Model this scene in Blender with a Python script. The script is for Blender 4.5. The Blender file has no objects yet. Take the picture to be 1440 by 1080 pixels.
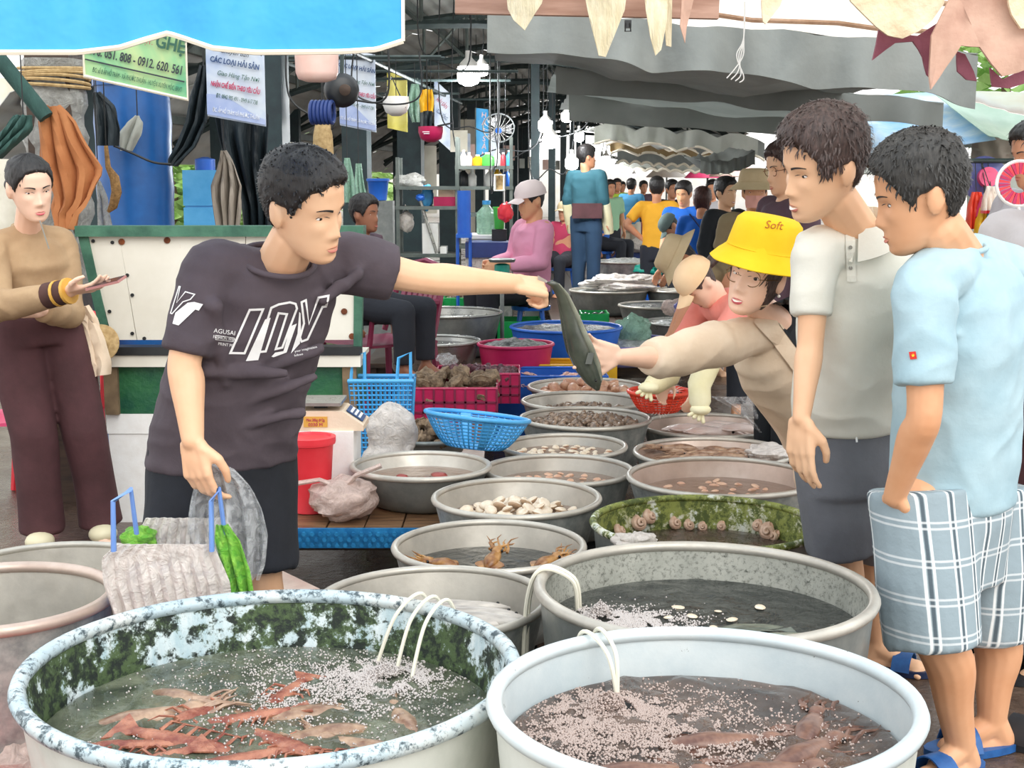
import bpy, bmesh, math, random
import numpy as np
from mathutils import Vector, Matrix, Euler, noise
from mathutils.bvhtree import BVHTree
random.seed(7)
V = Vector
sc = bpy.context.scene
col = sc.collection
# ------------------------------------------------------------ camera
FPX, UC, VC, VH, CAMH = 1950.0, 720.0, 540.0, 255.0, 1.5
PIT = math.atan((VC - VH) / FPX)
cam = bpy.data.cameras.new('camera'); cam.sensor_width = 36; cam.lens = FPX / 1440 * 36
cam.clip_start = .05; cam.clip_end = 400
co = bpy.data.objects.new('camera', cam); col.objects.link(co)
co.location = (0, 0, CAMH); co.rotation_euler = (math.pi / 2 - PIT, 0, 0)
sc.camera = co
# ------------------------------------------------------------ world, sun, exposure
w = bpy.data.worlds.new('world'); sc.world = w; w.use_nodes = True
nt = w.node_tree; bg = nt.nodes['Background']
tcw = nt.nodes.new('ShaderNodeTexCoord'); sep = nt.nodes.new('ShaderNodeSeparateXYZ')
rmp = nt.nodes.new('ShaderNodeValToRGB')
nt.links.new(tcw.outputs['Generated'], sep.inputs[0]); nt.links.new(sep.outputs['Z'], rmp.inputs[0])
rmp.color_ramp.elements[0].color = (1, .985, .96, 1); rmp.color_ramp.elements[1].color = (.80, .91, 1, 1)
nt.links.new(rmp.outputs[0], bg.inputs[0]); bg.inputs[1].default_value = 1.5
sd = bpy.data.lights.new('sun', 'SUN'); sd.energy = 1.55; sd.angle = math.radians(50); sd.color = (1, .96, .9)
so = bpy.data.objects.new('sun', sd); col.objects.link(so)
so.rotation_euler = (math.radians(48), math.radians(8), math.radians(18))
sc.view_settings.view_transform = 'Standard'; sc.view_settings.look = 'None'
sc.view_settings.exposure = 0.26; sc.view_settings.gamma = 1.0
sc.view_settings.use_curve_mapping = False

# ------------------------------------------------------------ pixel helpers
CP, SP = math.cos(PIT), math.sin(PIT)
def ray(u, v):
    xc, yc = (u - UC) / FPX, (VC - v) / FPX
    return V((xc, CP + yc * SP, -SP + yc * CP))
def P(u, v, Y):
    d = ray(u, v); return V((0, 0, CAMH)) + d * (Y / d.y)
def PZ(u, v, z):
    d = ray(u, v); return V((0, 0, CAMH)) + d * ((z - CAMH) / d.z)
def ppm(Y): return FPX / Y
def lerp(a, b, t): return a + (b - a) * t
def sstep(a, b, x):
    t = min(1, max(0, (x - a) / (b - a))); return t * t * (3 - 2 * t)
def interp(tab, x):
    if x <= tab[0][0]: return tab[0][1]
    for (a, p), (b, q) in zip(tab, tab[1:]):
        if x <= b: return lerp(p, q, (x - a) / (b - a))
    return tab[-1][1]
def U(a, b): return random.uniform(a, b)

# ------------------------------------------------------------ materials
def lin(h):
    h = h.lstrip('#'); c = [int(h[i:i + 2], 16) / 255 for i in (0, 2, 4)]
    return tuple(x / 12.92 if x <= .04045 else ((x + .055) / 1.055) ** 2.4 for x in c) + (1,)
MATS = {}
class NT:
    def __init__(s, m): s.t = m.node_tree; s.b = s.t.nodes['Principled BSDF']
    def n(s, kind, **kw):
        nd = s.t.nodes.new('ShaderNode' + kind)
        for k, val in kw.items():
            if k in nd.inputs: nd.inputs[k].default_value = val
            else: setattr(nd, k, val)
        return nd
    def l(s, a, b): s.t.links.new(a, b)
    def coord(s, scale=(1, 1, 1), rot=(0, 0, 0)):
        tc = s.n('TexCoord'); mp = s.n('Mapping'); mp.inputs['Scale'].default_value = scale; mp.inputs['Rotation'].default_value = rot
        s.l(tc.outputs['Object'], mp.inputs[0]); return mp.outputs[0]
    def noise(s, vec, scale, detail=4, rough=.6, dist=0):
        nd = s.n('TexNoise'); nd.inputs['Scale'].default_value = scale; nd.inputs['Detail'].default_value = detail
        nd.inputs['Roughness'].default_value = rough; nd.inputs['Distortion'].default_value = dist
        s.l(vec, nd.inputs['Vector']); return nd.outputs['Fac']
    def ramp(s, fac, stops):
        r = s.n('ValToRGB'); e = r.color_ramp.elements
        while len(e) < len(stops): e.new(.5)
        for i, (p, c) in enumerate(stops): e[i].position = p; e[i].color = lin(c) if isinstance(c, str) else (c, c, c, 1)
        s.l(fac, r.inputs[0]); return r.outputs[0]
    def mix(s, fac, a, b, mode='MIX'):
        m = s.n('Mix'); m.data_type = 'RGBA'; m.blend_type = mode
        for sock, x in ((m.inputs[0], fac), (m.inputs[6], a), (m.inputs[7], b)):
            if isinstance(x, (int, float)): sock.default_value = x
            elif isinstance(x, str): sock.default_value = lin(x)
            else: s.l(x, sock)
        return m.outputs[2]
    def bump(s, h, strength=.3, dist=.01):
        b = s.n('Bump'); b.inputs['Strength'].default_value = strength; b.inputs['Distance'].default_value = dist
        s.l(h, b.inputs['Height']); s.l(b.outputs[0], s.b.inputs['Normal'])
def newmat(name):
    m = bpy.data.materials.new(name); m.use_nodes = True; MATS[name] = m; return m, NT(m)
def mat(name, c='#808080', c2=None, sc_=8, lo=.35, hi=.65, rough=.6, metal=0, bump=0, bsc=None, bdist=.01, alpha=1, emit=0, trans=0, stretch=(1, 1, 1), spec=None, detail=4):
    """plain procedural material: noise between two colours, optional bump"""
    if name in MATS: return MATS[name]
    m, t = newmat(name); b = t.b
    b.inputs['Roughness'].default_value = rough; b.inputs['Metallic'].default_value = metal
    b.inputs['Base Color'].default_value = lin(c)
    if spec is not None: b.inputs['Specular IOR Level'].default_value = spec
    if c2 or bump: vec = t.coord(stretch)
    if c2: t.l(t.ramp(t.noise(vec, sc_, detail), [(lo, c), (hi, c2)]), b.inputs['Base Color'])
    if bump: t.bump(t.noise(vec, bsc or sc_ * 3, 5), bump, bdist)
    if alpha < 1: b.inputs['Alpha'].default_value = alpha
    if trans: b.inputs['Transmission Weight'].default_value = trans
    if emit: b.inputs['Emission Color'].default_value = lin(c); b.inputs['Emission Strength'].default_value = emit
    return m

# ------------------------------------------------------------ mesh builder
def frame(d, up=V((0, 0, 1))):
    d = d.normalized()
    if abs(d.dot(up)) > .98: up = V((1, 0, 0))
    x = d.cross(up).normalized(); return x, x.cross(d).normalized()
class MB:
    def __init__(s): s.v = []; s.f = []; s.m = []; s.cm = 0
    def add(s, vs, fs, M=None):
        o = len(s.v); s.v += [(M @ V(p)) if M is not None else V(p) for p in vs]
        s.f += [tuple(i + o for i in f) for f in fs]; s.m += [s.cm] * len(fs); return s
    def box(s, c, size, R=None, taper=1, M=None):
        x, y, z = [k / 2 for k in size]; R = R or Matrix.Identity(3); c = V(c); t = taper
        vs = [c + R @ V(p) for p in ((-x * t, -y * t, -z), (x * t, -y * t, -z), (x * t, y * t, -z), (-x * t, y * t, -z), (-x, -y, z), (x, -y, z), (x, y, z), (-x, y, z))]
        return s.add(vs, [(3, 2, 1, 0), (4, 5, 6, 7), (0, 1, 5, 4), (1, 2, 6, 5), (2, 3, 7, 6), (3, 0, 4, 7)], M)
    def loft(s, rings, caps=True, M=None, closed=False):
        n = len(rings[0]); vs = [p for r in rings for p in r]; fs = []
        K = len(rings)
        for k in range(K if closed else K - 1):
            a, b = k * n, ((k + 1) % K) * n
            fs += [(a + i, a + (i + 1) % n, b + (i + 1) % n, b + i) for i in range(n)]
        if caps and not closed: fs += [tuple(range(n - 1, -1, -1)), tuple((K - 1) * n + i for i in range(n))]
        return s.add(vs, fs, M)
    def tube(s, pts, r, seg=8, closed=False, caps=True, flat=1, up=V((0, 0, 1))):
        pts = [V(p) for p in pts]; n = len(pts); rings = []; px = None
        for i, p in enumerate(pts):
            a = pts[(i - 1) % n] if closed else pts[max(0, i - 1)]; b = pts[(i + 1) % n] if closed else pts[min(n - 1, i + 1)]
            x, y = frame(b - a, up)
            if px is not None and (b - a).length > 1e-9:      # carry the frame along so the tube does not twist
                d = (b - a).normalized(); q = px - d * px.dot(d)
                if q.length > .2: x = q.normalized(); y = x.cross(d)
            px = x; ri = r[i] if isinstance(r, (list, tuple)) else r
            rings.append([p + x * ri * math.cos(t) + y * ri * flat * math.sin(t) for t in [2 * math.pi * k / seg for k in range(seg)]])
        return s.loft(rings, caps, closed=closed)
    def cyl(s, p0, p1, r0, r1=None, seg=12): return s.tube([p0, p1], [r0, r0 if r1 is None else r1], seg)
    def cap(s, p0, p1, r0, r1=None, seg=12):
        p0, p1 = V(p0), V(p1); r1 = r0 if r1 is None else r1; d = (p1 - p0)
        d = d.normalized() if d.length > 1e-6 else V((0, 0, 1)); pts, rs = [], []
        for k in (0.03, .3, .6, .85): a = (1 - k) * math.pi / 2; pts.append(p0 - d * r0 * math.sin(a)); rs.append(r0 * math.cos(a))
        pts.append(p0); rs.append(r0); pts.append(p1); rs.append(r1)
        for k in (.85, .6, .3, .03): a = (1 - k) * math.pi / 2; pts.append(p1 + d * r1 * math.sin(a)); rs.append(r1 * math.cos(a))
        x, y = frame(d); T = [2 * math.pi * k / seg for k in range(seg)]
        return s.loft([[p + x * r * math.cos(t) + y * r * math.sin(t) for t in T] for p, r in zip(pts, rs)])
    def ell(s, c, r, R=None, seg=14, rings=9, M=None):
        R = R or Matrix.Identity(3); c = V(c); rg = []
        if isinstance(r, (int, float)): r = (r, r, r)
        for k in range(rings + 1):
            a = -math.pi / 2 + math.pi * (k * .98 + .01 * rings) / rings
            rg.append([c + R @ V((r[0] * math.cos(a) * math.cos(t), r[1] * math.cos(a) * math.sin(t), r[2] * math.sin(a))) for t in [2 * math.pi * i / seg for i in range(seg)]])
        return s.loft(rg, M=M)
    def lathe(s, prof, c=(0, 0, 0), seg=48, closed=False, M=None, wob=None):
        c = V(c); rg = []
        for r, z in prof:
            rg.append([c + V(((r + (wob(t, z) if wob else 0)) * math.cos(t), (r + (wob(t, z) if wob else 0)) * math.sin(t), z)) for t in [2 * math.pi * i / seg for i in range(seg)]])
        return s.loft(rg, caps=not closed, closed=closed, M=M)
    def grid(s, fn, nu, nv, th=0, M=None):
        vs = [V(fn(i / nu, j / nv)) for j in range(nv + 1) for i in range(nu + 1)]
        q = lambda i, j: j * (nu + 1) + i
        fs = [(q(i, j), q(i + 1, j), q(i + 1, j + 1), q(i, j + 1)) for j in range(nv) for i in range(nu)]
        if th:
            N = len(vs); nrm = [V((0, 0, 0)) for _ in vs]
            for f in fs:
                k = (vs[f[1]] - vs[f[0]]).cross(vs[f[3]] - vs[f[0]])
                for i in f: nrm[i] += k
            vs += [p - (k.normalized() if k.length else V((0, 0, 1))) * th for p, k in zip(vs[:N], nrm)]
            fs2 = [tuple(i + N for i in reversed(f)) for f in fs]
            ring = [q(i, 0) for i in range(nu)] + [q(nu, j) for j in range(nv)] + [q(i, nv) for i in range(nu, 0, -1)] + [q(0, j) for j in range(nv, 0, -1)]
            fs = fs + fs2 + [(ring[(k + 1) % len(ring)], ring[k], ring[k] + N, ring[(k + 1) % len(ring)] + N) for k in range(len(ring))]
        return s.add(vs, fs, M)
    def prism(s, poly, y0, y1, M=None):
        """polygon in x,z extruded along y"""
        n = len(poly); vs = [V((x, y0, z)) for x, z in poly] + [V((x, y1, z)) for x, z in poly]
        return s.add(vs, [tuple(range(n)), tuple(range(2 * n - 1, n - 1, -1))] + [((i + 1) % n, i, i + n, (i + 1) % n + n) for i in range(n)], M)
    def mesh(s, name, off=V((0, 0, 0))):
        me = bpy.data.meshes.new(name)
        me.from_pydata([tuple(p - off) for p in s.v], [], s.f); return me
    def build(s, name, m, parent=None, loc=None, smooth=True, ms=None):
        off = V(loc) if loc is not None else V((0, 0, 0)); q = parent
        while q is not None: off = off + q.location; q = q.parent
        me = s.mesh(name, off)
        if s.m and max(s.m): me.polygons.foreach_set('material_index', s.m)
        return link(name, me, m, parent, loc, smooth, ms)
def fixn(me):
    bm = bmesh.new(); bm.from_mesh(me); bmesh.ops.recalc_face_normals(bm, faces=bm.faces); bm.to_mesh(me); bm.free()
def link(name, me, m, parent=None, loc=None, smooth=True, ms=None, fix=True):
    if fix: fixn(me)
    o = bpy.data.objects.new(name, me); col.objects.link(o)
    for k in (ms or [m]): me.materials.append(MATS[k] if isinstance(k, str) else k)
    if smooth:
        me.polygons.foreach_set('use_smooth', [True] * len(me.polygons))
        if smooth == True:
            try: me.set_sharp_from_angle(angle=math.radians(50))
            except Exception: pass
    o.parent = parent
    if loc is not None: o.location = loc
    return o
def tag(o, label=None, cat=None, group=None, kind=None):
    if label: o['label'] = label
    if cat: o['category'] = cat
    if group: o['group'] = group
    if kind: o['kind'] = kind
    return o
def thing(name, label, cat, loc=(0, 0, 0), group=None):
    o = bpy.data.objects.new(name, None); col.objects.link(o); o.location = V(loc); o.empty_display_size = .05
    return tag(o, label, cat, group)
def struct(name, mb, m, loc=None, smooth=True): return tag(mb.build(name, m, None, loc, smooth), kind='structure')
def dup(root, loc, rot=(0, 0, 0), scale=1, label=None, group=None):
    r = root.copy(); col.objects.link(r); r.location = loc; r.rotation_euler = rot
    r.scale = (scale,) * 3 if isinstance(scale, (int, float)) else scale
    if label: r['label'] = label
    if group: r['group'] = group
    for ch in list(root.children):
        c = ch.copy(); col.objects.link(c); c.parent = r
        for g in list(ch.children):
            d = g.copy(); col.objects.link(d); d.parent = c
    return r
_tmp = bpy.data.scenes.new('scratch')
def remesh(mb, voxel=.008, smooth=4, fac=.5):
    """continuous skin over overlapping closed shapes"""
    me = mb.mesh('t'); fixn(me)
    o = bpy.data.objects.new('t', me); _tmp.collection.objects.link(o)
    r = o.modifiers.new('r', 'REMESH'); r.mode = 'VOXEL'; r.voxel_size = voxel; r.use_smooth_shade = True
    if smooth: k = o.modifiers.new('s', 'SMOOTH'); k.iterations = smooth; k.factor = fac
    vl = _tmp.view_layers[0]; vl.update(); dg = vl.depsgraph
    out = bpy.data.meshes.new_from_object(o.evaluated_get(dg), depsgraph=dg)
    bpy.data.objects.remove(o); bpy.data.meshes.remove(me); return out
def shift(me, off):
    me.transform(Matrix.Translation(-off)); return me
def text_mesh(body, size, extrude=.0008, shear=0, bold=0, align='CENTER', outline=0):
    cu = bpy.data.curves.new('t', 'FONT'); cu.body = body; cu.size = size; cu.extrude = extrude; cu.shear = shear; cu.offset = bold
    cu.align_x = align; cu.align_y = 'CENTER'; cu.resolution_u = 3
    o = bpy.data.objects.new('t', cu); _tmp.collection.objects.link(o)
    vl = _tmp.view_layers[0]; vl.update(); dg = vl.depsgraph
    me = bpy.data.meshes.new_from_object(o.evaluated_get(dg), depsgraph=dg)
    bpy.data.objects.remove(o); return me
def text_on(name, body, size, m, M, parent, shear=0, bold=0, align='CENTER', sx=1):
    """flat lettering; M maps text x,y,z to world"""
    me = text_mesh(body, size, .0008, shear, bold, align)
    off = V((0, 0, 0)); q = parent
    while q is not None: off = off + q.location; q = q.parent
    me.transform(Matrix.Translation(-off) @ M @ Matrix.Diagonal((sx, 1, 1, 1)))
    return link(name, me, m, parent, smooth=False, fix=False)
def basis(o, x, y):
    x = V(x).normalized(); z = x.cross(V(y)).normalized(); y = z.cross(x)
    M = Matrix((x, y, z)).transposed().to_4x4(); M.translation = o; return M
# ------------------------------------------------------------ market axis frame
DA = V((math.sin(math.atan(160 / FPX)), math.cos(math.atan(160 / FPX)), 0)); RA = V((DA.y, -DA.x, 0))
def A(x, s, z=0): return RA * x + DA * s + V((0, 0, z))
RAZ = Matrix.Rotation(-math.atan(160 / FPX), 3, 'Z')
# ------------------------------------------------------------ floor
m, t = newmat('wet_floor'); c = t.coord()
n1 = t.noise(c, 1.6, 6, .6); n2 = t.noise(c, 26, 6, .7)
t.l(t.mix(t.ramp(n2, [(.35, 0.0), (.65, 1.0)]), t.ramp(n1, [(.3, '#3b302a'), (.55, '#6b5546'), (.75, '#8a7668')]), '#4a3a30'), t.b.inputs['Base Color'])
t.l(t.ramp(n1, [(.44, .05), (.60, .32)]), t.b.inputs['Roughness']); t.bump(n2, .8, .012)
fl = MB(); fl.grid(lambda a, b: (-14 + 28 * a, -1 + 75 * b, 0), 8, 16, .1)
struct('floor', fl, 'wet_floor')
# ------------------------------------------------------------ steel hall: columns, trusses, roof
mat('steel_dark', '#2f3b3c', '#46524f', 6, rough=.55, metal=.2)
mat('steel_grey', '#4e5754', '#6b726c', 6, rough=.5, metal=.2)
mat('post_paint', '#16262b', '#243a3c', 5, rough=.5, bump=.1)
def roofz(x): return 3.2 - .12 * (x + 1.46) ** 2
m, t = newmat('corrugated'); c = t.coord()
t.l(t.ramp(t.noise(c, 1.3, 5), [(.3, '#a9aaa4'), (.7, '#d3d2ca')]), t.b.inputs['Base Color']); t.b.inputs['Roughness'].default_value = .5; t.b.inputs['Metallic'].default_value = .2
rf = MB()
NX = 160
xs = [-5.2 + 6.9 * i / NX for i in range(NX + 1)]
K = [10.3 + 3.2 * i for i in range(13)]
roof = tag(thing('hall_roof', 'grey corrugated metal roof curving over the hall trusses', 'roof', A(-1.46, 20, 3)), kind='structure')
for a, b in zip(K, K[1:]):
    g = MB()
    def fn(u, v, a=a, b=b):
        x = -5.2 + 6.9 * u; return A(x, lerp(a, b + .1, v), roofz(x) + .16 + .018 * math.sin(u * NX * math.pi / 2) + .02 * v)
    g.grid(fn, NX, 1, .006); g.build('roof_sheet', 'corrugated', roof)
for k, x in enumerate((-4.6, -3.8, -3.0, -2.2, -1.46, -.7, .1, .9)):
    g = MB(); g.box(A(x, 30, roofz(x) + .1), (.06, 39, .08), RAZ); g.build('purlin', 'steel_grey', roof)
def truss(s):
    T = tag(thing('roof_truss', 'arched steel lattice truss under the hall roof', 'truss', A(-1.46, s, 3), 'arched roof trusses'), kind='structure')
    n = 14; X = [-4.9 + 6.4 * i / n for i in range(n + 1)]
    g = MB(); g.tube([A(x, s, roofz(x) + .04) for x in X], .038, 4); g.build('top_chord', 'steel_dark', T, smooth=False)
    low = lambda x: 2.78 - .075 * (x + 1.46) ** 2
    g = MB(); g.tube([A(x, s, low(x)) for x in X], .036, 4); g.build('bottom_chord', 'steel_dark', T, smooth=False)
    for i, x in enumerate(X[1:-1]):
        g = MB(); g.cyl(A(x, s, low(x)), A(x, s, roofz(x) + .04), .017, seg=4); g.build('web_post', 'steel_grey', T, smooth=False)
        g = MB(); x2 = X[i + 2] if i % 2 else X[i]
        g.cyl(A(x, s, low(x)), A(x2, s, roofz(x2) + .04), .017, seg=4); g.build('web_diagonal', 'steel_grey', T, smooth=False)
for i in range(9): truss(11.6 + 3.3 * i)
def column(x, s, w_=.2, top=2.75):
    T = tag(thing('hall_column', 'dark green painted square steel column of the hall', 'column', A(x, s, 0), 'columns of the hall'), kind='structure')
    g = MB(); g.box(A(x, s, top / 2), (w_, w_, top), RAZ); g.build('shaft', 'post_paint', T, smooth=False)
    g = MB(); g.box(A(x, s, .06), (w_ + .12, w_ + .12, .12), RAZ); g.build('base_plate', 'steel_grey', T, smooth=False)
    return T
for s in (9.2, 12.2, 15.3, 18.7, 22, 25.4, 28.8, 32.2): column(-2.37, s, .26 if s > 14 else .22)
for s in (15.3, 18.7, 22, 25.4, 28.8, 32.2): column(-1.0, s, .09)
for s in (11, 14.5, 18, 22, 26): column(-4.3, s, .12)
# back wall panels on the left side of the hall
mat('cream_panel', '#cfc8b4', '#e6e0d0', 3, rough=.8, bump=.1)
mat('brick_red', '#8d6a5a', '#a98a78', 9, rough=.9)
def panel(u0, u1, v0, v1, Y, name='wall_panel', m='cream_panel', th=.05):
    a, b, c_, d = P(u0, v0, Y), P(u1, v0, Y), P(u1, v1, Y), P(u0, v1, Y); g = MB()
    g.box((a + c_) / 2, (abs(b.x - a.x), th, abs(a.z - d.z))); return struct(name, g, m, smooth=False)
panel(374, 404, 165, 330, 9.6, 'wall_left', th=.3); panel(592, 614, 205, 300, 16.2, 'wall_inner'); panel(-200, 40, 110, 700, 12.5, 'wall_far_left')
panel(648, 668, 168, 330, 20, 'wall_back'); panel(402, 414, 200, 330, 13, 'wall_side')
# ------------------------------------------------------------ awnings
def cloth_mat(name, c, c2, sc_=2.5, rough=.7, tl=.35, bump=.25):
    m, t = newmat(name); v = t.coord()
    cc = t.ramp(t.noise(v, sc_, 6, .6, .4), [(.3, c), (.7, c2)]); t.l(cc, t.b.inputs['Base Color']); t.b.inputs['Roughness'].default_value = rough
    t.bump(t.noise(v, sc_ * 3, 4), bump, .03)
    tr = t.n('BsdfTranslucent'); t.l(cc, tr.inputs[0]); mx = t.n('MixShader'); mx.inputs[0].default_value = tl
    out = t.t.nodes['Material Output']; t.l(t.b.outputs[0], mx.inputs[1]); t.l(tr.outputs[0], mx.inputs[2]); t.l(mx.outputs[0], out.inputs[0]); return m
cloth_mat('tarp_grey', '#8f9491', '#a9ada9', 2.5, .7, .35, .3); cloth_mat('tarp_dark', '#a3a7a3', '#b5b8b4', tl=.7); cloth_mat('tarp_blue', '#3fb2ee', '#5cc4f6', 1.6, .55, .3, .5)
cloth_mat('tarp_pale', '#aeb1a8', '#c9cbc2', tl=.3); cloth_mat('tarp_tan', '#a58b62', '#c0a87c', tl=.3); cloth_mat('canvas_white', '#fbf4ea', '#ffffff', 2, .8, .85)
cloth_mat('tarp_sky', '#7fc0ea', '#f2f6f8', 3.2, .7, .4); cloth_mat('tarp_green', '#a9c4b2', '#cfdfd2', 2, .7, .4); cloth_mat('tarp_brown', '#8a7d70', '#a3968a', 2, .7, .25)
mat('piping', '#efe6d2', rough=.7)
def wav(x, k=0): return noise.noise(V((x * 1.7, k * 3.1, 0)))
# blue awning at the top left, close by
aw = thing('blue_awning', 'bright blue tarpaulin awning with cream piped hem above the stall', 'awning', P(280, 60, 2.85))
HEM = [(-160, 78), (0, 74), (110, 74), (170, 67), (205, 56), (237, 47), (262, 55), (300, 68), (360, 74), (480, 73), (530, 70), (567, 58)]
def hem(u): return interp(HEM, u)
def blue(a, b):
    u = lerp(-160, 567, a); bulge = .015 * math.sin(a * 19 + b) * b + .05 * wav(a * 5, 1)
    q = P(u, hem(u), 2.85 + bulge); return q + V((0, lerp(0, .35, b) - .10 * math.sin(b * math.pi), .62 * b))
g = MB(); g.grid(blue, 90, 14, .004); g.build('canopy', 'tarp_blue', aw)
g = MB(); g.tube([blue(a / 90, 0) + V((0, -.004, 0)) for a in range(91)], .006, 6); g.build('hem_piping', 'piping', aw)
g = MB(); g.tube([blue(1, b / 14) for b in range(15)], .004, 6); g.build('side_piping', 'piping', aw)
# scalloped valances over the aisle on the right
def valance(label, m, pts, Y, drop, nsc, amp, run, rise, name='tarpaulin_awning', Y2=None, pipe=True, folds=.03, ring=1):
    """pts = (u0,v0,u1,v1) of the lower edge; the cloth hangs `drop` below its canopy, which runs back by `run`"""
    u0, v0, u1, v1 = pts; Y2 = Y2 or Y; T = thing(name, label, 'awning', P((u0 + u1) / 2, (v0 + v1) / 2, Y), 'awnings over the aisle')
    def low(a):
        q = P(lerp(u0, u1, a), lerp(v0, v1, a), lerp(Y, Y2, a))
        return q + V((0, folds * wav(a * 8, Y), abs(math.sin(a * nsc * math.pi)) * amp * ring + .02 * wav(a * 5, Y + 4)))
    def val(a, b): q = low(a); return q + V((0, folds * .6 * math.sin(a * 40) * (1 - b) + .02 * b, drop * b))
    g = MB(); g.grid(val, 80, 5, .004); g.build('valance', m, T)
    def can(a, b):
        q = low(a) + V((0, .02, drop)); return q + V((0, run * b, rise * b - .12 * math.sin(b * math.pi) * math.sin(a * math.pi) + .03 * wav(a * 6 + b * 4, Y + 9)))
    g = MB(); g.grid(can, 40, 12, .004); g.build('canopy', m, T)
    if pipe: g = MB(); g.tube([low(a / 80) for a in range(81)], .006 * Y / 6, 6); g.build('hem_piping', 'piping', T)
    return T
valance('wide grey tarpaulin with a deep creased front over the aisle', 'tarp_grey', (686, 74, 1376, 152), 5.4, .20, 3, .03, 2.6, -.02, pipe=False, folds=.06)
valance('dark grey tarpaulin hanging behind the wide grey one', 'tarp_dark', (782, 131, 1330, 182), 7.6, .14, 1, .02, 2.0, .0, pipe=False, folds=.05)
valance('dark tarpaulin sheet sagging low over the aisle', 'tarp_dark', (800, 170, 1420, 212), 9.6, .20, 1, .0, 2.0, -.02, pipe=False, folds=.05)
valance('pale grey scalloped awning edged with white piping', 'tarp_pale', (836, 203, 1066, 222), 12.5, .15, 4, .05, 2.6, .05)
valance('olive scalloped awning behind the pale grey one', 'tarp_dark', (852, 203, 1075, 226), 15, .18, 5, .05, 2.5, .05)
valance('tan scalloped awning further down the aisle', 'tarp_tan', (858, 216, 1015, 228), 18, .16, 4, .06, 3, .1)
valance('grey awning with a ribbed edge near the far end', 'tarp_grey', (868, 230, 1020, 240), 22, .26, 9, .05, 3, .1)
valance('pale awning at the far end of the aisle', 'tarp_pale', (872, 238, 1030, 246), 28, .2, 9, .05, 4, .1)
valance('dark purple awning corner poking over the crowd', 'tarp_dark', (985, 243, 1062, 232), 11, .10, 1, -.03, 1.2, .06, pipe=False)
# bright white canvas over the goods on the right
T = thing('white_canopy', 'glaring white canvas canopy over the dried seafood rack', 'awning', P(1050, 40, 4.4))
def wc(a, b):
    q = P(lerp(872, 1560, a), lerp(40, 92, a), 4.6); return q + V((0, -1.2 * b, .03 + .16 * b + .015 * wav(a * 6, b * 4)))
g = MB(); g.grid(wc, 30, 10, .003); g.build('canvas', 'canvas_white', T)
mat('rust_pole', '#a5836a', '#c8a58c', 20, rough=.6)
for b in (.15, .42, .7): g = MB(); g.tube([wc(a / 12, b) + V((0, 0, -.012)) for a in range(13)], .008, 6); g.build('pole', 'rust_pole', T)
# tarps of the stalls at the right
def sheet(name, label, m, quad, Y0, Y1, sag=.05, cat='tarpaulin', nu=24, nv=10, th=.004, rip=.02):
    """quad: four pixels (top-left, top-right, bottom-right, bottom-left); top at Y1, bottom at Y0"""
    a, b, c_, d = quad; pts = [P(*a, Y1), P(*b, Y1), P(*c_, Y0), P(*d, Y0)]
    def fn(u, v):
        q = lerp(lerp(pts[3], pts[2], u), lerp(pts[0], pts[1], u), v)
        return q + V((0, rip * math.sin(u * 23 + v * 3) * (1 - v * .6) + rip * wav(u * 5, v * 4), -sag * math.sin(u * math.pi) * math.sin(v * math.pi)))
    g = MB(); g.grid(fn, nu, nv, th); o = g.build(name, m, None, (pts[2] + pts[3]) / 2); return tag(o, label, cat)
sheet('tarpaulin', 'patchy sky blue and white tarpaulin over the stall behind the men', 'tarp_sky', ((1215, 135), (1330, 128), (1400, 196), (1205, 225)), 8.6, 10, .05)
sheet('tarpaulin', 'pale green tarpaulin draped over the toy stall', 'tarp_green', ((1310, 128), (1450, 150), (1450, 205), (1390, 190)), 8.4, 9.6, .04)
sheet('tarpaulin', 'white tarpaulin edge above the toy stall', 'canvas_white', ((1370, 128), (1460, 130), (1460, 168), (1360, 140)), 8, 9, .03)
sheet('tarpaulin', 'brown canvas flap hanging behind the hanging toys', 'tarp_brown', ((1368, 190), (1460, 200), (1460, 228), (1366, 232)), 9.2, 9.3, .02)
sheet('tarpaulin', 'light grey cloth wall of the toy stall', 'tarp_pale', ((1360, 228), (1520, 225), (1520, 420), (1360, 420)), 9.6, 9.8, .02)
# ------------------------------------------------------------ trees beyond the hall
mat('leaf_a', '#7fae4e', '#b5d488', 3, rough=.6); mat('leaf_b', '#9cc46c', '#cfe6a8', 3, rough=.6); mat('bark', '#8a7458', '#6b5843', 9, rough=.9)
def tree(label, c, R, trunk_z0, n, m, lw=.16):
    T = thing('tree', label, 'tree', V((c.x, c.y, 0)), 'trees beyond the hall')
    g = MB(); g.tube([V((c.x, c.y, trunk_z0)), V((c.x + .1, c.y, c.z * .5)), V((c.x - .05, c.y, c.z))], [.13, .1, .05], 8); g.build('trunk', 'bark', T)
    g = MB()
    for i in range(n):
        d = V((random.gauss(0, 1), random.gauss(0, 1), random.gauss(0, 1))).normalized() * (U(.2, 1) ** .4); q = c + V((d.x * R[0], d.y * R[1], d.z * R[2]))
        x, y = frame(V((U(-1, 1), U(-1, 1), U(-.6, 1)))); k = lw * U(.6, 1.3)
        g.add([q - x * k, q - y * k * .35, q + x * k, q + y * k * .35], [(0, 1, 2, 3)])
    tag(g.build('foliage', m, T, smooth=False), kind='stuff')
tree('light green leafy tree seen between the blue drum and black sheet', P(235, 200, 30), (2.0, 1.2, 2.4), 0, 1500, 'leaf_a', .26)
tree('pale green tree behind the blue water tank', P(312, 235, 33), (1.9, 1.2, 2.2), 0, 1300, 'leaf_b', .26)
tree('bright green tree seen past the black sheet', P(432, 225, 44), (1.5, 1, 2), 0, 900, 'leaf_b', .3)
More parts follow.
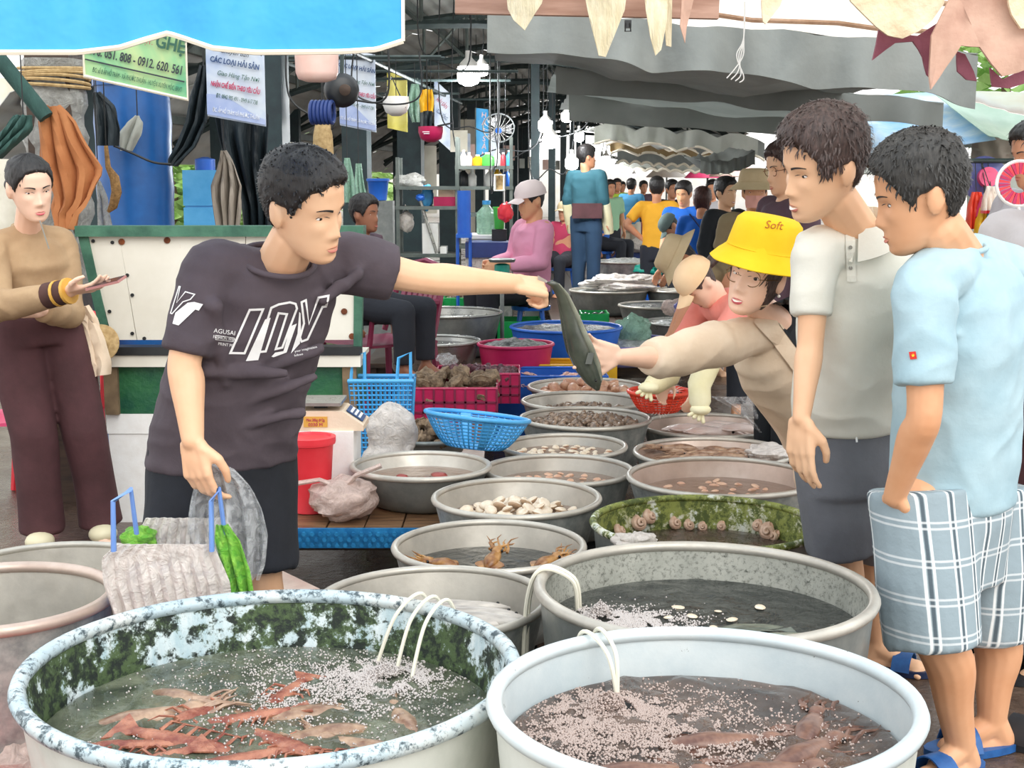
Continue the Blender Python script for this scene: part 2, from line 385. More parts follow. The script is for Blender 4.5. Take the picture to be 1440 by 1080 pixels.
tree('sunlit tree standing behind the toy stall', P(1420, 110, 16), (1.2, 1.2, .9), 0, 900, 'leaf_a')
tree('hazy tree beside the far wall', P(532, 240, 56), (1.8, 1, 2.4), 0, 700, 'leaf_b', .35)
# ------------------------------------------------------------ basin materials
def metal_mat(name, c, c2, c3, sc_=4, metal=.45, rough=.42, speck=None, slo=.62, shi=.68, ssc=40, bump=.12):
    m, t = newmat(name); v = t.coord(); vs = t.coord((1, 1, 4))
    base = t.ramp(t.noise(v, sc_, 8, .65), [(.28, c), (.5, c2), (.72, c3)])
    if speck: base = t.mix(t.ramp(t.noise(v, ssc, 6, .75), [(slo, 0.0), (shi, 1.0)]), base, speck)
    t.l(base, t.b.inputs['Base Color']); t.b.inputs['Metallic'].default_value = metal
    t.l(t.ramp(t.noise(v, sc_ * 5, 5), [(.3, rough - .12), (.7, rough + .15)]), t.b.inputs['Roughness']); t.bump(t.noise(v, 60, 6), bump, .004); return m
metal_mat('alu', '#a9a49b', '#c3bdb2', '#d8d2c6', speck='#7d766a', slo=.7, shi=.8)
metal_mat('alu_out', '#7e8483', '#a9ada9', '#cccdc6', 16, speck='#6f7574', slo=.62, shi=.75)
metal_mat('alu_pink', '#b59f92', '#cab4a6', '#ddccbf', speck='#8f7a6c', slo=.68, shi=.8)
metal_mat('alu_dark', '#6f7371', '#888c89', '#a2a39d', 6)
metal_mat('steel_bowl', '#8a8a86', '#a3a29c', '#bcbab4', 3, .7, .32)
metal_mat('white_tub', '#b9c7cc', '#d3dbdc', '#e6e8e4', 2.5, .15, .45, speck='#3a4038', slo=.665, shi=.69, ssc=20)
metal_mat('white_out', '#c3c7bb', '#d8d9cf', '#e4e4db', 5, .1, .55, speck='#7f9a3e', slo=.66, shi=.72, ssc=7)
metal_mat('speckle_in', '#8b8d84', '#aeaea4', '#c4c3b8', 6, .2, .5, speck='#585a52', slo=.5, shi=.68, ssc=90)
def algae_mat(name, paint, dark, green, cut):
    m, t = newmat(name); v = t.coord()
    n1 = t.noise(v, 5, 8, .7); n2 = t.noise(v, 26, 8, .75); n3 = t.noise(t.coord((9, 9, 2)), 3, 6)
    a = t.mix(t.ramp(n2, [(.44, 0.0), (.54, 1.0)]), dark, green)
    mx = t.n('Math', operation='ADD'); t.l(n1, mx.inputs[0]); sc2 = t.n('Math', operation='MULTIPLY'); sc2.inputs[1].default_value = .8; t.l(n2, sc2.inputs[0]); t.l(sc2.outputs[0], mx.inputs[1])
    base = t.mix(t.ramp(mx.outputs[0], [(cut, 0.0), (cut + .06, 1.0)]), a, t.ramp(n3, [(.3, paint), (.7, '#e8efef')]))
    t.l(base, t.b.inputs['Base Color']); t.b.inputs['Roughness'].default_value = .6; t.bump(n2, .5, .01)
algae_mat('algae_tub', '#a9c4cc', '#1c2620', '#4c5f3a', .935)
algae_mat('moss_tub', '#c2bb92', '#4c5826', '#8c9448', .93)
metal_mat('algae_rim', '#a8c0cc', '#c2d0d4', '#e0dcd4', 6, .1, .5, speck='#46545a', slo=.5, shi=.6, ssc=34)
def water_mat(name, c, c2, alpha, rough=.06, bsc=14, bstr=.35):
    m, t = newmat(name); v = t.coord(); nz = t.noise(v, 7, 6, .6, .6)
    t.l(t.ramp(nz, [(.3, c), (.7, c2)]), t.b.inputs['Base Color']); t.b.inputs['Roughness'].default_value = rough; t.b.inputs['Alpha'].default_value = alpha
    t.b.inputs['IOR'].default_value = 1.33; t.bump(t.noise(v, bsc, 4, .5, .8), bstr, .012); return m
water_mat('water_green', '#363f36', '#868a74', .74, bsc=9, bstr=.9); water_mat('water_dark', '#262a2a', '#484a46', .82, bsc=16, bstr=.8); water_mat('water_brown', '#8a6f5e', '#a98b78', .7, bsc=18, bstr=.25)
water_mat('water_choppy', '#3a3230', '#7a6457', .72, bsc=16, bstr=1.0)
mat('foam', '#d9cfca', rough=.2, spec=.8, alpha=.75); mat('foam_pink', '#c9b4aa', rough=.25, alpha=.75)
mat('hose_white', '#e9e4d2', rough=.35)

mat('crate_shade_black', '#1b1d1f', '#2a2c2e', 9, rough=.6)  # added support crates; their black stands in for shade under the basins
def basin(label, u0, u1, vfar, zr, h, inn='alu', out='alu_out', rim='alu', rb=.76, name='metal_basin', cat='basin', group='metal basins of seafood', rr=.011, seg=56, th=.006, dent=.004, stand=False):
    uc = (u0 + u1) / 2; Yf = PZ(uc, vfar, zr).y; k = (u1 - u0) / 2 / FPX * 1.035; R = k * Yf / (1 + k); cy = Yf - R
    d = ray(uc, vfar); cx = (uc - UC) / FPX * (cy / (CP - .1 * SP)) ; c = V((cx, cy, zr - h)); s0 = U(0, 9)
    T = thing(name, label, cat, c, group)
    wob = lambda t, z: dent * math.sin(2 * t + s0) + dent * .5 * math.sin(3 * t + s0 * 2)
    rb_ = R * rb; prof_o = [(rb_ * .9, 0), (rb_, .012)] + [(lerp(rb_, R, (i / 7) ** .8), lerp(.012, h, i / 7)) for i in range(1, 8)]
    g = MB(); g.lathe([(r, z) for r, z in prof_o], c, seg, wob=wob)
    g.f = [f for f in g.f if len(f) == 4 or True]
    gi = [(r - th, max(z, .012)) for r, z in prof_o[1:]][::-1]
    g2 = MB(); g2.lathe(prof_o + gi, c, seg, wob=wob); n = len(prof_o)
    mi = []
    g2.m = []
    for f in g2.f:
        if len(f) == 4: row = min(f) // seg; g2.m.append(0 if row < n - 1 else 1)
        else: g2.m.append(0 if min(f) == 0 else 1)
    g2.build('bowl', None, T, ms=[out, inn])
    g = MB(); g.tube([c + V(((R + wob(t, h)) * math.cos(t), (R + wob(t, h)) * math.sin(t), h)) for t in [2 * math.pi * i / seg for i in range(seg)]], rr, 8, closed=True); g.build('rim', rim, T)
    if stand and c.z > .03:
        S = thing('basin_stand', 'added support crate, black for the shade under a metal basin', 'crate', V((c.x, c.y, 0)), 'crates under the metal basins'); g = MB(); q = rb_ * 1.25
        g.box((c.x, c.y, c.z - .012), (q, q, .02)); g.build('crate_top', 'crate_shade_black', S, smooth=False)
        for sx, sy in ((0, -1), (0, 1), (-1, 0), (1, 0)): g = MB(); g.box((c.x + sx * q / 2, c.y + sy * q / 2, (c.z - .022) / 2), (.012 if sx else q, .012 if sy else q, c.z - .022)); g.build('crate_side', 'crate_shade_black', S, smooth=False)
    return dict(T=T, c=c, R=R, h=h, zr=zr, rb=rb_, radius=lambda z: lerp(rb_, R, max(0, (z - c.z) / h) ** 1.25) - th)
def water(b, depth, m, label, amp=.004, n=40, chop=0):
    """surface `depth` below the rim"""
    z = b['zr'] - depth; r = b['radius'](z) - .001; c = b['c']; g = MB(); rings = []; seg = 56
    for i in range(n + 1):
        q = r * i / n if i else .002; rings.append([V((c.x + q * math.cos(t), c.y + q * math.sin(t), z + (0 if i == n else amp * noise.noise(V((c.x * 9 + q * math.cos(t) * 14, q * math.sin(t) * 14, 1))) + amp * .6 * noise.noise(V((q * math.cos(t) * 40, q * math.sin(t) * 40, 5)))))) for t in [2 * math.pi * k / seg for k in range(seg)]])
    g.loft(rings, caps=False); o = g.build('basin_water', m, None, V((c.x, c.y, z))); tag(o, label, 'water', kind='stuff'); return z
def foam(b, z, spots, label, m='foam', r0=.0009, r1=.0034):
    """bubbles floating on the water: spots = (dx,dy,spread,count) in units of the radius"""
    g = MB(); R = b['R']; c = b['c']; oct_v = [(1, 0, 0), (-1, 0, 0), (0, 1, 0), (0, -1, 0), (0, 0, 1), (0, 0, -1)]; oct_f = [(0, 2, 4), (2, 1, 4), (1, 3, 4), (3, 0, 4), (2, 0, 5), (1, 2, 5), (3, 1, 5), (0, 3, 5)]
    for dx, dy, sp, n, hh in spots:
        for i in range(int(n * 4.2)):
            x, y = random.gauss(0, sp), random.gauss(0, sp * .8); d = math.hypot(x, y) / sp
            if math.hypot(dx + x, dy + y) * R > b['radius'](z) - .01: continue
            if noise.noise(V((x * 14, y * 14, R))) < -.12 * (1 + (d < .5) * 9): continue
            k = U(r0, r1); q = c + V(((dx + x) * R, (dy + y) * R, z - c.z + hh * max(0, 1 - d) * U(.3, 1)))
            g.add([q + V(p) * k for p in oct_v], oct_f)
    tag(g.build('foam', m, None, V((c.x, c.y, z)), smooth='all'), label, 'foam', kind='stuff')
def hose(label, pts, r=.006, m='hose_white', name='air_hose', group='air hoses in the tubs'):
    g = MB(); pts = [V(p) for p in pts]; q = []
    for i in range(len(pts) - 1):                        # Catmull-Rom
        p0, p1, p2, p3 = pts[max(0, i - 1)], pts[i], pts[i + 1], pts[min(len(pts) - 1, i + 2)]
        for k in range(8):
            t = k / 8; q.append(.5 * ((2 * p1) + (p2 - p0) * t + (2 * p0 - 5 * p1 + 4 * p2 - p3) * t * t + (3 * p1 - p0 - 3 * p2 + p3) * t ** 3))
    q.append(pts[-1]); g.tube(q, r, 7); return tag(g.build(name, m, None, pts[0]), label, 'hose' if 'hose' in name else 'cord', group)
# ------------------------------------------------------------ animals for sale (prototypes built at the origin, moved by place())
mat('clam_shell', '#d9c3a6', '#f0e4d2', 30, rough=.35, stretch=(1, 1, 3)); mat('clam_rib', '#b08f73', '#cdb294', 30, rough=.4)
mat('pink_shell', '#cf9c80', '#e8c2a4', 22, rough=.35); mat('snail_shell', '#54463c', '#a9907a', 40, rough=.3)
mat('oyster_shell', '#5c4a3a', '#a58d72', 28, rough=.85, bump=.8, bsc=50, bdist=.02); mat('mussel', '#23282a', '#7d8482', 30, rough=.25)
mat('fish_silver', '#9a938c', '#d0c8be', 9, rough=.4, metal=.1, stretch=(1, 4, 4)); mat('fish_dark', '#4b5048', '#7e8273', 10, rough=.22, stretch=(1, 4, 4))
mat('fin', '#9a9288', '#c2bab0', 20, rough=.5); mat('eye_black', '#101010', rough=.1)
mat('squid_pale', '#e7cfc4', '#f3e4dc', 10, rough=.25); mat('squid_red', '#5c3a30', '#8f6a58', 26, rough=.3); mat('squid_brown', '#7b5a48', '#b99a80', 26, rough=.3); mat('cuttle_pink', '#d9a08c', '#efc9b8', 14, rough=.3)
mat('lobster', '#7a3428', '#b87a60', 24, rough=.35, bump=.5); mat('meat', '#7a2c26', '#a84b40', 12, rough=.3)
def proto(name, label, cat, group): return thing(name, label, cat, (0, 0, 0), group)
def shell_half(g, up, a, b_, h, n=10):
    rg = []
    for k in range(6):
        f = k / 5; r = math.cos(f * math.pi / 2 * .97)
        rg.append([V((a * r * math.cos(t) + .25 * a * f, b_ * r * math.sin(t) * (1 - .12 * math.cos(t)), up * h * math.sin(f * math.pi / 2) * (1 + .04 * math.sin(6 * t)))) for t in [2 * math.pi * i / n for i in range(n)]])
    g.loft(rg)
def make_clam(label, group, m='clam_shell', m2='clam_rib', name='clam', a=.024, b_=.02, h=.011):
    T = proto(name, label, 'shellfish', group)
    g = MB(); shell_half(g, 1, a, b_, h); g.build('upper_shell', m, T)
    g = MB(); shell_half(g, -1, a * .97, b_ * .97, h * .9); g.build('lower_shell', m2, T); return T
def make_lump(label, group, m, name, r=(.04, .03, .018), cat='shellfish', amp=.35, seed=1, seg=10, rings=7):
    T = proto(name, label, cat, group)
    for nm, sg in (('upper_shell', 1), ('lower_shell', -1)):
        g = MB(); rg = []
        for k in range(rings):
            f = k / (rings - 1); q = math.cos(f * math.pi / 2 * .96)
            rg.append([V((r[0] * q * math.cos(t), r[1] * q * math.sin(t), sg * r[2] * math.sin(f * math.pi / 2))) for t in [2 * math.pi * i / seg for i in range(seg)]])
        g.loft(rg); g.v = [p * (1 + amp * noise.noise(p * 55 + V((seed, sg, 0)))) for p in g.v]; g.build(nm, m, T)
    return T
def make_fish(label, group, m='fish_silver', L=.36, hgt=.07, wid=.05, name='fish', curve=0, tail=True, fin='fin'):
    T = proto(name, label, 'fish', group); n = 14; g = MB(); rg = []
    pr = [(0, .12), (.06, .5), (.18, .85), (.35, 1), (.6, .8), (.8, .45), (.92, .22), (1, .12)]
    cx = lambda f: V(((f - .5) * L, curve * math.sin(f * math.pi) * L, 0))
    for k in range(n + 1):
        f = k / n; s = interp(pr, f); rg.append([cx(f) + V((0, wid / 2 * s * math.cos(t), hgt / 2 * s * math.sin(t))) for t in [2 * math.pi * i / 10 for i in range(10)]])
    g.loft(rg); g.build('body', m, T)
    if tail:
        g = MB(); e = cx(1); g.prism([(e.x - .012, 0), (e.x + L * .13, hgt * .55), (e.x + L * .09, 0), (e.x + L * .13, -hgt * .55)], e.y - .0015, e.y + .0015); g.build('tail_fin', fin, T, smooth=False)
        g = MB(); g.prism([(-L * .1, hgt * .45), (-L * .02, hgt * .72), (L * .22, hgt * .36)], -.0012, .0012); g.build('dorsal_fin', fin, T, smooth=False)
    for sgn in (-1, 1):
        e = cx(.09); g = MB(); g.ell(e + V((0, sgn * wid * .26, hgt * .08)), L * .014, seg=8, rings=5); g.build('eye', 'eye_black', T)
    return T
def make_squid(label, group, m='squid_pale', L=.16, r=.025, name='squid', arms=8, al=.5):
    T = proto(name, label, 'squid', group); g = MB(); pts, rs = [], []
    for k in range(11): f = k / 10; pts.append(V(((f - .5) * L, 0, .004 * math.sin(f * 5)))); rs.append(r * interp([(0, .1), (.15, .6), (.45, 1), (.85, .85), (1, .6)], f))
    g.tube(pts, rs, 10, flat=.7); g.build('mantle', m, T)
    for sgn in (-1, 1):
        g = MB(); g.grid(lambda a, b, s_=sgn: V((-L * .5 + a * L * .55, s_ * (r * .4 + b * r * 1.5 * math.sin(a * math.pi)), .002)), 6, 2, .003); g.build('fin', m, T)
    g = MB(); g.ell((L * .57, 0, 0), (r * .9, r * .7, r * .5), seg=8, rings=6); g.build('head', m, T)
    for k in range(arms):
        a = (k / (arms - 1) - .5); g = MB(); ln = al * L * U(.7, 1.2); ph = U(0, 6)
        g.tube([V((L * .6 + ln * f, a * r * 1.6 * (1 + 1.2 * f) + .012 * math.sin(f * 5 + ph), .006 * math.sin(f * 4 + ph))) for f in (0, .25, .5, .75, 1)], [r * .2, r * .18, r * .14, r * .1, r * .03], 5); g.build('arm', m, T)
    for sgn in (-1, 1): g = MB(); g.ell((L * .56, sgn * r * .66, r * .1), r * .2, seg=6, rings=4); g.build('eye', 'eye_black', T)
    return T
def make_lobster(label, group, m='lobster'):
    T = proto('mantis_shrimp', label, 'shrimp', group); L = .2; g = MB()
    rg = []
    for k in range(15):
        f = k / 14; s = interp([(0, .5), (.2, 1), (.7, .85), (1, .5)], f) * (1 + .06 * math.cos(k * math.pi))
        rg.append([V(((f - .5) * L, .022 * s * math.cos(t), .012 * s * math.sin(t))) for t in [2 * math.pi * i / 10 for i in range(10)]])
    g.loft(rg); g.build('body', m, T)
    for k in range(6):
        for sgn in (-1, 1):
            g = MB(); x = -.07 + k * .026; g.tube([V((x, sgn * .018, 0)), V((x - .008, sgn * .042, .006)), V((x - .02, sgn * .058, -.006))], [.004, .003, .001], 5); g.build('leg', m, T)
    for sgn in (-1, 1):
        g = MB(); g.tube([V((-.1, sgn * .008, .004)), V((-.13, sgn * .022, .006)), V((-.16, sgn * .02, .002))], [.003, .002, .0008], 5); g.build('antenna', m, T)
    g = MB(); g.grid(lambda a, b: V((.1 + .04 * a, (b - .5) * .06 * (.4 + a), .002)), 4, 4, .003); g.build('tail_fan', m, T); return T
def kids_tree(o):
    for ch in o.children: yield ch; yield from kids_tree(ch)
class Placer:
    """first placement moves the prototype itself, later ones copy it"""
    def __init__(s, root): s.r = root; s.used = False; s.n = 0
    def put(s, loc, rot=(0, 0, 0), scale=1, label=None):
        s.n += 1
        if not s.used:
            s.used = True; s.r.location = loc; s.r.rotation_euler = rot; s.r.scale = (scale,) * 3
            if label: s.r['label'] = label
            return s.r
        return dup(s.r, loc, rot, scale, label)
def scatter(pl, b, z, n, rmax=.9, sc=(.85, 1.15), tilt=.5, mind=.03, hump=0, cx=0, cy=0, yaw=None, tries=60):
    """single pieces spread over the disc of a basin, no closer than mind"""
    pts = []; Rm = (b['radius'](z) - .01) * rmax if 'radius' in b else b['R'] * rmax
    for i in range(n):
        for k in range(tries):
            a = U(0, 6.283); r = Rm * math.sqrt(U(0, 1)); x, y = r * math.cos(a) + cx, r * math.sin(a) + cy
            if all((x - p) ** 2 + (y - q) ** 2 > mind * mind for p, q in pts): break
        else: continue
        pts.append((x, y)); rr = math.hypot(x, y) / (Rm + 1e-6)
        pl.put(V((b['c'].x + x, b['c'].y + y, z + hump * max(0, 1 - rr * rr))), (U(-tilt, tilt), U(-tilt, tilt), U(0, 6.28) if yaw is None else yaw + U(-.4, .4)), U(*sc))
# ------------------------------------------------------------ platforms and tables under the basins
mat('wood_wet', '#5a4130', '#8a6848', 5, rough=.4, stretch=(1, 8, 8), bump=.2); mat('wood_dark', '#2c211b', '#4a3729', 6, rough=.5, stretch=(1, 6, 6))
mat('blue_mat', '#10669c', '#2580b4', 30, rough=.45)
def plank_table(label, x0, x1, y0, y1, z, n, name='low_table', legs=True, m='wood_wet'):
    T = thing(name, label, 'table', V(((x0 + x1) / 2, (y0 + y1) / 2, 0))); w_ = (x1 - x0) / n
    for i in range(n): g = MB(); g.box((x0 + w_ * (i + .5), (y0 + y1) / 2, z - .015 - .002 * (i % 2)), (w_ - .006, y1 - y0, .03)); g.build('plank', m, T, smooth=False)
    for x in (x0 + .05, x1 - .05):
        for y in (y0 + .05, y1 - .05): g = MB(); g.box((x, y, (z - .03) / 2), (.06, .06, z - .03)); g.build('leg', 'wood_dark', T, smooth=False)
    for y in (y0 + .06, y1 - .06): g = MB(); g.box(((x0 + x1) / 2, y, z - .06), (x1 - x0 - .02, .03, .06)); g.build('rail', 'wood_dark', T, smooth=False)
    return T
t1 = plank_table('low wet wooden table with a blue mat along its front edge', -1.05, -.12, 4.72, 5.78, .30, 7)
plank_table('narrow wooden table behind the blue edged one, carrying crates', -.66, -.12, 5.82, 9.2, .30, 4)
g = MB()
for i in range(32):
    for j in range(3): x = -1.04 + i * .0287; g.cyl((x + (j % 2) * .014, 4.702, .245 + j * .02), (x + (j % 2) * .014, 4.694, .245 + j * .02), .0085, seg=6)
g.box((-.585, 4.712, .268), (.93, .012, .07)); g.build('blue_mat_edge', 'blue_mat', t1, smooth=False)
# ------------------------------------------------------------ front tubs
B1 = basin('huge tub crusted white and dark green inside, holding squid and red mantis shrimp', 33, 720, 838, .529, .529, 'algae_tub', 'white_out', 'algae_rim', .82, 'large_tub', 'tub', 'big water tubs', .017, 72)
z = water(B1, .115, 'water_green', 'murky green water in the crusted tub', .012)
foam(B1, z + .004, [(.42, .52, .12, 1500, .03), (.25, .35, .28, 1300, .004), (-.1, .6, .3, 200, .0), (0, 0, .5, 250, 0)], 'white foam bubbling under the hoses in the crusted tub')
sp = Placer(make_lobster('reddish brown mantis shrimp lying in the crusted tub', 'mantis shrimp in the crusted tub'))
for dx, dy, rz, k in ((-.15, .05, .3, 1.1), (-.32, -.2, 2.8, 1.2), (-.1, -.38, .5, 1.25), (.12, -.5, .25, 1.3), (-.02, .28, 1.2, 1), (-.28, .15, .9, 1), (.05, -.18, 2.4, 1.1), (-.5, -.22, .1, 1), (.3, -.42, 3.0, 1.15), (-.45, -.42, .6, 1.1)):
    sp.put(B1['c'] + V((dx * B1['R'], dy * B1['R'], z - B1['c'].z - .004)), (U(-.3, .3), U(-.1, .1), rz), k * .95)
sp = Placer(make_squid('brownish squid drifting in the crusted tub', 'squid in the crusted tub', 'squid_brown', .2, .03))
for dx, dy, rz, k in ((.2, -.12, 3.5, 1.1), (.45, -.25, 2.7, 1), (-.6, .05, .4, 1.1), (-.45, .3, 5.8, 1), (.1, .1, 3.3, 1.1), (.55, .02, 1.9, .9), (-.25, -.62, .2, 1.1), (.25, -.68, 3.0, 1)):
    sp.put(B1['c'] + V((dx * B1['R'], dy * B1['R'], z - B1['c'].z - .012)), (0, U(-.1, .1), rz), k)
def over_rim(b, ang, zin, inward=.3, lift=.025, out=.05, outz=.25, side=0):
    c = b['c']; R = b['R']; e = lambda r, zz, s=0: c + V((r * math.cos(ang + s), r * math.sin(ang + s), zz - c.z))
    return [e(R + out, b['zr'] - outz), e(R + out * .8, b['zr'] - .06), e(R + .005, b['zr'] + lift), e(R - .07, b['zr'] - .005, side * .3), e(R * (1 - inward), zin, side)]
for k, sd in enumerate((-.05, .04, .13)): hose('thin white air hose looped over the rim of the crusted tub', over_rim(B1, .86 + sd * .9, z - .01, .26 - .03 * k, .03, side=sd), .0045)
B2 = basin('big whitish tub with dark specks and choppy brown water, green slime outside', 697, 1292, 890, .58, .58, 'white_tub', 'white_out', 'white_tub', .84, 'large_tub', 'tub', 'big water tubs', .015, 72)
z = water(B2, .085, 'water_choppy', 'choppy brown water in the whitish tub', .016)
foam(B2, z + .004, [(-.42, .45, .16, 1500, .035), (-.3, .2, .35, 2400, .004), (.1, -.1, .4, 500, 0), (-.6, .1, .2, 600, 0)], 'pinkish foam on the water of the whitish tub', 'foam_pink')
sp = Placer(make_squid('dark brown squid just under the water of the whitish tub', 'squid in the whitish tub', 'squid_red', .2, .03))
for dx, dy, rz, k in ((.2, -.3, .3, 1), (-.1, -.45, 3.2, 1.1), (.45, -.1, .8, 1), (-.35, -.3, .1, 1), (.35, -.45, 2.9, 1.2), (.05, .05, .2, 1), (.55, .2, 1.2, .9)):
    sp.put(B2['c'] + V((dx * B2['R'], dy * B2['R'], z - B2['c'].z - .006)), (0, 0, rz), k)
for k, sd in enumerate((-.03, .06)): hose('thin white air hose looped over the rim of the whitish tub', over_rim(B2, 2.06 + sd, z - .01, .24, .02, side=-sd), .0045)
B3 = basin('wide speckled grey tub with dark water and foam at one side', 760, 1224, 768, .547, .547, 'speckle_in', 'alu_dark', 'alu', .85, 'large_tub', 'tub', 'big water tubs', .014, 64)
z = water(B3, .085, 'water_dark', 'dark water in the speckled grey tub', .006)
foam(B3, z + .004, [(-.62, .1, .10, 1100, .045), (-.45, -.05, .2, 1600, .004), (-.2, -.3, .15, 300, 0)], 'white foam heaped in the speckled grey tub')
sp = Placer(make_fish('dark fish resting with its back out of the water in the speckled tub', 'dark fish in the speckled tub', 'fish_dark', .3, .075, .08, fin='fish_dark'))
for dx, dy, rz in ((.1, -.45, .1), (-.15, -.35, .4), (.45, -.25, 2.8), (.3, -.1, .3)): sp.put(B3['c'] + V((dx * B3['R'], dy * B3['R'], z - B3['c'].z - .022)), (.9, 0, rz), 1)
for k, sd in enumerate((0, .05)): hose('thin white air hose hooked into the speckled grey tub', over_rim(B3, 2.83 + sd * 1.2, z, .2, .02, side=-.1), .0055)
sp = Placer(make_lump('small white shell bit floating in the speckled tub', 'white shell bits in the speckled tub', 'clam_shell', 'shell_bit', (.014, .01, .003), amp=.2))
for dx, dy in ((-.12, .3), (-.05, .12), (.12, .22), (.18, .05), (.4, .3), (-.2, .1), (.05, -.1)): sp.put(B3['c'] + V((dx * B3['R'], dy * B3['R'], z - B3['c'].z + .004)), (0, 0, U(0, 6)), U(.7, 1.5))
B4 = basin('grey basin of long silvery fish behind the crusted tub', 448, 768, 800, .436, .28, stand=True)
z = water(B4, .085, 'water_dark', 'shallow water under the silvery fish', .003)
sp = Placer(make_fish('long silvery fish lying in the basin behind the crusted tub', 'long silvery fish', 'fish_silver', .40, .05, .05))
for dx, dy, rz, dz in ((.05, .35, .05, .03), (.15, .18, -.12, .035), (.22, .02, -.2, .045), (-.2, .1, .1, .03), (.15, -.18, -.1, .04), (.3, -.1, -.35, .045), (-.1, .5, .02, .02), (0, -.35, .1, .03)):
    sp.put(B4['c'] + V((dx * B4['R'], dy * B4['R'], z - B4['c'].z + dz)), (U(1.2, 1.9), 0, rz + math.pi), .92)
B5 = basin('grey basin with a few shellfish in dark water beside the clam basin', 555, 822, 735, .422, .26, stand=True)
z = water(B5, .07, 'water_dark', 'dark water around the few shellfish', .003)
mat('cuttle', '#6a3c22', '#b98a50', 18, rough=.3)
sp = Placer(make_squid('brown cuttlefish poking out of the dark water', 'cuttlefish in dark water', 'cuttle', .09, .028, 'cuttlefish', 8, .7))
for dx, dy, rz, ry, dz in ((-.48, .1, 2.9, -.15, .005), (.02, .1, 1.2, -.45, .016), (.1, -.25, .1, .1, .0), (.58, .1, .6, -.3, .01), (-.1, -.3, 2.6, .1, 0)):
    sp.put(B5['c'] + V((dx * B5['R'], dy * B5['R'], z - B5['c'].z + dz)), (0, ry, rz), U(.9, 1.15), {.016: 'brown cuttlefish with its arms raised above the dark water', .005: 'brown cuttlefish floating at the rim over the blue mat', .01: 'brown cuttlefish floating at the rim beside the small white bag'}.get(dz))
B6 = basin('grey basin heaped with pale ribbed clams', 611, 843, 675, .433, .24, stand=True)
z = water(B6, .07, 'water_brown', 'cloudy water around the pale clams', .002)
sp = Placer(make_clam('pale ribbed clam in the heaped clam basin', 'pale clams in the basin'))
scatter(sp, B6, z - .004, 62, .93, (.9, 1.25), .6, .044, 0); scatter(sp, B6, z + .016, 44, .72, (.9, 1.3), .7, .048, .012); scatter(sp, B6, z + .036, 16, .45, (.95, 1.25), .7, .05, .008)
B7 = basin('grey basin of reddish water in front of the blue colander', 500, 687, 637, .445, .145, 'alu', 'alu_dark', rb=.72)
z = water(B7, .045, 'water_brown', 'reddish brown water in the basin by the knotted bag', .002)
sp = Placer(make_lump('dark red piece of meat in the reddish water', 'meat pieces in reddish water', 'meat', 'meat_piece', (.03, .02, .012), 'seafood'))
for dx, dy in ((0, -.35), (-.3, .1), (.25, .15), (.1, -.1)): sp.put(B7['c'] + V((dx * B7['R'], dy * B7['R'], z - B7['c'].z - .002)), (0, 0, U(0, 6)), U(.8, 1.2))
B8 = basin('grey basin of cloudy pinkish water behind the clams', 684, 886, 641, .41, .24, stand=True)
z = water(B8, .055, 'water_brown', 'cloudy pinkish water behind the clams', .002)
sp = Placer(make_clam('small pink clam under cloudy water behind the pale clams', 'small pink clams under cloudy water', 'pink_shell', 'pink_shell', a=.018, b_=.015, h=.008))
scatter(sp, B8, z - .003, 46, .85, (.8, 1.2), .4, .028)
B9 = basin('grey basin of cloudy water with a plastic patch, beside the mossy tub', 886, 1142, 645, .44, .26, 'alu_pink', 'alu_out', 'alu', stand=True)
z = water(B9, .065, 'water_brown', 'cloudy pinkish water beside the mossy tub', .002)
sp = Placer(make_clam('tan clam under cloudy water beside the mossy tub', 'tan clams beside the mossy tub', 'pink_shell', 'clam_rib', a=.02, b_=.016, h=.009))
scatter(sp, B9, z - .004, 44, .8, (.8, 1.2), .4, .03)
B10 = basin('mossy green tub with snails clinging to its wall', 838, 1146, 700, .443, .443, 'moss_tub', 'alu_dark', 'moss_tub', .84, 'large_tub', 'tub', 'big water tubs', .012)
z = water(B10, .10, 'water_choppy', 'brown water in the mossy tub', .006)
mat('snail_body', '#b9947c', '#dcbfa8', 20, rough=.5)
def make_snail(label, group):
    T = proto('snail', label, 'snail', group); g = MB(); pts = []; rs = []
    for k in range(22): f = k / 21; a = f * 4 * math.pi; q = .022 * (1 - f) ** .8; pts.append(V((q * math.cos(a), q * math.sin(a), f * .028))); rs.append(.013 * (1 - f) ** .7 + .001)
    g.tube(pts, rs, 7); g.build('shell', 'snail_body', T)
    g = MB(); g.ell((.008, 0, -.006), (.026, .014, .008)); g.build('foot', 'pink_shell', T); return T
sp = Placer(make_snail('pinkish whelk clinging to the wall of the mossy tub', 'whelks in the mossy tub'))
for a, zz, k in ((2.5, .365, .8), (2.18, .375, .9), (2.05, .39, .85), (1.75, .362, .75), (1.6, .355, .65), (1.45, .35, .6), (.72, .36, 1.0), (.85, .372, .7), (.62, .35, .7), (1.25, .355, .6), (2.8, .36, .7)):
    r = B10['radius'](zz) - .010; sp.put(B10['c'] + V((r * math.cos(a), r * math.sin(a), zz - B10['c'].z)), (U(-.4, .4), -1.2, a), k)
B11 = basin('grey basin of small clams in pink water in front of the shell heap', 708, 879, 612, .394, .22, stand=True)
z = water(B11, .04, 'water_brown', 'pink water over small clams', .002)
sp = Placer(make_clam('small tan clam in the pink water basin', 'small tan clams in pink water', 'clam_shell', 'pink_shell', a=.018, b_=.015, h=.008)); scatter(sp, B11, z, 60, .92, (.8, 1.2), .5, .027)
B12 = basin('grey basin of striped squid with a white bag tucked at its edge', 893, 1106, 617, .38, .2, 'alu_pink', stand=True)
z = water(B12, .03, 'water_brown', 'thin water under the striped squid', .002)
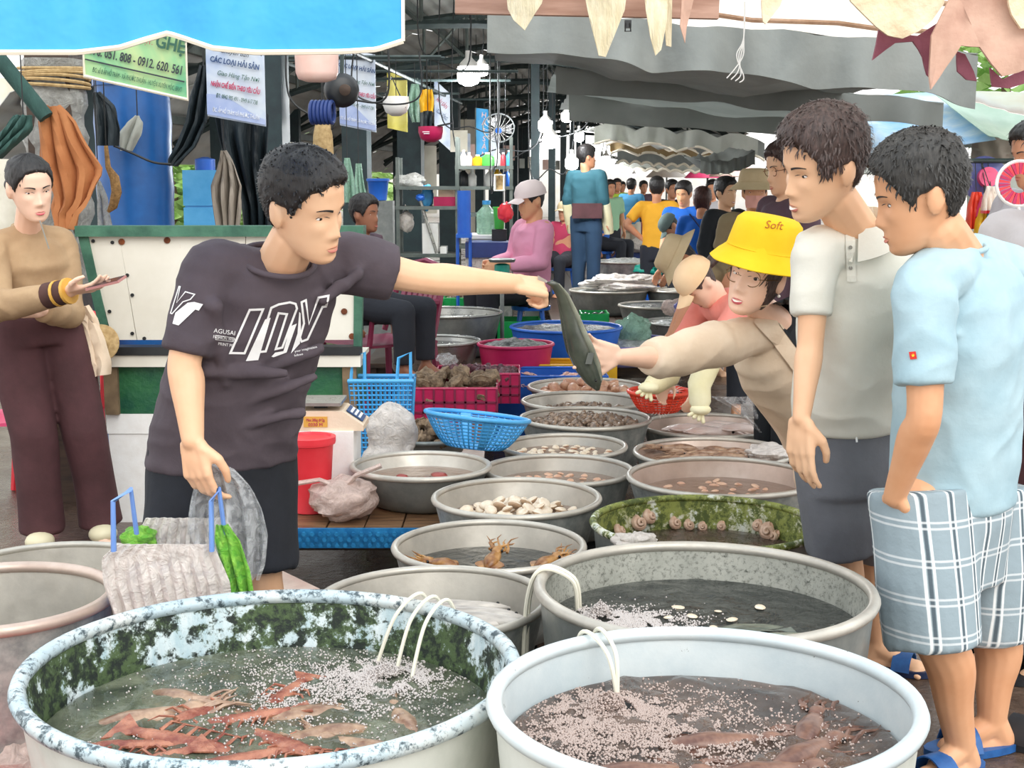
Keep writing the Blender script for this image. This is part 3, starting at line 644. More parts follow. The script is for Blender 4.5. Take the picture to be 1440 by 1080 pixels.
sp = Placer(make_squid('brown striped squid laid flat beside the white bag', 'striped squid in the basin', 'squid_brown', .15, .024))
for i in range(13): sp.put(B12['c'] + V((U(-.6, .35) * B12['R'], U(-.6, .6) * B12['R'], z - B12['c'].z + U(0, .02))), (0, U(-.1, .1), U(-.4, .4) + (0 if i % 2 else math.pi)), U(.85, 1.1))
B13 = basin('grey basin heaped with small dark snails and baby octopus', 735, 910, 574, .416, .24, 'alu', 'alu_out', stand=True)
z = B13['zr'] - .03
sp = Placer(make_lump('small dark snail shell in the heaped grey basin', 'small dark snails heaped', 'snail_shell', 'snail', (.019, .014, .012), 'snail', .3)); scatter(sp, B13, z, 120, .95, (.8, 1.4), 1.2, .026, .01); scatter(sp, B13, z + .014, 70, .8, (.8, 1.4), 1.2, .03, .012)
B14 = basin('grey basin half full of brown whelks behind the snail heap', 737, 896, 552, .399, .22, stand=True)
z = B14['zr'] - .06
sp = Placer(make_lump('brown whelk in the half full basin', 'brown whelks half filling a basin', 'snail_shell', 'whelk', (.022, .016, .014), 'snail', .3, 5)); scatter(sp, B14, z, 70, .9, (.9, 1.5), 1.2, .032, .0); scatter(sp, B14, z + .018, 30, .6, (.9, 1.5), 1.2, .034, .01, .06, -.03)
B15 = basin('shallow basin brimming with pale skinned squid beside the red basket', 903, 1087, 583, .344, .2, 'alu_pink', stand=True)
sp = Placer(make_squid('pale pink squid body laid flat in the brimming basin', 'pale squid in the brimming basin', 'squid_pale', .24, .042, 'squid', 6, .3))
for i, (dx, dy, rz) in enumerate(((-.35, .3, .1), (.2, .35, .05), (-.3, -.1, -.1), (.25, 0, .1), (-.1, -.4, .02), (.4, -.35, -.1), (0, .15, .15))): sp.put(B15['c'] + V((dx * B15['R'], dy * B15['R'], .344 - B15['c'].z - .035 + .012 * (i % 3) + (i > 3) * .015)), (0, 0, rz), .9)
B16 = basin('shallow grey basin of pinkish ark shells under the held fish', 744, 900, 533, .378, .16, 'alu', 'alu_dark', rb=.7, stand=True)
z = .378 - .03
mat('ark_shell', '#b98066', '#e3b898', 18, rough=.4)
sp = Placer(make_lump('pinkish brown ark shell in the shallow basin', 'pinkish ark shells', 'ark_shell', 'ark_shell', (.042, .028, .022), 'shellfish', .15, 3)); scatter(sp, B16, z, 34, .9, (.8, 1.2), .6, .062, .0); scatter(sp, B16, z + .03, 18, .65, (.8, 1.2), .6, .066, .012)
B17 = basin('large plain metal basin with a little water next to the red cloth', -170, 147, 797, .46, .46, 'alu', 'alu_out', 'alu_pink', .8, rr=.016)
water(B17, .16, 'water_dark', 'shallow grey water in the large plain basin', .002)
B18 = basin('empty wide metal basin behind the large plain one', -70, 212, 765, .34, .34, 'alu', 'alu_out', 'alu', .8)
# ------------------------------------------------------------ people: head
HT = [(-.118, .012, .070, .040), (-.112, .026, .084, .022), (-.100, .040, .090, .004), (-.082, .051, .090, -.022), (-.06, .0595, .0895, -.050), (-.035, .065, .090, -.070), (0, .070, .0905, -.088),
      (.03, .0735, .0925, -.096), (.06, .0725, .0895, -.094), (.085, .064, .076, -.082), (.104, .046, .052, -.058), (.116, .022, .024, -.028), (.120, .004, .004, -.006)]
def hrow(z): return tuple(interp([(r[0], r[i]) for r in HT], z) for i in (1, 2, 3))
def gs(x, m, s): return math.exp(-((x - m) / s) ** 2)
NEXP = 2.35
def hfeat(x, z):
    """relief of the face, metres forward"""
    f = 0; ax = abs(x)
    if -.062 < z < .016:
        t = (0.012 - z) / .058; amp = interp([(0, .001), (.35, .009), (.8, .021), (.9, .022), (1, .012), (1.2, 0)], t); sg = interp([(0, .007), (.5, .0085), (.85, .0125), (1.1, .012)], t); f += amp * gs(x, 0, sg)
    f += .006 * gs(ax, .016, .006) * gs(z, -.043, .008)
    f -= .010 * gs(ax, .031, .014) * gs(z, .002, .012); f += .004 * gs(z, .02, .009) * gs(ax, .028, .03)
    f += .004 * gs(ax, .046, .016) * gs(z, -.022, .016); f += .006 * gs(x, 0, .026) * gs(z, -.07, .02)
    f += .0035 * gs(x, 0, .017) * gs(z, -.0665, .0045) + .004 * gs(x, 0, .015) * gs(z, -.0775, .005) - .004 * gs(x, 0, .02) * gs(z, -.072, .0025)
    f -= .003 * gs(x, 0, .02) * gs(z, -.088, .005); f += .004 * gs(x, 0, .02) * gs(z, -.102, .009); return f
def hsurf(x, z):
    w_, yf, yb = hrow(z); c = (yf + yb) / 2; a = (yf - yb) / 2; k = max(0, 1 - abs(x / w_) ** NEXP) if w_ > 0 else 0
    return c + a * k ** (1 / NEXP) + hfeat(x, z)
def hpoint(z, t, grow=0):
    w_, yf, yb = hrow(z); c = (yf + yb) / 2; a = (yf - yb) / 2 + grow; w_ = w_ + grow; cs, sn = math.cos(t), math.sin(t)
    x = w_ * math.copysign(abs(cs) ** (2 / NEXP), cs); y = c + a * math.copysign(abs(sn) ** (2 / NEXP), sn)
    return V((x, y, z))
def head_mesh(g, M):
    nz, nt = 64, 72; rg = []
    for i in range(nz + 1):
        z = lerp(-.118, .120, i / nz); r = []
        for k in range(nt):
            p = hpoint(z, 2 * math.pi * k / nt)
            if p.y > 0: p.y += hfeat(p.x, z) * sstep(0, .04, p.y)
            r.append(M @ p)
        rg.append(r)
    g.loft(rg)
    for s in (-1, 1):
        R = Euler((.15, 0, s * -.35)).to_matrix()
        g.ell((s * .074, -.012, -.008), (.009, .019, .032), R, M=M); g.ell((s * .079, -.02, -.002), (.005, .018, .028), R, M=M)
def patch(g, M, x0, x1, zlo, zhi, off=.0012, nx=10, nz=4):
    def fn(a, b): x = lerp(x0, x1, a); z = lerp(zlo(a), zhi(a), b); return M @ V((x, hsurf(x, z) + off * (1 + 0 * a), z))
    def fb(a, b): x = lerp(x0, x1, a); z = lerp(zlo(a), zhi(a), b); return M @ V((x, hsurf(x, z) - .004, z))
    N = len(g.v); g.grid(fn, nx, nz); g.grid(fb, nx, nz)
mat('skin_light', '#e9b48c', '#f0c29c', 5, rough=.5); mat('skin_tan', '#d99c72', '#e4ad85', 5, rough=.5); mat('skin_fair', '#efc0a4', '#f5cdb4', 5, rough=.5); mat('skin_dark', '#8f5c44', '#a26d52', 5, rough=.5); mat('skin_mid', '#c98a66', '#d99d7a', 5, rough=.5)
mat('eye_white', '#efe8e2', rough=.2); mat('iris', '#21150f', rough=.1); mat('lip', '#c9796a', rough=.4); mat('lip_pink', '#d4606a', rough=.35); mat('teeth', '#f6f0e6', rough=.3)
def hair_mat(name, c, c2):
    m, t = newmat(name); v = t.coord((1, 1, .25)); n = t.noise(v, 130, 4, .6); t.l(t.ramp(n, [(.3, c), (.75, c2)]), t.b.inputs['Base Color']); t.b.inputs['Roughness'].default_value = .5; t.bump(n, .6, .004)
hair_mat('hair_black', '#131112', '#2c2725'); hair_mat('hair_brown', '#2a1f1c', '#5e4a44'); hair_mat('hair_grey', '#1c1b1a', '#45423e'); hair_mat('hair_auburn', '#3a2420', '#5f3d36')
HL_SHORT = [(0, .066), (25, .064), (42, .052), (55, .030), (66, .0), (74, -.018), (82, .004), (100, .012), (112, -.02), (130, -.055), (180, -.075)]
HL_LONG = [(0, .070), (30, .062), (50, .035), (62, -.01), (72, -.05), (85, -.085), (110, -.10), (180, -.11)]
HL_TIED = [(0, .072), (30, .064), (50, .036), (64, .008), (74, -.012), (82, .006), (100, .01), (115, -.03), (140, -.06), (180, -.08)]
def hair(M, parent, m, hl=HL_SHORT, thick=.016, top=.012, strands=500, ln=.03, seed=1, rag=.006, fluff=.3, swept=0):
    g = MB(); nz, nt = 60, 90; rg = []
    def ang(t): a = math.degrees(t) - 90; a = abs((a + 180) % 360 - 180); return a
    def thickness(z, t):
        h0 = interp(hl, ang(t)) + rag * noise.noise(V((t * 9, seed, 0))) + rag * .7 * noise.noise(V((t * 31, seed, 2)))
        k = sstep(-.004, .014, z - h0); return lerp(-.012, lerp(thick * .45, thick, sstep(-.05, .06, z)) + top * sstep(.05, .11, z), k), k
    for i in range(nz + 1):
        z = lerp(-.116, .120, i / nz); r = []
        for k in range(nt):
            t = 2 * math.pi * k / nt; th, kk = thickness(z, t); p = hpoint(z, t); c = V((0, -.005, .02)); d = (p - c).normalized()
            p = p + d * (th + .004 * kk * noise.noise(V((t * 14, z * 40, seed))))
            r.append(M @ p)
        rg.append(r)
    g.loft(rg)
    rnd = random.Random(seed)
    for i in range(strands):
        t = rnd.uniform(0, 6.283); z = rnd.uniform(-.08, .119); th, kk = thickness(z, t)
        if kk < .35: continue
        p = hpoint(z, t); d = (p - V((0, -.005, .02))).normalized(); p = p + d * (th - .002)
        fl = V((p.x * 2 + rnd.uniform(-.3, .3) + swept, .5 * rnd.uniform(-.3, 1) + p.y * 3, -.9 + 1.1 * sstep(.06, .12, z))); fl = (fl - d * fl.dot(d)).normalized()
        fl = (fl + d * fluff * rnd.uniform(.1, 1)).normalized(); L = ln * rnd.uniform(.6, 1.2); w_ = rnd.uniform(.0012, .003); s = d.cross(fl).normalized() * w_
        q1 = p + fl * L * .55 + d * .002; q2 = p + fl * L - d * .004
        g.add([M @ k for k in (p - s - d * .002, p + s - d * .002, q1 + s * .8, q1 - s * .8, q2)], [(0, 1, 2, 3), (3, 2, 4)])
    return g.build('hair', m, parent, smooth='all')
def head_frame(pos, yaw, pitch=0, roll=0, s=1):
    """yaw 0 looks at the camera, +90 to image right; pitch > 0 looks down; roll tips to image right"""
    R = Matrix.Rotation(math.radians(yaw + 180), 4, 'Z') @ Matrix.Rotation(math.radians(roll), 4, 'Y') @ Matrix.Rotation(math.radians(-pitch), 4, 'X')
    return Matrix.Translation(pos) @ R @ Matrix.Scale(s, 4)
def face(M, T, brow='hair_black', lip='lip', mouth=0, lids=.5, gaze=0):
    for s in (-1, 1):
        g = MB(); ex = .031; y = hsurf(s * ex, .002); op = .0062 * (1 - lids * .55)
        g.ell((s * ex, y - .0034, .0015), (.0135, .006, op + .001), M=M, seg=12, rings=8); e = g.build('eye', 'eye_white', T)
        g = MB(); g.ell((s * ex + gaze, y - .0006, .0012), (.0074, .0042, op + .0013), M=M, seg=10, rings=6); g.build('iris', 'iris', e)
        g = MB(); g.tube([M @ V((s * ex + q * .0155, hsurf(s * ex + q * .0155, .004) + .0012, .0025 + op * (1 - q * q) + .001)) for q in (-1, -.6, -.2, .2, .6, 1)], [.0006, .0014, .0016, .0016, .0014, .0006], 5); g.build('eyelash', 'iris', e)
        g = MB(); patch(g, M, s * .014, s * .05, lambda a: .0175 + .006 * math.sin(a * 2.4), lambda a: .0235 + .006 * math.sin(a * 2.4) - .004 * a, .0018); g.build('eyebrow', brow, T)
    wl = .021
    g = MB(); patch(g, M, -wl, wl, lambda a: -.0722 + .002 * abs(a - .5), lambda a: -.0722 + .0065 * math.sin(a * math.pi) ** .7 - .0012 * gs(a, .5, .08), .001); g.build('upper_lip', lip, T)
    g = MB(); dz = .004 * mouth; patch(g, M, -wl * .9, wl * .9, lambda a: -.0725 - dz - .009 * math.sin(a * math.pi) ** .7, lambda a: -.0728 - dz * math.sin(a * math.pi), .0012); g.build('lower_lip', lip, T)
    if mouth:
        g = MB(); patch(g, M, -wl * .75, wl * .75, lambda a: -.0725 - .0048 * mouth * math.sin(a * math.pi), lambda a: -.0705, .0016); g.build('teeth', 'teeth', T)
# ------------------------------------------------------------ people: hands
def hand(g, wrist, d, n, curl, s=1, side=1, thumb=(.6, .35), spread=.12, thick=1):
    """d: towards the fingertips, n: out of the back of the hand, curl: bend of each of four fingers (radians per joint), thumb leaves on `side` of d x n"""
    d = d.normalized(); x = d.cross(n).normalized() * side; n = (n - d * n.dot(d)).normalized()
    k = wrist + d * .085 * s
    for q in (-.5, -.16, .16, .5): g.cap(wrist + x * q * .045 * s + d * .012 * s, k + x * q * .062 * s - d * .006 * s * abs(q), .0145 * s * thick, .0115 * s * thick, 9)
    g.ell(wrist + d * .045 * s, (.001 + .036 * s, .045 * s, .014 * s), Matrix((x, d, n)).transposed(), 10, 7)
    L = ((.042, .026, .021), (.046, .029, .022), (.042, .027, .021), (.034, .021, .018))
    for i, (q, ln) in enumerate(zip((.5, .17, -.17, -.5), L)):
        p = k + x * q * .062 * s - d * (.006 * s * abs(q)); dirn = (d + x * q * spread).normalized(); r = .0098 * s * (.88 if i == 3 else 1); c = curl[i]
        ax = x
        for j, seg_l in enumerate(ln):
            bend = c[j] if isinstance(c, (tuple, list)) else c
            dirn = (Matrix.Rotation(-bend * side, 3, ax) @ dirn).normalized() if True else dirn
            e = p + dirn * seg_l * s; g.cap(p, e, r, r * .9, 9); p = e; r *= .9
    b = wrist + d * .022 * s + x * .026 * s; t1 = (d * .62 + x * thumb[0] * 1.2 - n * thumb[1]).normalized(); m1 = b + t1 * .042 * s
    t2 = (d * .95 + x * (thumb[0] - .35) - n * thumb[1] * 1.2).normalized(); m2 = m1 + t2 * .033 * s; t3 = (d + x * (thumb[0] - .7) - n * thumb[1]).normalized()
    g.cap(b, m1, .0155 * s, .0125 * s, 9); g.cap(m1, m2, .0118 * s, .0105 * s, 9); g.cap(m2, m2 + t3 * .026 * s, .0105 * s, .0085 * s, 9)
def foot(g, ankle, fwd, s=1, flat=True):
    fwd = V((fwd.x, fwd.y, 0)).normalized(); x = fwd.cross(V((0, 0, 1))); b = V((ankle.x, ankle.y, ankle.z - .062 * s))
    g.cap(ankle, b - fwd * .03 * s + V((0, 0, .006)), .036 * s, .034 * s); g.cap(ankle - V((0, 0, .01)), b + fwd * .11 * s - V((0, 0, .004)), .036 * s, .024 * s); g.cap(b - fwd * .03 * s, b + fwd * .12 * s - V((0, 0, .004)), .032 * s, .03 * s)
    for i, q in enumerate((-.032, -.014, .002, .017, .031)): g.cap(b + fwd * .12 * s + x * q * s - V((0, 0, .012)), b + fwd * (.158 - abs(q + .02) * .5) * s + x * q * 1.15 * s - V((0, 0, .016)), .011 * s, .009 * s, 8)
# ------------------------------------------------------------ people: bodies and clothes
def oval(c, x, y, a, b, n=28, e=2.5):
    r = []
    for i in range(n):
        t = 2 * math.pi * i / n; cs, sn = math.cos(t), math.sin(t); r.append(c + x * a * math.copysign(abs(cs) ** (2 / e), cs) + y * b * math.copysign(abs(sn) ** (2 / e), sn))
    return r
def torso_rings(J, spec):
    """spec: list of (t, halfwidth, halfdepth); t 0 = pelvis, 1 = shoulder line, >1 towards neck, <0 below the pelvis"""
    pe, sh, nk = J['pelvis'], (J['sh_l'] + J['sh_r']) / 2, J['neck']; xs = (J['sh_r'] - J['sh_l']).normalized(); xh = (J['hip_r'] - J['hip_l']).normalized(); out = []
    mid = J.get('mid')
    for t, a, b in spec:
        if t <= 1:
            c = lerp(pe, sh, t)
            if mid is not None: k = max(0, min(1, t)); c = pe * (1 - k) ** 2 + mid * 2 * k * (1 - k) + sh * k * k
            if t < 0: dn = J.get('down', V((0, 0, -1))); c = pe + dn * (-t) * (sh - pe).length
        else: c = lerp(sh, nk, t - 1)
        x = lerp(xh, xs, max(0, min(1, t))).normalized(); up = ((nk - pe) if t > .5 else (sh - pe)).normalized() if t > 0 else -J.get('down', V((0, 0, -1)))
        y = up.cross(x).normalized(); x = y.cross(up).normalized(); off = J.get('off', {}).get(t)
        out.append(oval(c, x, y, a, b))
    return out
def wrinkle(me, amp, scale, stretch=(1, 1, 1), seed=0, zlo=None):
    vs = me.vertices; nr = [v.normal.copy() for v in vs]
    for v, k in zip(vs, nr):
        p = V((v.co.x * stretch[0], v.co.y * stretch[1], v.co.z * stretch[2])) * scale + V((seed, seed * .7, 0))
        w_ = noise.noise(p + V((noise.noise(p * .6), noise.noise(p * .6 + V((9, 0, 0))), 0)) * .9); v.co += k * amp * (1 - abs(w_) * 2.2)
    return me
def clothes(T, name, g, m, voxel=.008, smooth=5, wr=None, label=None):
    me = remesh(g, voxel, smooth)
    if wr: wrinkle(me, *wr)
    o = link(name, shift(me, T.location), m, T, smooth='all', fix=False)
    if label: o['label'] = label
    return o
def skin_body(T, g, m, voxel=.0055, smooth=3):
    return link('body', shift(remesh(g, voxel, smooth), T.location), m, T, smooth='all', fix=False)
def limb(g, pts, rs, seg=14, n=5):
    """one smooth tapering limb through the given points"""
    pts = [V(p) for p in pts]; q, r = [], []
    for i in range(len(pts) - 1):
        p0, p1, p2, p3 = pts[max(0, i - 1)], pts[i], pts[i + 1], pts[min(len(pts) - 1, i + 2)]; a0, a1, a2, a3 = rs[max(0, i - 1)], rs[i], rs[i + 1], rs[min(len(rs) - 1, i + 2)]
        for k in range(n):
            t = k / n; f = lambda w, x, y, z: .5 * ((2 * x) + (y - w) * t + (2 * w - 5 * x + 4 * y - z) * t * t + (3 * x - w - 3 * y + z) * t ** 3); q.append(f(p0, p1, p2, p3)); r.append(f(a0, a1, a2, a3))
    q.append(pts[-1]); r.append(rs[-1]); g.tube(q, r, seg); g.ell(pts[0], rs[0]); g.ell(pts[-1], rs[-1])
def arm(g, J, s, k=1, upper=True):
    sh, el, wr = J['sh_' + s], J['el_' + s], J['wr_' + s]
    limb(g, [sh, lerp(sh, el, .45), el, lerp(el, wr, .28), lerp(el, wr, .65), wr], [.05 * k, .047 * k, .040 * k, .0425 * k, .034 * k, .027 * k])
def leg(g, J, s, k=1):
    hp, kn, an = J['hip_' + s], J['kn_' + s], J['an_' + s]; bk = J.get('calf', V((0, .018, 0)))
    limb(g, [hp, lerp(hp, kn, .5), kn, lerp(kn, an, .32) + bk * .7, lerp(kn, an, .66) + bk * .25, an], [.083 * k, .07 * k, .054 * k, .056 * k, .043 * k, .034 * k])
def sleeve(g, J, s, f, r0, r1, flare=0):
    """short sleeve down to fraction f of the upper arm"""
    sh, el = J['sh_' + s], J['el_' + s]; e = lerp(sh, el, f); d = (el - sh).normalized()
    g.tube([sh - d * .03, sh + d * .02, lerp(sh, e, .5), e], [r0 * .75, r0, (r0 + r1) / 2, r1], 18)
def long_sleeve(g, J, s, r0, r1, r2, f=1):
    sh, el, wr = J['sh_' + s], J['el_' + s], J['wr_' + s]; e = lerp(el, wr, f); d = (el - sh).normalized()
    g.tube([sh - d * .03, sh + d * .03, lerp(sh, el, .6), el], [r0 * .75, r0, (r0 + r1) / 2, r1], 16); g.ell(el, r1); g.tube([el, lerp(el, e, .5), e], [r1, (r1 + r2) / 2 + .004, r2], 16)
def ring_collar(T, name, m, c, x, y, a, b, r, tilt=0):
    g = MB(); g.tube(oval(c, x, y, a, b, 32, 2), r, 8, closed=True); return g.build(name, m, T)
def project_print(T, name, me, M, target_me, m, d, off=.0025, maxd=.5):
    """lay a flat mesh (text, shapes) onto a clothing surface along direction d"""
    bm = bmesh.new(); bm.from_mesh(me)
    bmesh.ops.triangulate(bm, faces=bm.faces)
    for _ in range(3):
        es = [e for e in bm.edges if e.calc_length() > .02]
        if es: bmesh.ops.subdivide_edges(bm, edges=es, cuts=1); bmesh.ops.triangulate(bm, faces=[f for f in bm.faces if len(f.verts) > 3])
    tb = bmesh.new(); tb.from_mesh(target_me); tree_ = BVHTree.FromBMesh(tb); tb.free()
    for v in bm.verts:
        p = M @ v.co; hit = tree_.ray_cast(p - T.location - d * .3, d, maxd + .3)
        v.co = (hit[0] - d * off) if hit[0] is not None else p - T.location
    out = bpy.data.meshes.new(name); bm.to_mesh(out); bm.free(); return link(name, out, m, T, smooth=False, fix=False)
def poly_mesh(polys):
    bm = bmesh.new()
    for pl in polys: bm.faces.new([bm.verts.new((x, y, 0)) for x, y in pl])
    me = bpy.data.meshes.new('p'); bm.to_mesh(me); bm.free(); return me
def stroke(poly, w_):
    """outline band of a closed polygon as quads"""
    n = len(poly); out = []
    pts = [V((x, y, 0)) for x, y in poly]; inn = []
    for i in range(n):
        a = (pts[i] - pts[i - 1]).normalized(); b = (pts[(i + 1) % n] - pts[i]).normalized(); na = V((-a.y, a.x, 0)); nb = V((-b.y, b.x, 0)); mm = (na + nb); mm = mm / max(.35, mm.length_squared / 2 if mm.length_squared > .01 else 1)
        inn.append(pts[i] + mm * w_)
    return [[tuple(pts[i])[:2], tuple(pts[(i + 1) % n])[:2], tuple(inn[(i + 1) % n])[:2], tuple(inn[i])[:2]] for i in range(n)]
# ------------------------------------------------------------ cloth materials for people
def fabric(name, c, c2=None, rough=.85, sc_=6, bump=.3, bsc=8, stretch=(1, 1, 1)): return mat(name, c, c2 or c, sc_, rough=rough, bump=bump, bsc=bsc, bdist=.02, stretch=stretch)
fabric('tee_charcoal', '#4a4046', '#564b51'); fabric('shorts_black', '#15171d', '#1e2129'); fabric('polo_grey', '#e3dfd1', '#ebe8dc'); fabric('shorts_grey', '#6b6d74', '#787a80')
fabric('tee_blue', '#a0bcc6', '#b0c9d1'); fabric('blazer', '#ddc4a8', '#e8d3ba'); fabric('tee_black', '#17191d', '#22252a'); fabric('top_tan', '#a58664', '#b4967374'[:7]); fabric('pants_brown', '#46292b', '#553336')
fabric('salmon', '#e88476', '#f0978a'); fabric('glove_cream', '#e0d6a8', '#ece4c0'); fabric('hat_yellow', '#f2c50c', '#f8d020', bump=.1); fabric('cap_peach', '#efc79a', '#f5d4ac', bump=.1); fabric('hat_beige', '#c2ab84', '#d0bb96', bump=.1)
fabric('white_cloth', '#e9e6e2', '#f5f3ef'); fabric('print_white', '#f1eeec'); fabric('print_red', '#d8342a'); fabric('print_gold', '#f4d23a')
m, t = newmat('plaid'); tc = t.n('TexCoord'); sx = t.n('SeparateXYZ'); t.l(tc.outputs['Object'], sx.inputs[0])
def _frac(sock_a, k, sock_b=None, kb=0):
    a = t.n('Math', operation='MULTIPLY'); a.inputs[1].default_value = k; t.l(sock_a, a.inputs[0]); o = a.outputs[0]
    if sock_b is not None:
        b = t.n('Math', operation='MULTIPLY'); b.inputs[1].default_value = kb; t.l(sock_b, b.inputs[0]); s = t.n('Math', operation='ADD'); t.l(o, s.inputs[0]); t.l(b.outputs[0], s.inputs[1]); o = s.outputs[0]
    f = t.n('Math', operation='FRACT'); t.l(o, f.inputs[0]); return f.outputs[0]
fx = _frac(sx.outputs['X'], 13, sx.outputs['Y'], 9); fz = _frac(sx.outputs['Z'], 11)
vert = t.ramp(fx, [(0, '#93a2a9'), (.33, '#93a2a9'), (.35, '#eef0ee'), (.40, '#eef0ee'), (.43, '#9aa8ae'), (.46, '#55626a'), (.54, '#55626a'), (.57, '#9aa8ae'), (.60, '#eef0ee'), (.65, '#eef0ee'), (.67, '#93a2a9')])
hor = t.ramp(fz, [(0, 0.0), (.42, 0.0), (.44, .6), (.48, .6), (.50, 0.0), (.58, 0.0), (.60, .6), (.64, .6), (.66, 0.0)])
t.l(t.mix(hor, vert, '#e8eaea'), t.b.inputs['Base Color']); t.b.inputs['Roughness'].default_value = .85; t.bump(t.noise(t.coord(), 14, 4), .25, .02)
def PJ(**kw): return {k: (P(*v) if isinstance(v, tuple) else v) for k, v in kw.items()}
def pieces_body(J, HM, arms='lr', legs='lr', k=1, neckr=.052, kl=1):
    g = MB(); head_mesh(g, HM); nb = HM @ V((0, -.02, -.085)); g.cap(J['neck'] - V((0, 0, .03)), nb, neckr * 1.12, neckr)
    g.loft(torso_rings(J, [(0, .13, .09), (.35, .13, .09), (.7, .15, .095), (.93, .13, .08), (1.1, .09, .07), (1.6, .05, .05)]))
    for s in arms: arm(g, J, s, k)
    for s in legs: leg(g, J, s, kl)
    return g
def yoke(g, J, r=.072, rn=.06, lift=.0):
    """fills the slope between neck and shoulder"""
    for s in 'lr':
        n, sh = J['neck'], J['sh_' + s]; g.cap(lerp(n, sh, .2) - V((0, 0, .045 - lift)), lerp(n, sh, .92) - V((0, 0, .012)), rn, r)
# ------------------------------------------------------------ the seller holding out a fish
J = PJ(neck=(387, 372, 3.58), sh_l=(298, 372, 3.5), sh_r=(474, 366, 3.68), el_l=(260, 505, 3.45), wr_l=(271, 618, 3.38), el_r=(592, 391, 3.74), wr_r=(722, 399, 3.86), pelvis=(312, 640, 3.72), hip_l=(268, 655, 3.68), hip_r=(362, 662, 3.78), kn_l=(247, 800, 3.62), kn_r=(368, 800, 3.74))
J['an_l'] = V((J['kn_l'].x, 3.66, .08)); J['an_r'] = V((J['kn_r'].x, 3.76, .08)); J['mid'] = P(335, 500, 3.66)
HS = head_frame(P(426, 290, 3.46), 58, 17, 12, 1.10)
T = thing('person', 'person in a charcoal printed t-shirt reaching out a fish across the basins', 'person', V((-.72, 3.7, 0)))
g = pieces_body(J, HS, k=1.06, neckr=.06, kl=1.05)
FW = P(778, 400, 3.9)
hand(g, J['wr_r'], (P(776, 406, 3.9) - J['wr_r']), V((0, -.5, .8)), [(1.0, 1.35, .9), (1.05, 1.4, .9), (1.1, 1.4, .9), (1.15, 1.4, .9)], 1.06, -1, (.35, .5), .05)
hand(g, J['wr_l'], V((.12, -.02, -1)), V((-.5, -.85, 0)), [(.35, .5, .4), (.4, .55, .4), (.45, .6, .4), (.5, .65, .4)], 1.1, -1, (.45, .4), .05)
foot(g, J['an_l'], V((0, -1, 0))); foot(g, J['an_r'], V((.2, -1, 0)))
skin_body(T, g, 'skin_light', .005)
hair(HS, T, 'hair_black', [(0, .070), (20, .066), (34, .060), (48, .056), (58, .040), (68, .018), (76, -.006), (86, .008), (100, .014), (112, -.02), (130, -.055), (180, -.075)], .012, .010, 1300, .013, 3, .005, .9); face(HS, T, lids=.75)
g = MB(); g.loft(torso_rings(J, [(-.04, .205, .125), (.12, .20, .125), (.4, .19, .125), (.7, .195, .13), (.88, .185, .12), (1.0, .15, .10), (1.35, .10, .085), (1.5, .085, .08)]))
sleeve(g, J, 'l', .93, .072, .062); sleeve(g, J, 'r', .66, .084, .074); yoke(g, J, .074, .07, .01)
for a, b in (((300, 550, 3.54), (450, 490, 3.58)), ((270, 590, 3.56), (440, 530, 3.59)), ((250, 612, 3.58), (425, 580, 3.60)), ((300, 430, 3.42), (318, 540, 3.52)), ((455, 420, 3.56), (505, 385, 3.60)), ((290, 520, 3.5), (400, 525, 3.53))): g.cap(P(*a), P(*b), .020, .012)
sh_ = clothes(T, 'shirt', g, 'tee_charcoal', .0075, 6, (.006, 7, (1, 1, 1.7), 3))
ring_collar(T, 'collar', 'tee_charcoal', P(390, 366, 3.54), V((1, .3, -.1)).normalized(), V((-.25, .9, .42)).normalized(), .094, .09, .008)
g = MB(); g.loft(torso_rings(J, [(-.35, .165, .12), (-.1, .175, .12), (.1, .17, .115)]))
for s, q in (('l', .1), ('r', .1)): g.tube([J['hip_' + s] + V((0, 0, .05)), lerp(J['hip_' + s], J['kn_' + s], .5), J['kn_' + s]], [.108, .106, .10], 18)
clothes(T, 'shorts', g, 'shorts_black', .009, 5, (.005, 7, (1, 1, .6), 8))
# print on the shirt
def crop(pts, ox=200, oy=370, s=4.697): return [(ox + x / s, oy + y / s) for x, y in pts]
def lay_print(T, polys, target, m, name, Y, parent_off=.003):
    bm = bmesh.new()
    for pl in polys:
        try: bm.faces.new([bm.verts.new(P(u, v, Y)) for u, v in pl])
        except Exception: pass
    me = bpy.data.meshes.new('p'); bm.to_mesh(me); bm.free(); c = P(*polys[0][0], Y); d = (c - V((0, 0, CAMH))).normalized()
    return project_print(T, name, me, Matrix.Identity(4), target.data, m, d, parent_off)
def band(poly, w_): return stroke(poly, w_)
Lt = [crop([(705, 302), (812, 298), (680, 612), (568, 608)]), crop([(850, 290), (905, 265), (985, 250), (1030, 262), (1042, 300), (940, 575), (878, 588), (955, 345), (912, 340), (825, 600), (755, 606)]), crop([(1058, 252), (1103, 232), (1122, 400), (1180, 218), (1262, 203), (1250, 292), (1222, 296), (1118, 520), (1066, 538), (1050, 500), (1078, 402)])]
ol = []
for pl in Lt: ol += stroke(pl, 3.2)
lay_print(T, ol, sh_, 'print_white', 'print_lettering', 3.4)
fl_ = [crop([(812, 372), (850, 360), (765, 650), (680, 656)]), crop([(1046, 320), (1056, 330), (1060, 470), (1052, 540), (990, 608), (1035, 470)]), crop([(985, 420), (1030, 400), (960, 600), (870, 632), (855, 628), (880, 600), (938, 590)])]
lay_print(T, fl_, sh_, 'print_white', 'print_shadow', 3.4)
sl = stroke(crop([(240, 150), (256, 152), (228, 262), (285, 186), (356, 206), (322, 246), (272, 262), (196, 346), (180, 340)]), 1.6)
lay_print(T, sl, sh_, 'print_white', 'sleeve_print_outline', 3.3)
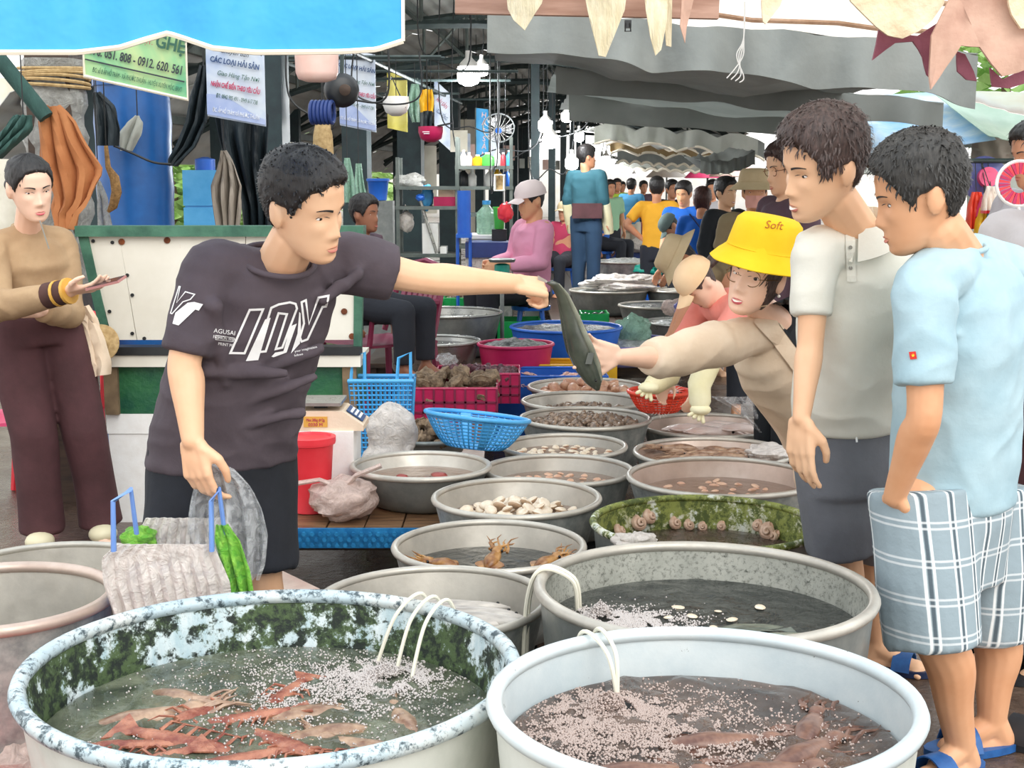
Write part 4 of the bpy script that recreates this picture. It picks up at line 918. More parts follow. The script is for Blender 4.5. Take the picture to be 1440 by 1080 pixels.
lay_print(T, [crop([(300, 262), (345, 256), (405, 272), (376, 316), (352, 308), (238, 416), (196, 404), (216, 330)])], sh_, 'print_white', 'sleeve_print', 3.3)
def word(T, body, u, v, size_px, Y, target, m, name='lettering', sx=1, tilt=0, bold=.0):
    k = size_px / ppm(Y); me = text_mesh(body, k, 0, 0, bold); o = P(u, v, Y); R = Matrix.Rotation(math.radians(90), 4, 'X'); M = Matrix.Translation(o) @ Matrix.Rotation(math.radians(tilt), 4, 'Y') @ R @ Matrix.Diagonal((sx, 1, 1, 1))
    return project_print(T, name, me, M, target.data, m, (o - V((0, 0, CAMH))).normalized(), .003)
word(T, 'AGUSAI', 316, 467, 9, 3.4, sh_, 'print_white', tilt=8); word(T, 'FASHION WEAR', 317, 476, 6.5, 3.4, sh_, 'print_white', sx=.75, tilt=8); word(T, 'PRINT ME', 318, 485, 6, 3.4, sh_, 'print_white', sx=.9, tilt=8)
lay_print(T, stroke([(303, 471), (330, 475), (329, 481), (303, 478)], .6), sh_, 'print_white', 'print_frame', 3.4)
word(T, 'your imagination', 430, 491, 5, 3.45, sh_, 'print_white', tilt=-12); word(T, 'follows', 420, 499, 4.5, 3.45, sh_, 'print_white', tilt=-12)
# ------------------------------------------------------------ the fish held between them
mat('held_fish_skin', '#343a32', '#565a4d', 7, rough=.13, spec=.8); mat('fish_belly', '#6f7263', '#8f9180', 12, rough=.18)
pts = [P(u, v, Y) for u, v, Y in ((772, 396, 3.90), (781, 401, 3.91), (791, 416, 3.93), (800, 440, 3.95), (808, 466, 3.96), (817, 492, 3.97), (827, 516, 3.98), (836, 536, 3.98), (841, 549, 3.98))]
T = thing('held_fish', 'long dark green fish held by its tail between two people', 'fish', pts[-1])
rg = []; wd = [.010, .012, .016, .022, .029, .036, .035, .024, .005]
for p, q, r in zip(pts, pts[1:] + pts[-1:], wd):
    x = V((1, 0, .2)).normalized(); rg.append([p + V((math.cos(a) * r, math.sin(a) * r * .72, math.cos(a) * r * .35)) for a in [2 * math.pi * i / 16 for i in range(16)]])
g = MB(); g.loft(rg); g.build('body', 'held_fish_skin', T, smooth='all')
g = MB(); g.tube([p + V((w_ * .8, -w_ * .35, .004)) for p, w_ in zip(pts, wd)][1:-1], [.002, .005, .007, .009, .010, .008, .003], 8); g.build('belly', 'fish_belly', T); g = MB(); g.grid(lambda a, b: P(823 + 9 * b + 4 * a, 512 - 16 * a, 3.945 - .004 * b), 4, 3, .0015); g.build('pectoral_fin', 'held_fish_skin', T)
g = MB(); g.tube([p + V((-w_ * 1.0, 0, -.003)) for p, w_ in zip(pts, wd)][2:-1], [.001, .006, .008, .008, .005, .001], 6, flat=.3); g.build('dorsal_fin', 'held_fish_skin', T)
g = MB(); g.grid(lambda a, b: P(770 - 14 * b, 392 + (a - .5) * 16 * b + 3, 3.9), 4, 3, .002); g.build('tail_fin', 'fin', T)
g = MB(); g.ell(P(838, 535, 3.955), .004); g.build('eye', 'eye_black', T)
# ------------------------------------------------------------ tall person in the pale polo shirt
J = PJ(neck=(1212, 322, 3.68), sh_l=(1148, 346, 3.6), sh_r=(1285, 340, 3.82), el_l=(1140, 478, 3.56), wr_l=(1127, 588, 3.5), el_r=(1300, 480, 3.9), wr_r=(1290, 590, 3.85), pelvis=(1200, 588, 3.88), hip_l=(1168, 605, 3.86), hip_r=(1238, 605, 3.95), kn_l=(1186, 775, 3.9), kn_r=(1232, 770, 4.1))
J['an_l'] = V((P(1206, 900, 3.95).x, 3.98, .085)); J['an_r'] = V((P(1238, 900, 4.12).x, 4.14, .085)); J['mid'] = P(1198, 470, 3.74)
HT_ = head_frame(P(1160, 234, 3.56), -70, 15, -10, 1.10)
T = thing('person', 'tall smiling person in a pale grey polo shirt and grey shorts', 'person', V((.98, 4.0, 0)))
g = pieces_body(J, HT_, k=.86, neckr=.058)
hand(g, J['wr_l'], V((.0, -.02, -1)), V((-.75, -.6, 0)), [(.15, .3, .25), (.2, .35, .25), (.25, .4, .3), (.3, .45, .3)], 1.08, -1, (.35, .45), .08)
foot(g, J['an_l'], V((-.4, -1, 0))); foot(g, J['an_r'], V((.9, -.5, 0)))
skin_body(T, g, 'skin_light', .005)
hair(HT_, T, 'hair_brown', HL_SHORT, .016, .017, 1700, .024, 5, .006, .35); face(HT_, T, lids=.9, mouth=1)
g = MB(); g.loft(torso_rings(J, [(-.06, .175, .125), (.12, .175, .125), (.4, .165, .12), (.72, .172, .122), (.9, .165, .112), (1.0, .14, .095), (1.4, .09, .08), (1.55, .075, .072)]))
sleeve(g, J, 'l', .74, .060, .054); sleeve(g, J, 'r', .78, .062, .058); yoke(g, J, .060)
po = clothes(T, 'polo_shirt', g, 'polo_grey', .0075, 6, (.006, 6, (1, 1, 1.5), 12))
nx, ny = V((.9, -.42, .0)).normalized(), V((.42, .9, .42)).normalized()
for sd in (-1, 1):
    g = MB()
    def cf(a, b, sd=sd):
        an_ = math.radians(lerp(-86, 100, a)); base = P(1212, 318, 3.66) + nx * sd * .072 * math.cos(an_) + ny * .074 * math.sin(an_)
        return base + V((0, 0, .022)) + (nx * sd * math.cos(an_) * .03 + ny * math.sin(an_) * .02 + V((0, -.01, -.055 - .02 * (1 - a) ** 3))) * b
    g.grid(cf, 14, 4, .004); g.build('collar', 'polo_grey', T)
lay_print(T, [[(1189, 330), (1203, 330), (1205, 400), (1191, 400)]], po, 'polo_grey', 'placket', 3.4, .005)
mat('button', '#8f8c82', rough=.3)
for v in (348, 377):
    lay_print(T, [[(1196 + 3 * math.cos(a), v + 3 * math.sin(a)) for a in [2 * math.pi * i / 10 for i in range(10)]]], po, 'button', 'button', 3.4, .008)
g = MB(); g.loft(torso_rings(J, [(-.4, .145, .11), (-.1, .155, .115), (.08, .15, .11)]))
for s in 'lr': g.tube([J['hip_' + s] + V((0, 0, .04)), lerp(J['hip_' + s], J['kn_' + s], .5), J['kn_' + s] + V((0, 0, .0))], [.115, .11, .102], 18)
clothes(T, 'shorts', g, 'shorts_grey', .009, 5, (.006, 6, (1, 1, .5), 4))
mat('cord_white', '#f0f0ee', rough=.6); g = MB(); g.tube([P(1204, 598, 3.74), P(1204, 612, 3.735), P(1205, 622, 3.73)], .003, 6); g.build('drawstring', 'cord_white', T)
mat('rubber_blue', '#1d4f8a', '#2a66a8', 20, rough=.5); mat('rubber_navy', '#16264a', rough=.5); mat('rubber_black', '#17171a', '#242428', 20, rough=.6)
def slipper(T, ankle, fwd, m, m2, s=1, strap=True, ms='strap', wide=.048):
    fwd = V((fwd.x, fwd.y, 0)).normalized(); x = fwd.cross(V((0, 0, 1))); b = V((ankle.x, ankle.y, 0)) + fwd * .045 * s
    out = [(math.sin(a) * wide * s * (1 + .12 * math.cos(a)), math.cos(a) * .125 * s) for a in [2 * math.pi * i / 20 for i in range(20)]]
    g = MB(); vs0 = [b + x * p + fwd * q + V((0, 0, .002)) for p, q in out]; vs1 = [k + V((0, 0, .02)) for k in vs0]; g.loft([vs0, vs1]); g.build('sole', m, T)
    g = MB(); g.grid(lambda a, c: b + fwd * (.035 + .055 * (c - .5)) * s + x * lerp(-.055, .055, a) * s + V((0, 0, .02 + .05 * s * math.sin(a * math.pi) ** .6)), 10, 4, .004); g.build(ms, m2, T)
slipper(T, J['an_r'], V((.9, -.5, 0)), 'rubber_navy', 'rubber_blue'); slipper(T, J['an_l'], V((-.4, -1, 0)), 'rubber_navy', 'rubber_blue')
# ------------------------------------------------------------ person in the light blue t-shirt
J = PJ(neck=(1345, 345, 3.38), sh_l=(1300, 400, 3.22), sh_r=(1418, 378, 3.62), el_l=(1300, 580, 3.17), wr_l=(1258, 698, 3.27), el_r=(1462, 540, 3.7), wr_r=(1470, 680, 3.6), pelvis=(1337, 690, 3.44), hip_l=(1292, 715, 3.36), hip_r=(1378, 712, 3.55), kn_l=(1312, 880, 3.3), kn_r=(1394, 872, 3.52))
J['an_l'] = V((P(1350, 1060, 3.36).x, 3.36, .085)); J['an_r'] = V((P(1398, 1030, 3.5).x, 3.52, .085)); J['mid'] = P(1350, 540, 3.42); J['calf'] = V((.03, .01, 0))
HB = head_frame(P(1297, 274, 3.30), -97, 16, -6, 1.10)
T = thing('person', 'person in a light blue t-shirt and plaid shorts with one hand in a pocket', 'person', V((1.1, 3.45, 0)))
g = pieces_body(J, HB, k=1.02, neckr=.06, kl=1.12)
hand(g, J['wr_l'], V((.32, .35, -1)), V((-.8, -.6, 0)), [(.3, .4, .3)] * 4, 1.05, -1, (.2, .3), .05)
hand(g, J['wr_r'], V((-.1, -.1, -1)), V((.8, -.3, 0)), [(.3, .4, .3)] * 4, 1.05, 1, (.3, .3), .05)
foot(g, J['an_l'], V((-.9, -.55, 0))); foot(g, J['an_r'], V((-1, -.25, 0)), 1.05)
skin_body(T, g, 'skin_tan', .005)
hair(HB, T, 'hair_grey', HL_SHORT, .014, .012, 1900, .021, 9, .006, .4); face(HB, T, lids=.8)
g = MB(); g.loft(torso_rings(J, [(-.06, .155, .145), (.12, .16, .145), (.4, .168, .14), (.72, .185, .14), (.9, .18, .125), (1.0, .155, .105), (1.4, .10, .09), (1.6, .08, .078)]))
sleeve(g, J, 'l', .78, .074, .068); sleeve(g, J, 'r', .85, .076, .07); yoke(g, J, .074, .075, .012)
for a, b in (((1405, 560, 3.36), (1330, 660, 3.3)), ((1420, 600, 3.42), (1345, 690, 3.32)), ((1400, 450, 3.4), (1345, 470, 3.25))): g.cap(P(*a), P(*b), .016, .01)
bt = clothes(T, 'shirt', g, 'tee_blue', .0075, 6, (.006, 6, (1, 1, 1.5), 21))
ring_collar(T, 'collar', 'tee_blue', P(1343, 348, 3.385), V((1, .4, .1)).normalized(), V((-.4, 1, .12)).normalized(), .074, .072, .007)
lay_print(T, [[(1278, 495), (1288, 494), (1290, 505), (1280, 506)]], bt, 'print_red', 'flag_patch', 3.0, .004)
st = [(1284 + (3.2 if i % 2 == 0 else 1.3) * math.sin(i * math.pi / 5), 500 - (3.2 if i % 2 == 0 else 1.3) * math.cos(i * math.pi / 5)) for i in range(10)]
lay_print(T, [st], bt, 'print_gold', 'flag_star', 3.0, .006)
g = MB(); g.loft(torso_rings(J, [(-.42, .14, .125), (-.1, .15, .14), (.06, .15, .13)]))
for s in 'lr': g.tube([J['hip_' + s] + V((0, 0, .05)), lerp(J['hip_' + s], J['kn_' + s], .5), J['kn_' + s] - V((0, 0, .05))], [.125, .122, .118 if s == 'l' else .10], 18)
clothes(T, 'plaid_shorts', g, 'plaid', .009, 5, (.005, 6, (1, 1, .5), 14))
slipper(T, J['an_r'], V((-1, -.25, 0)), 'rubber_blue', 'rubber_blue', 1.15); slipper(T, J['an_l'], V((-.9, -.55, 0)), 'rubber_blue', 'rubber_blue', 1.1)
# ------------------------------------------------------------ person in the yellow bucket hat
def bucket_hat(T, M, m, rc=.098, hb=.10, brim=.06, drop=.055, name='bucket_hat', base=.028, front=0):
    g = MB(); N = 48
    prof = [(rc * .3, base + hb), (rc * .8, base + hb - .004), (rc * .96, base + hb - .02), (rc * 1.02, base + hb * .5), (rc * 1.08, base + .012), (rc * 1.09, base), (rc * 1.09 + brim * .5, base - drop * .5), (rc * 1.09 + brim, base - drop)]
    prof += [(rc * 1.09 + brim - .002, base - drop - .003), (rc * 1.07 + brim * .5, base - drop * .5 - .004), (rc * 1.06, base - .004), (rc * .98, base + hb * .5), (rc * .9, base + hb - .024), (rc * .25, base + hb - .012)]
    wob = lambda t, z: .006 * math.sin(3 * t + 1) * (1 if z < base else .3) + .004 * math.sin(7 * t) * (z < base)
    g.lathe(prof, (0, 0, 0), N, wob=wob); g.v = [M @ V((p.x * .94, p.y * 1.08, p.z)) for p in g.v]; o = g.build(name, m, T)
    g = MB(); g.tube([M @ V((rc * 1.10 * math.cos(t) * .94, rc * 1.10 * math.sin(t) * 1.08, base + .001)) for t in [2 * math.pi * i / 40 for i in range(40)]], .0018, 5, closed=True); g.build('hat_seam', m, o); return o
J = PJ(neck=(1092, 440, 4.62), sh_l=(1012, 482, 4.45), sh_r=(1135, 452, 4.85), el_l=(938, 503, 4.25), wr_l=(868, 502, 4.08), el_r=(1180, 560, 4.95), wr_r=(1175, 660, 4.9), pelvis=(1182, 640, 4.98), hip_l=(1155, 655, 4.95), hip_r=(1212, 655, 5.05))
for s, X in (('l', 1.28), ('r', 1.42)): J['kn_' + s] = V((X, 4.95, .46)); J['an_' + s] = V((X + .02, 5.05, .085))
J['mid'] = P(1122, 545, 4.75)
HY = head_frame(P(1066, 388, 4.5), -40, -2, -12, 1.08)
T = thing('person', 'person in a yellow bucket hat, glasses and beige blazer reaching for the fish', 'person', V((1.05, 4.95, 0)))
g = pieces_body(J, HY, k=.88, neckr=.048)
hand(g, J['wr_l'], P(815, 492, 4.0) - J['wr_l'], V((0, .95, -.1)), [(.12, .15, .1), (.15, .2, .15), (.2, .25, .2), (.25, .3, .2)], 1.0, 1, (.55, -.1), .5)
foot(g, J['an_l'], V((-1, -.5, 0))); foot(g, J['an_r'], V((-1, -.5, 0)))
skin_body(T, g, 'skin_fair', .005)
hair(HY, T, 'hair_brown', HL_LONG, .009, -.004, 160, .05, 2, .006, .03); face(HY, T, 'hair_brown', 'lip_pink', 1, .3, -.003)
hat = bucket_hat(T, HY, 'hat_yellow', .105, .100, .042, .048, base=.084)
mat('hat_ink', '#b5651d', rough=.8)
Mt = HY @ Matrix.Rotation(math.radians(22), 4, 'Z'); k = Matrix.Translation(V((0, 0, 0)))
me = text_mesh('Soft', .036, 0, .2); c0 = P(1088, 317, 4.2); project_print(T, 'hat_lettering', me, Matrix.Translation(c0) @ Matrix.Rotation(math.radians(6), 4, 'Y') @ Matrix.Rotation(math.radians(90), 4, 'X'), hat.data, 'hat_ink', (c0 - V((0, 0, CAMH))).normalized(), .003)
mat('gold_wire', '#8a6a44', rough=.3, metal=.7)
g = MB()
for s in (-1, 1):
    c0 = V((s * .032, hsurf(s * .032, 0) + .014, .0)); g.tube([HY @ (c0 + V((.0255 * math.cos(a), -.004 * abs(math.cos(a)), .0235 * math.sin(a)))) for a in [2 * math.pi * i / 24 for i in range(24)]], .0013, 5, closed=True)
    g.tube([HY @ V((s * .057, .096, .004)), HY @ V((s * .074, .05, .006)), HY @ V((s * .079, -.01, .004))], .0012, 5)
g.tube([HY @ V((-.007, .112, .004)), HY @ V((0, .116, .006)), HY @ V((.007, .112, .004))], .0012, 5); g.build('glasses', 'gold_wire', T)
g = MB(); g.ell((-.077, -.012, -.043), .005, M=HY); g.ell((.077, -.012, -.043), .005, M=HY); g.build('earrings', 'teeth', T)
g = MB(); g.loft(torso_rings(J, [(-.05, .15, .115), (.4, .145, .115), (.75, .15, .115), (.92, .135, .1), (1.1, .10, .08), (1.5, .062, .06)])); clothes(T, 'undershirt', g, 'tee_black', .009, 5)
g = MB(); g.loft(torso_rings(J, [(-.25, .155, .13), (.1, .15, .125), (.4, .15, .125), (.75, .162, .13), (.92, .16, .115), (1.02, .13, .10), (1.2, .10, .088)]))
long_sleeve(g, J, 'l', .074, .062, .054, .36); long_sleeve(g, J, 'r', .075, .07, .06, .8); yoke(g, J, .072)
bl = clothes(T, 'blazer', g, 'blazer', .0085, 5, (.007, 7, (1, 1, 1.2), 31))
lay_print(T, [[(1083, 428), (1122, 412), (1150, 470), (1150, 530), (1131, 505), (1098, 460)]], bl, 'tee_black', 'undershirt_front', 4.3, .004)
lay_print(T, [[(1070, 430), (1084, 428), (1098, 460), (1131, 505), (1128, 540), (1085, 482), (1060, 455)]], bl, 'blazer', 'lapel', 4.3, .012)
g = MB(); g.loft(torso_rings(J, [(-.5, .13, .1), (0, .15, .11)]))
for s in 'lr': g.tube([J['hip_' + s] + V((0, 0, .04)), lerp(J['hip_' + s], J['kn_' + s], .6)], [.1, .095], 16)
clothes(T, 'shorts', g, 'tee_black', .01, 4)
# ------------------------------------------------------------ person with the phone at the left
J = PJ(neck=(38, 318, 5.62), sh_l=(-12, 346, 5.5), sh_r=(84, 338, 5.74), el_l=(-4, 432, 5.32), wr_l=(98, 409, 5.2), el_r=(98, 440, 5.62), wr_r=(60, 436, 5.38), pelvis=(46, 450, 5.64), hip_l=(20, 470, 5.6), hip_r=(82, 470, 5.7), kn_l=(48, 610, 5.58), kn_r=(119, 605, 5.68))
J['an_l'] = V((P(60, 750, 5.62).x, 5.62, .085)); J['an_r'] = V((P(140, 745, 5.72).x, 5.74, .085))
HW = head_frame(P(42, 264, 5.5), 38, 14, 6, 1.05)
T = thing('person', 'person in a tan zip top and brown trousers looking at a phone', 'person', V((-1.95, 5.65, 0)))
g = pieces_body(J, HW, k=.95, neckr=.05)
hand(g, J['wr_l'], P(150, 402, 5.15) - J['wr_l'], V((.1, -.25, -.9)), [(.15, .35, .3)] * 4, 1.0, -1, (.55, .3), .1)
hand(g, J['wr_r'], V((-1, -.2, .05)), V((0, -.8, .6)), [(.1, .2, .2)] * 4, .95, 1)
foot(g, J['an_l'], V((.2, -1, 0))); foot(g, J['an_r'], V((.4, -1, 0)))
skin_body(T, g, 'skin_fair', .006)
hair(HW, T, 'hair_black', HL_TIED, .007, .002, 150, .02, 4, .003, .05); face(HW, T, lids=.9, lip='lip_pink')
g = MB(); g.ell(V((0, -.12, .0)), (.04, .035, .04), M=HW); g.ell(V((.02, -.135, -.02)), (.03, .03, .03), M=HW); clothes(T, 'hair_bun', g, 'hair_black', .006, 2)
g = MB(); g.loft(torso_rings(J, [(-.06, .165, .12), (.1, .158, .12), (.4, .15, .118), (.72, .168, .135), (.9, .158, .115), (1.0, .135, .095), (1.4, .08, .075), (1.9, .06, .06), (2.15, .058, .058)]))
long_sleeve(g, J, 'l', .068, .06, .045, .72); long_sleeve(g, J, 'r', .068, .06, .045, 1); yoke(g, J, .066)
zt = clothes(T, 'zip_top', g, 'top_tan', .0085, 5, (.006, 8, (1, 1, 1.4), 41))
lay_print(T, [[(55, 310), (57, 310), (70, 350), (68, 350)]], zt, 'button', 'zipper', 5.1)
mat('cuff_brown', '#3f2622', '#53332c', 12, rough=.8); mat('cuff_gold', '#d9a648', rough=.5)
g = MB(); a, b = J['el_l'], J['wr_l']; g.tube([lerp(a, b, .7), lerp(a, b, .98)], [.05, .046], 16); g.build('cuff', 'cuff_brown', T)
for f in (.83, .97): g = MB(); q = lerp(a, b, f); g.tube([q, q + (b - a).normalized() * .012], [.0505, .05], 16); g.build('cuff_stripe', 'cuff_gold', T)
g = MB(); g.loft(torso_rings(J, [(-.3, .165, .125), (-.05, .172, .128), (.1, .16, .12)]))
for s in 'lr': g.tube([J['hip_' + s] + V((0, 0, .05)), lerp(J['hip_' + s], J['kn_' + s], .5), J['kn_' + s], lerp(J['kn_' + s], J['an_' + s], .5), J['an_' + s] + V((0, 0, -.02))], [.105, .1, .088, .086, .09], 18)
clothes(T, 'trousers', g, 'pants_brown', .0095, 5, (.008, 5, (1, 1, .45), 17))
mat('clog', '#d9cfae', rough=.5)
for s, dr in (('l', V((.2, -1, 0))), ('r', V((.4, -1, 0)))):
    g = MB(); q = J['an_' + s]; b = V((q.x, q.y, .04)) + dr.normalized() * .09; g.ell(b, (.06, .06, .04)); g.build('clog', 'clog', T)
mat('phone_pink', '#d99a94', rough=.25, metal=.3); mat('phone_glass', '#3a2f38', rough=.08)
c0 = P(149, 398, 5.14); T2 = thing('phone', 'rose pink mobile phone held by the person in the tan top', 'phone', c0); R = Euler((math.radians(14), math.radians(-13), math.radians(-14))).to_matrix()
g = MB(); g.box(c0, (.14, .07, .009), R); g.build('case', 'phone_pink', T2, smooth=False); g = MB(); g.box(c0 + R @ V((0, 0, .005)), (.13, .064, .002), R); g.build('screen', 'phone_glass', T2, smooth=False)
# ------------------------------------------------------------ plastics and other small materials
def plastic(name, c, c2=None, rough=.4, **k): return mat(name, c, c2 or c, 5, rough=rough, **k)
plastic('pl_blue', '#1f5fc0', '#2a6cd0'); plastic('pl_sky', '#3f9fdc', '#58b2ea'); plastic('pl_red', '#e8323e', '#f04650'); plastic('pl_magenta', '#b3164e', '#c8245e'); plastic('pl_green', '#12a04e', '#1fb45c'); plastic('pl_yellow', '#e2a916', '#efba28')
plastic('pl_purple', '#6a6aa8', '#7a7ab8'); plastic('pl_maroon', '#7a2440', '#8c3050'); plastic('pl_pink', '#d83a6a', '#e24e7c'); plastic('pl_white', '#e9e7e2', '#f4f2ee'); plastic('pl_coral', '#e8452e', '#f2583e'); plastic('pl_lime', '#4cc84a', '#62d85e'); plastic('pl_black', '#1c1e20', '#282a2c'); plastic('pl_peri', '#6a92d8', '#7ca2e4'); plastic('pl_teal', '#0f8f7c', '#18a48e'); plastic('pl_grey', '#8a8f90', '#9fa4a4')
plastic('pl_salmon', '#f0c2b4', '#f6d2c6'); plastic('drum_blue', '#15508f', '#1f62a8', .35); plastic('pl_navy', '#23366a', '#2c4280')
mat('foam_box', '#f2efea', '#fbfaf7', 12, rough=.8, bump=.1, bsc=80); mat('rope', '#a88a5c', '#c9ac7c', 40, rough=.9); mat('wire_black', '#1d1f20', rough=.5)
def film(name, c, alpha, rough=.18, bsc=24, bstr=.7, c2=None):
    m, t = newmat(name); v = t.coord(); n = t.noise(v, bsc, 6, .65, 1.2); t.b.inputs['Base Color'].default_value = lin(c); t.b.inputs['Roughness'].default_value = rough
    if c2: t.l(t.ramp(n, [(.35, c), (.65, c2)]), t.b.inputs['Base Color'])
    t.l(t.ramp(n, [(.3, max(0, alpha - .22)), (.7, min(1, alpha + .2))]), t.b.inputs['Alpha']); t.bump(n, bstr, .03); return m
film('film_clear', '#f6f7f8', .27, .25); film('film_white', '#e9e0d8', .85, .3); film('film_pink', '#e6ccc0', .7, .25); film('film_grey', '#b9b8b2', .7, .3); film('film_green', '#5cc22c', .9, .3, 40, .8, '#a6e25c'); film('film_dark', '#1a1e22', .96, .25); film('film_mint', '#9fc8b0', .75)
mat('black_sheet', '#10191e', '#1c2a30', 4, rough=.6, bump=.4, bsc=8, bdist=.05, stretch=(3, 3, .6)); mat('tarp_beige', '#8f8478', '#a89d90', 3, rough=.85, bump=.5, bsc=9, bdist=.04, stretch=(4, 4, .5))
mat('orange_cloth', '#a8683c', '#b97a4c', 5, rough=.85, bump=.3, bsc=12, bdist=.02); mat('green_cloth', '#26443f', '#33554e', 5, rough=.85, bump=.4, bsc=12, bdist=.02, stretch=(4, 4, 1))
def drape(name, label, m, outline, Y, cat, depth=.03, folds=8, group=None, th=.006, Yt=None, nu=28, nv=16, droop=0, hang=False):
    """hanging cloth: outline = list of (v, u_left, u_right) from top to bottom, with pleats"""
    v0, v1 = outline[0][0], outline[-1][0]; L = [(r[0], r[1]) for r in outline]; R_ = [(r[0], r[2]) for r in outline]
    def fn(a, b):
        v = lerp(v0, v1, b); u = lerp(interp(L, v), interp(R_, v), a); q = P(u, v, lerp(Yt or Y, Y, b)); return q + V((0, depth * math.sin(a * folds * math.pi + 2.2 * b + .8 * math.sin(3 * b)) * (.25 + .75 * b) + depth * .6 * wav(a * 4, b * .7 + v0 * .1), droop * math.sin(a * math.pi)))
    g = MB(); g.grid(fn, nu, nv, th); o = tag(g.build(name, m, None, P((outline[-1][1] + outline[-1][2]) / 2, v1, Y)), label, cat, group)
    if hang: cord_up(o, (outline[0][1] + outline[0][2]) / 2, v0, Yt or Y)
    return o
def lumpy(g, c, r, amp=.2, seed=0, R=None, seg=30, rings=20, fr=6):
    n0 = len(g.v); g.ell(c, r, R, seg, rings); c = V(c)
    for i in range(n0, len(g.v)):
        d = g.v[i] - c; g.v[i] = c + d * (1 + amp * noise.noise(V((d.x / r[0], d.y / r[1], d.z / r[2])) * fr * .3 + V((seed, 0, seed))) + amp * .5 * noise.noise(V((d.x / r[0], d.y / r[1], d.z / r[2])) * fr + V((0, seed, 0))))
FRAME_Z = 2.36; _bars = {}
def cord_up(o, u, v, Y, n=1):
    """cord from a hanging thing up to the stall's overhead bars"""
    q = P(u, v, Y); _bars.setdefault(round(Y, 1), []).append(q.x); loc = o.location
    g = MB(); g.cyl(q - V((0, 0, .02)), V((q.x, round(Y, 1), FRAME_Z)), .003, seg=5); g.build('hang_cord', 'wire_black', o)
def build_bars():
    T = tag(thing('trim_overhead', 'dark overhead bars of the stall frame', 'frame', V((-1.6, 5.9, FRAME_Z))), kind='structure')
    for Y, xs in _bars.items(): g = MB(); g.cyl(V((min(xs + [-2.37 + .082 * Y]) - .1, Y, FRAME_Z)), V((max(xs + [-2.37 + .082 * Y]) + .1, Y, FRAME_Z)), .012, seg=6); g.build('cross_bar', 'steel_dark', T)
    for Y in (5.4, 14.6): pass
    for x in (-2.0, -1.35): g = MB(); g.cyl(V((x, 5.6, FRAME_Z - .02)), V((x + .8, 15.4, FRAME_Z - .02)), .014, seg=6); g.build('long_bar', 'steel_dark', T)
# ------------------------------------------------------------ left stall: wrapped post, cloths, drum
T = thing('wrapped_post', 'timber post wrapped in grey plastic film with straw rope bands', 'post', V((P(85, 300, 6.5).x, 6.5, 0)))
c0 = T.location; g = MB(); g.box(c0 + V((0, 0, 1.05)), (.2, .2, 2.1)); g.build('timber', 'wood_dark', T, smooth=False)
g = MB(); g.lathe([(.135 + .012 * math.sin(k * 1.9), 1.0 + k * .05) for k in range(22)], c0, 20, wob=lambda t, z: .012 * math.sin(5 * t + z * 9)); g.build('plastic_wrap', 'film_grey', T)
for k in range(6): g = MB(); zz = P(80, 96 + k * 5, 6.5).z; g.tube([c0 + V((.155 * math.cos(a), .155 * math.sin(a), zz + .01 * math.sin(a + k))) for a in [2 * math.pi * i / 20 for i in range(20)]], .008, 6, closed=True); g.build('rope_band', 'rope', T)
g = MB(); g.tube([P(-10, 72, 6.1), P(65, 165, 6.1)], .035, 8); tag(g.build('slanted_pole', 'green_cloth', None, P(30, 120, 6.1)), 'dark green slanted pole under the blue awning', 'pole')
drape('cloth', 'dark green cloth bundle hanging beside the slanted pole', 'green_cloth', [(162, 20, 45), (180, 5, 44), (200, -10, 25), (222, -20, 0)], 6.0, 'cloth', .04, 6, hang=True)
drape('jacket', 'rust orange jacket hanging from the wrapped post', 'orange_cloth', [(150, 68, 84), (165, 52, 105), (200, 54, 122), (240, 56, 148), (262, 72, 136), (285, 80, 128), (300, 76, 112), (322, 84, 104)], 6.15, 'jacket', .05, 7, th=.012)
drape('cloth', 'rust orange trousers hanging beneath the orange jacket', 'orange_cloth', [(255, 78, 112), (290, 72, 112), (322, 80, 104)], 6.25, 'cloth', .03, 4, th=.012)
T = thing('blue_drum', 'tall dark blue plastic drum column behind the freezer', 'drum', V((P(192, 300, 7.4).x, 7.4, 0))); zt_ = P(192, 122, 7.4).z
g = MB(); g.lathe([(.19, 0), (.195, .02)] + [(.195 + (.006 if k % 4 == 0 else 0), .1 + k * .085) for k in range(22) if .1 + k * .085 < zt_] + [(.19, zt_)], T.location, 40); g.build('shell', 'drum_blue', T)
g = MB(); g.lathe([(.2, zt_), (.2, zt_ + .03), (.18, zt_ + .035)], T.location, 40); g.build('lid', 'drum_blue', T)
drape('cloth', 'pale grey rag hanging from a wire on the blue drum', 'tarp_pale', [(163, 190, 196), (172, 178, 200), (190, 166, 198), (212, 170, 186)], 7.1, 'rag', .02, 4, hang=True)
drape('cloth', 'dark navy cloth hanging left of the blue drum', 'black_sheet', [(130, 130, 140), (150, 132, 160), (180, 134, 168), (205, 136, 166)], 7.0, 'cloth', .03, 4, hang=True)
drape('plastic_bag', 'long clear grey bag hanging below the rusty chain', 'film_grey', [(255, 136, 140), (280, 137, 150), (318, 138, 157)], 6.9, 'bag', .02, 4, hang=True)
mat('chain_rust', '#7a5a34', '#a8804c', 50, rough=.8, bump=.6)
g = MB(); g.tube([P(149, 205, 6.8), P(152, 235, 6.8), P(161, 250, 6.8), P(164, 270, 6.8), P(159, 290, 6.8), P(152, 298, 6.8)], [.01, .014, .024, .026, .022, .008], 8); tag(g.build('rusty_rope', 'chain_rust', None, P(155, 298, 6.8)), 'rusty brown coiled rope hanging in front of the drum', 'rope')
hose('sagging dark wire strung from the drum to the black cloth', [P(160, 205, 7), P(185, 215, 7), P(215, 228, 7), P(240, 231, 7)], .006, 'wire_black', 'power_cord', None)
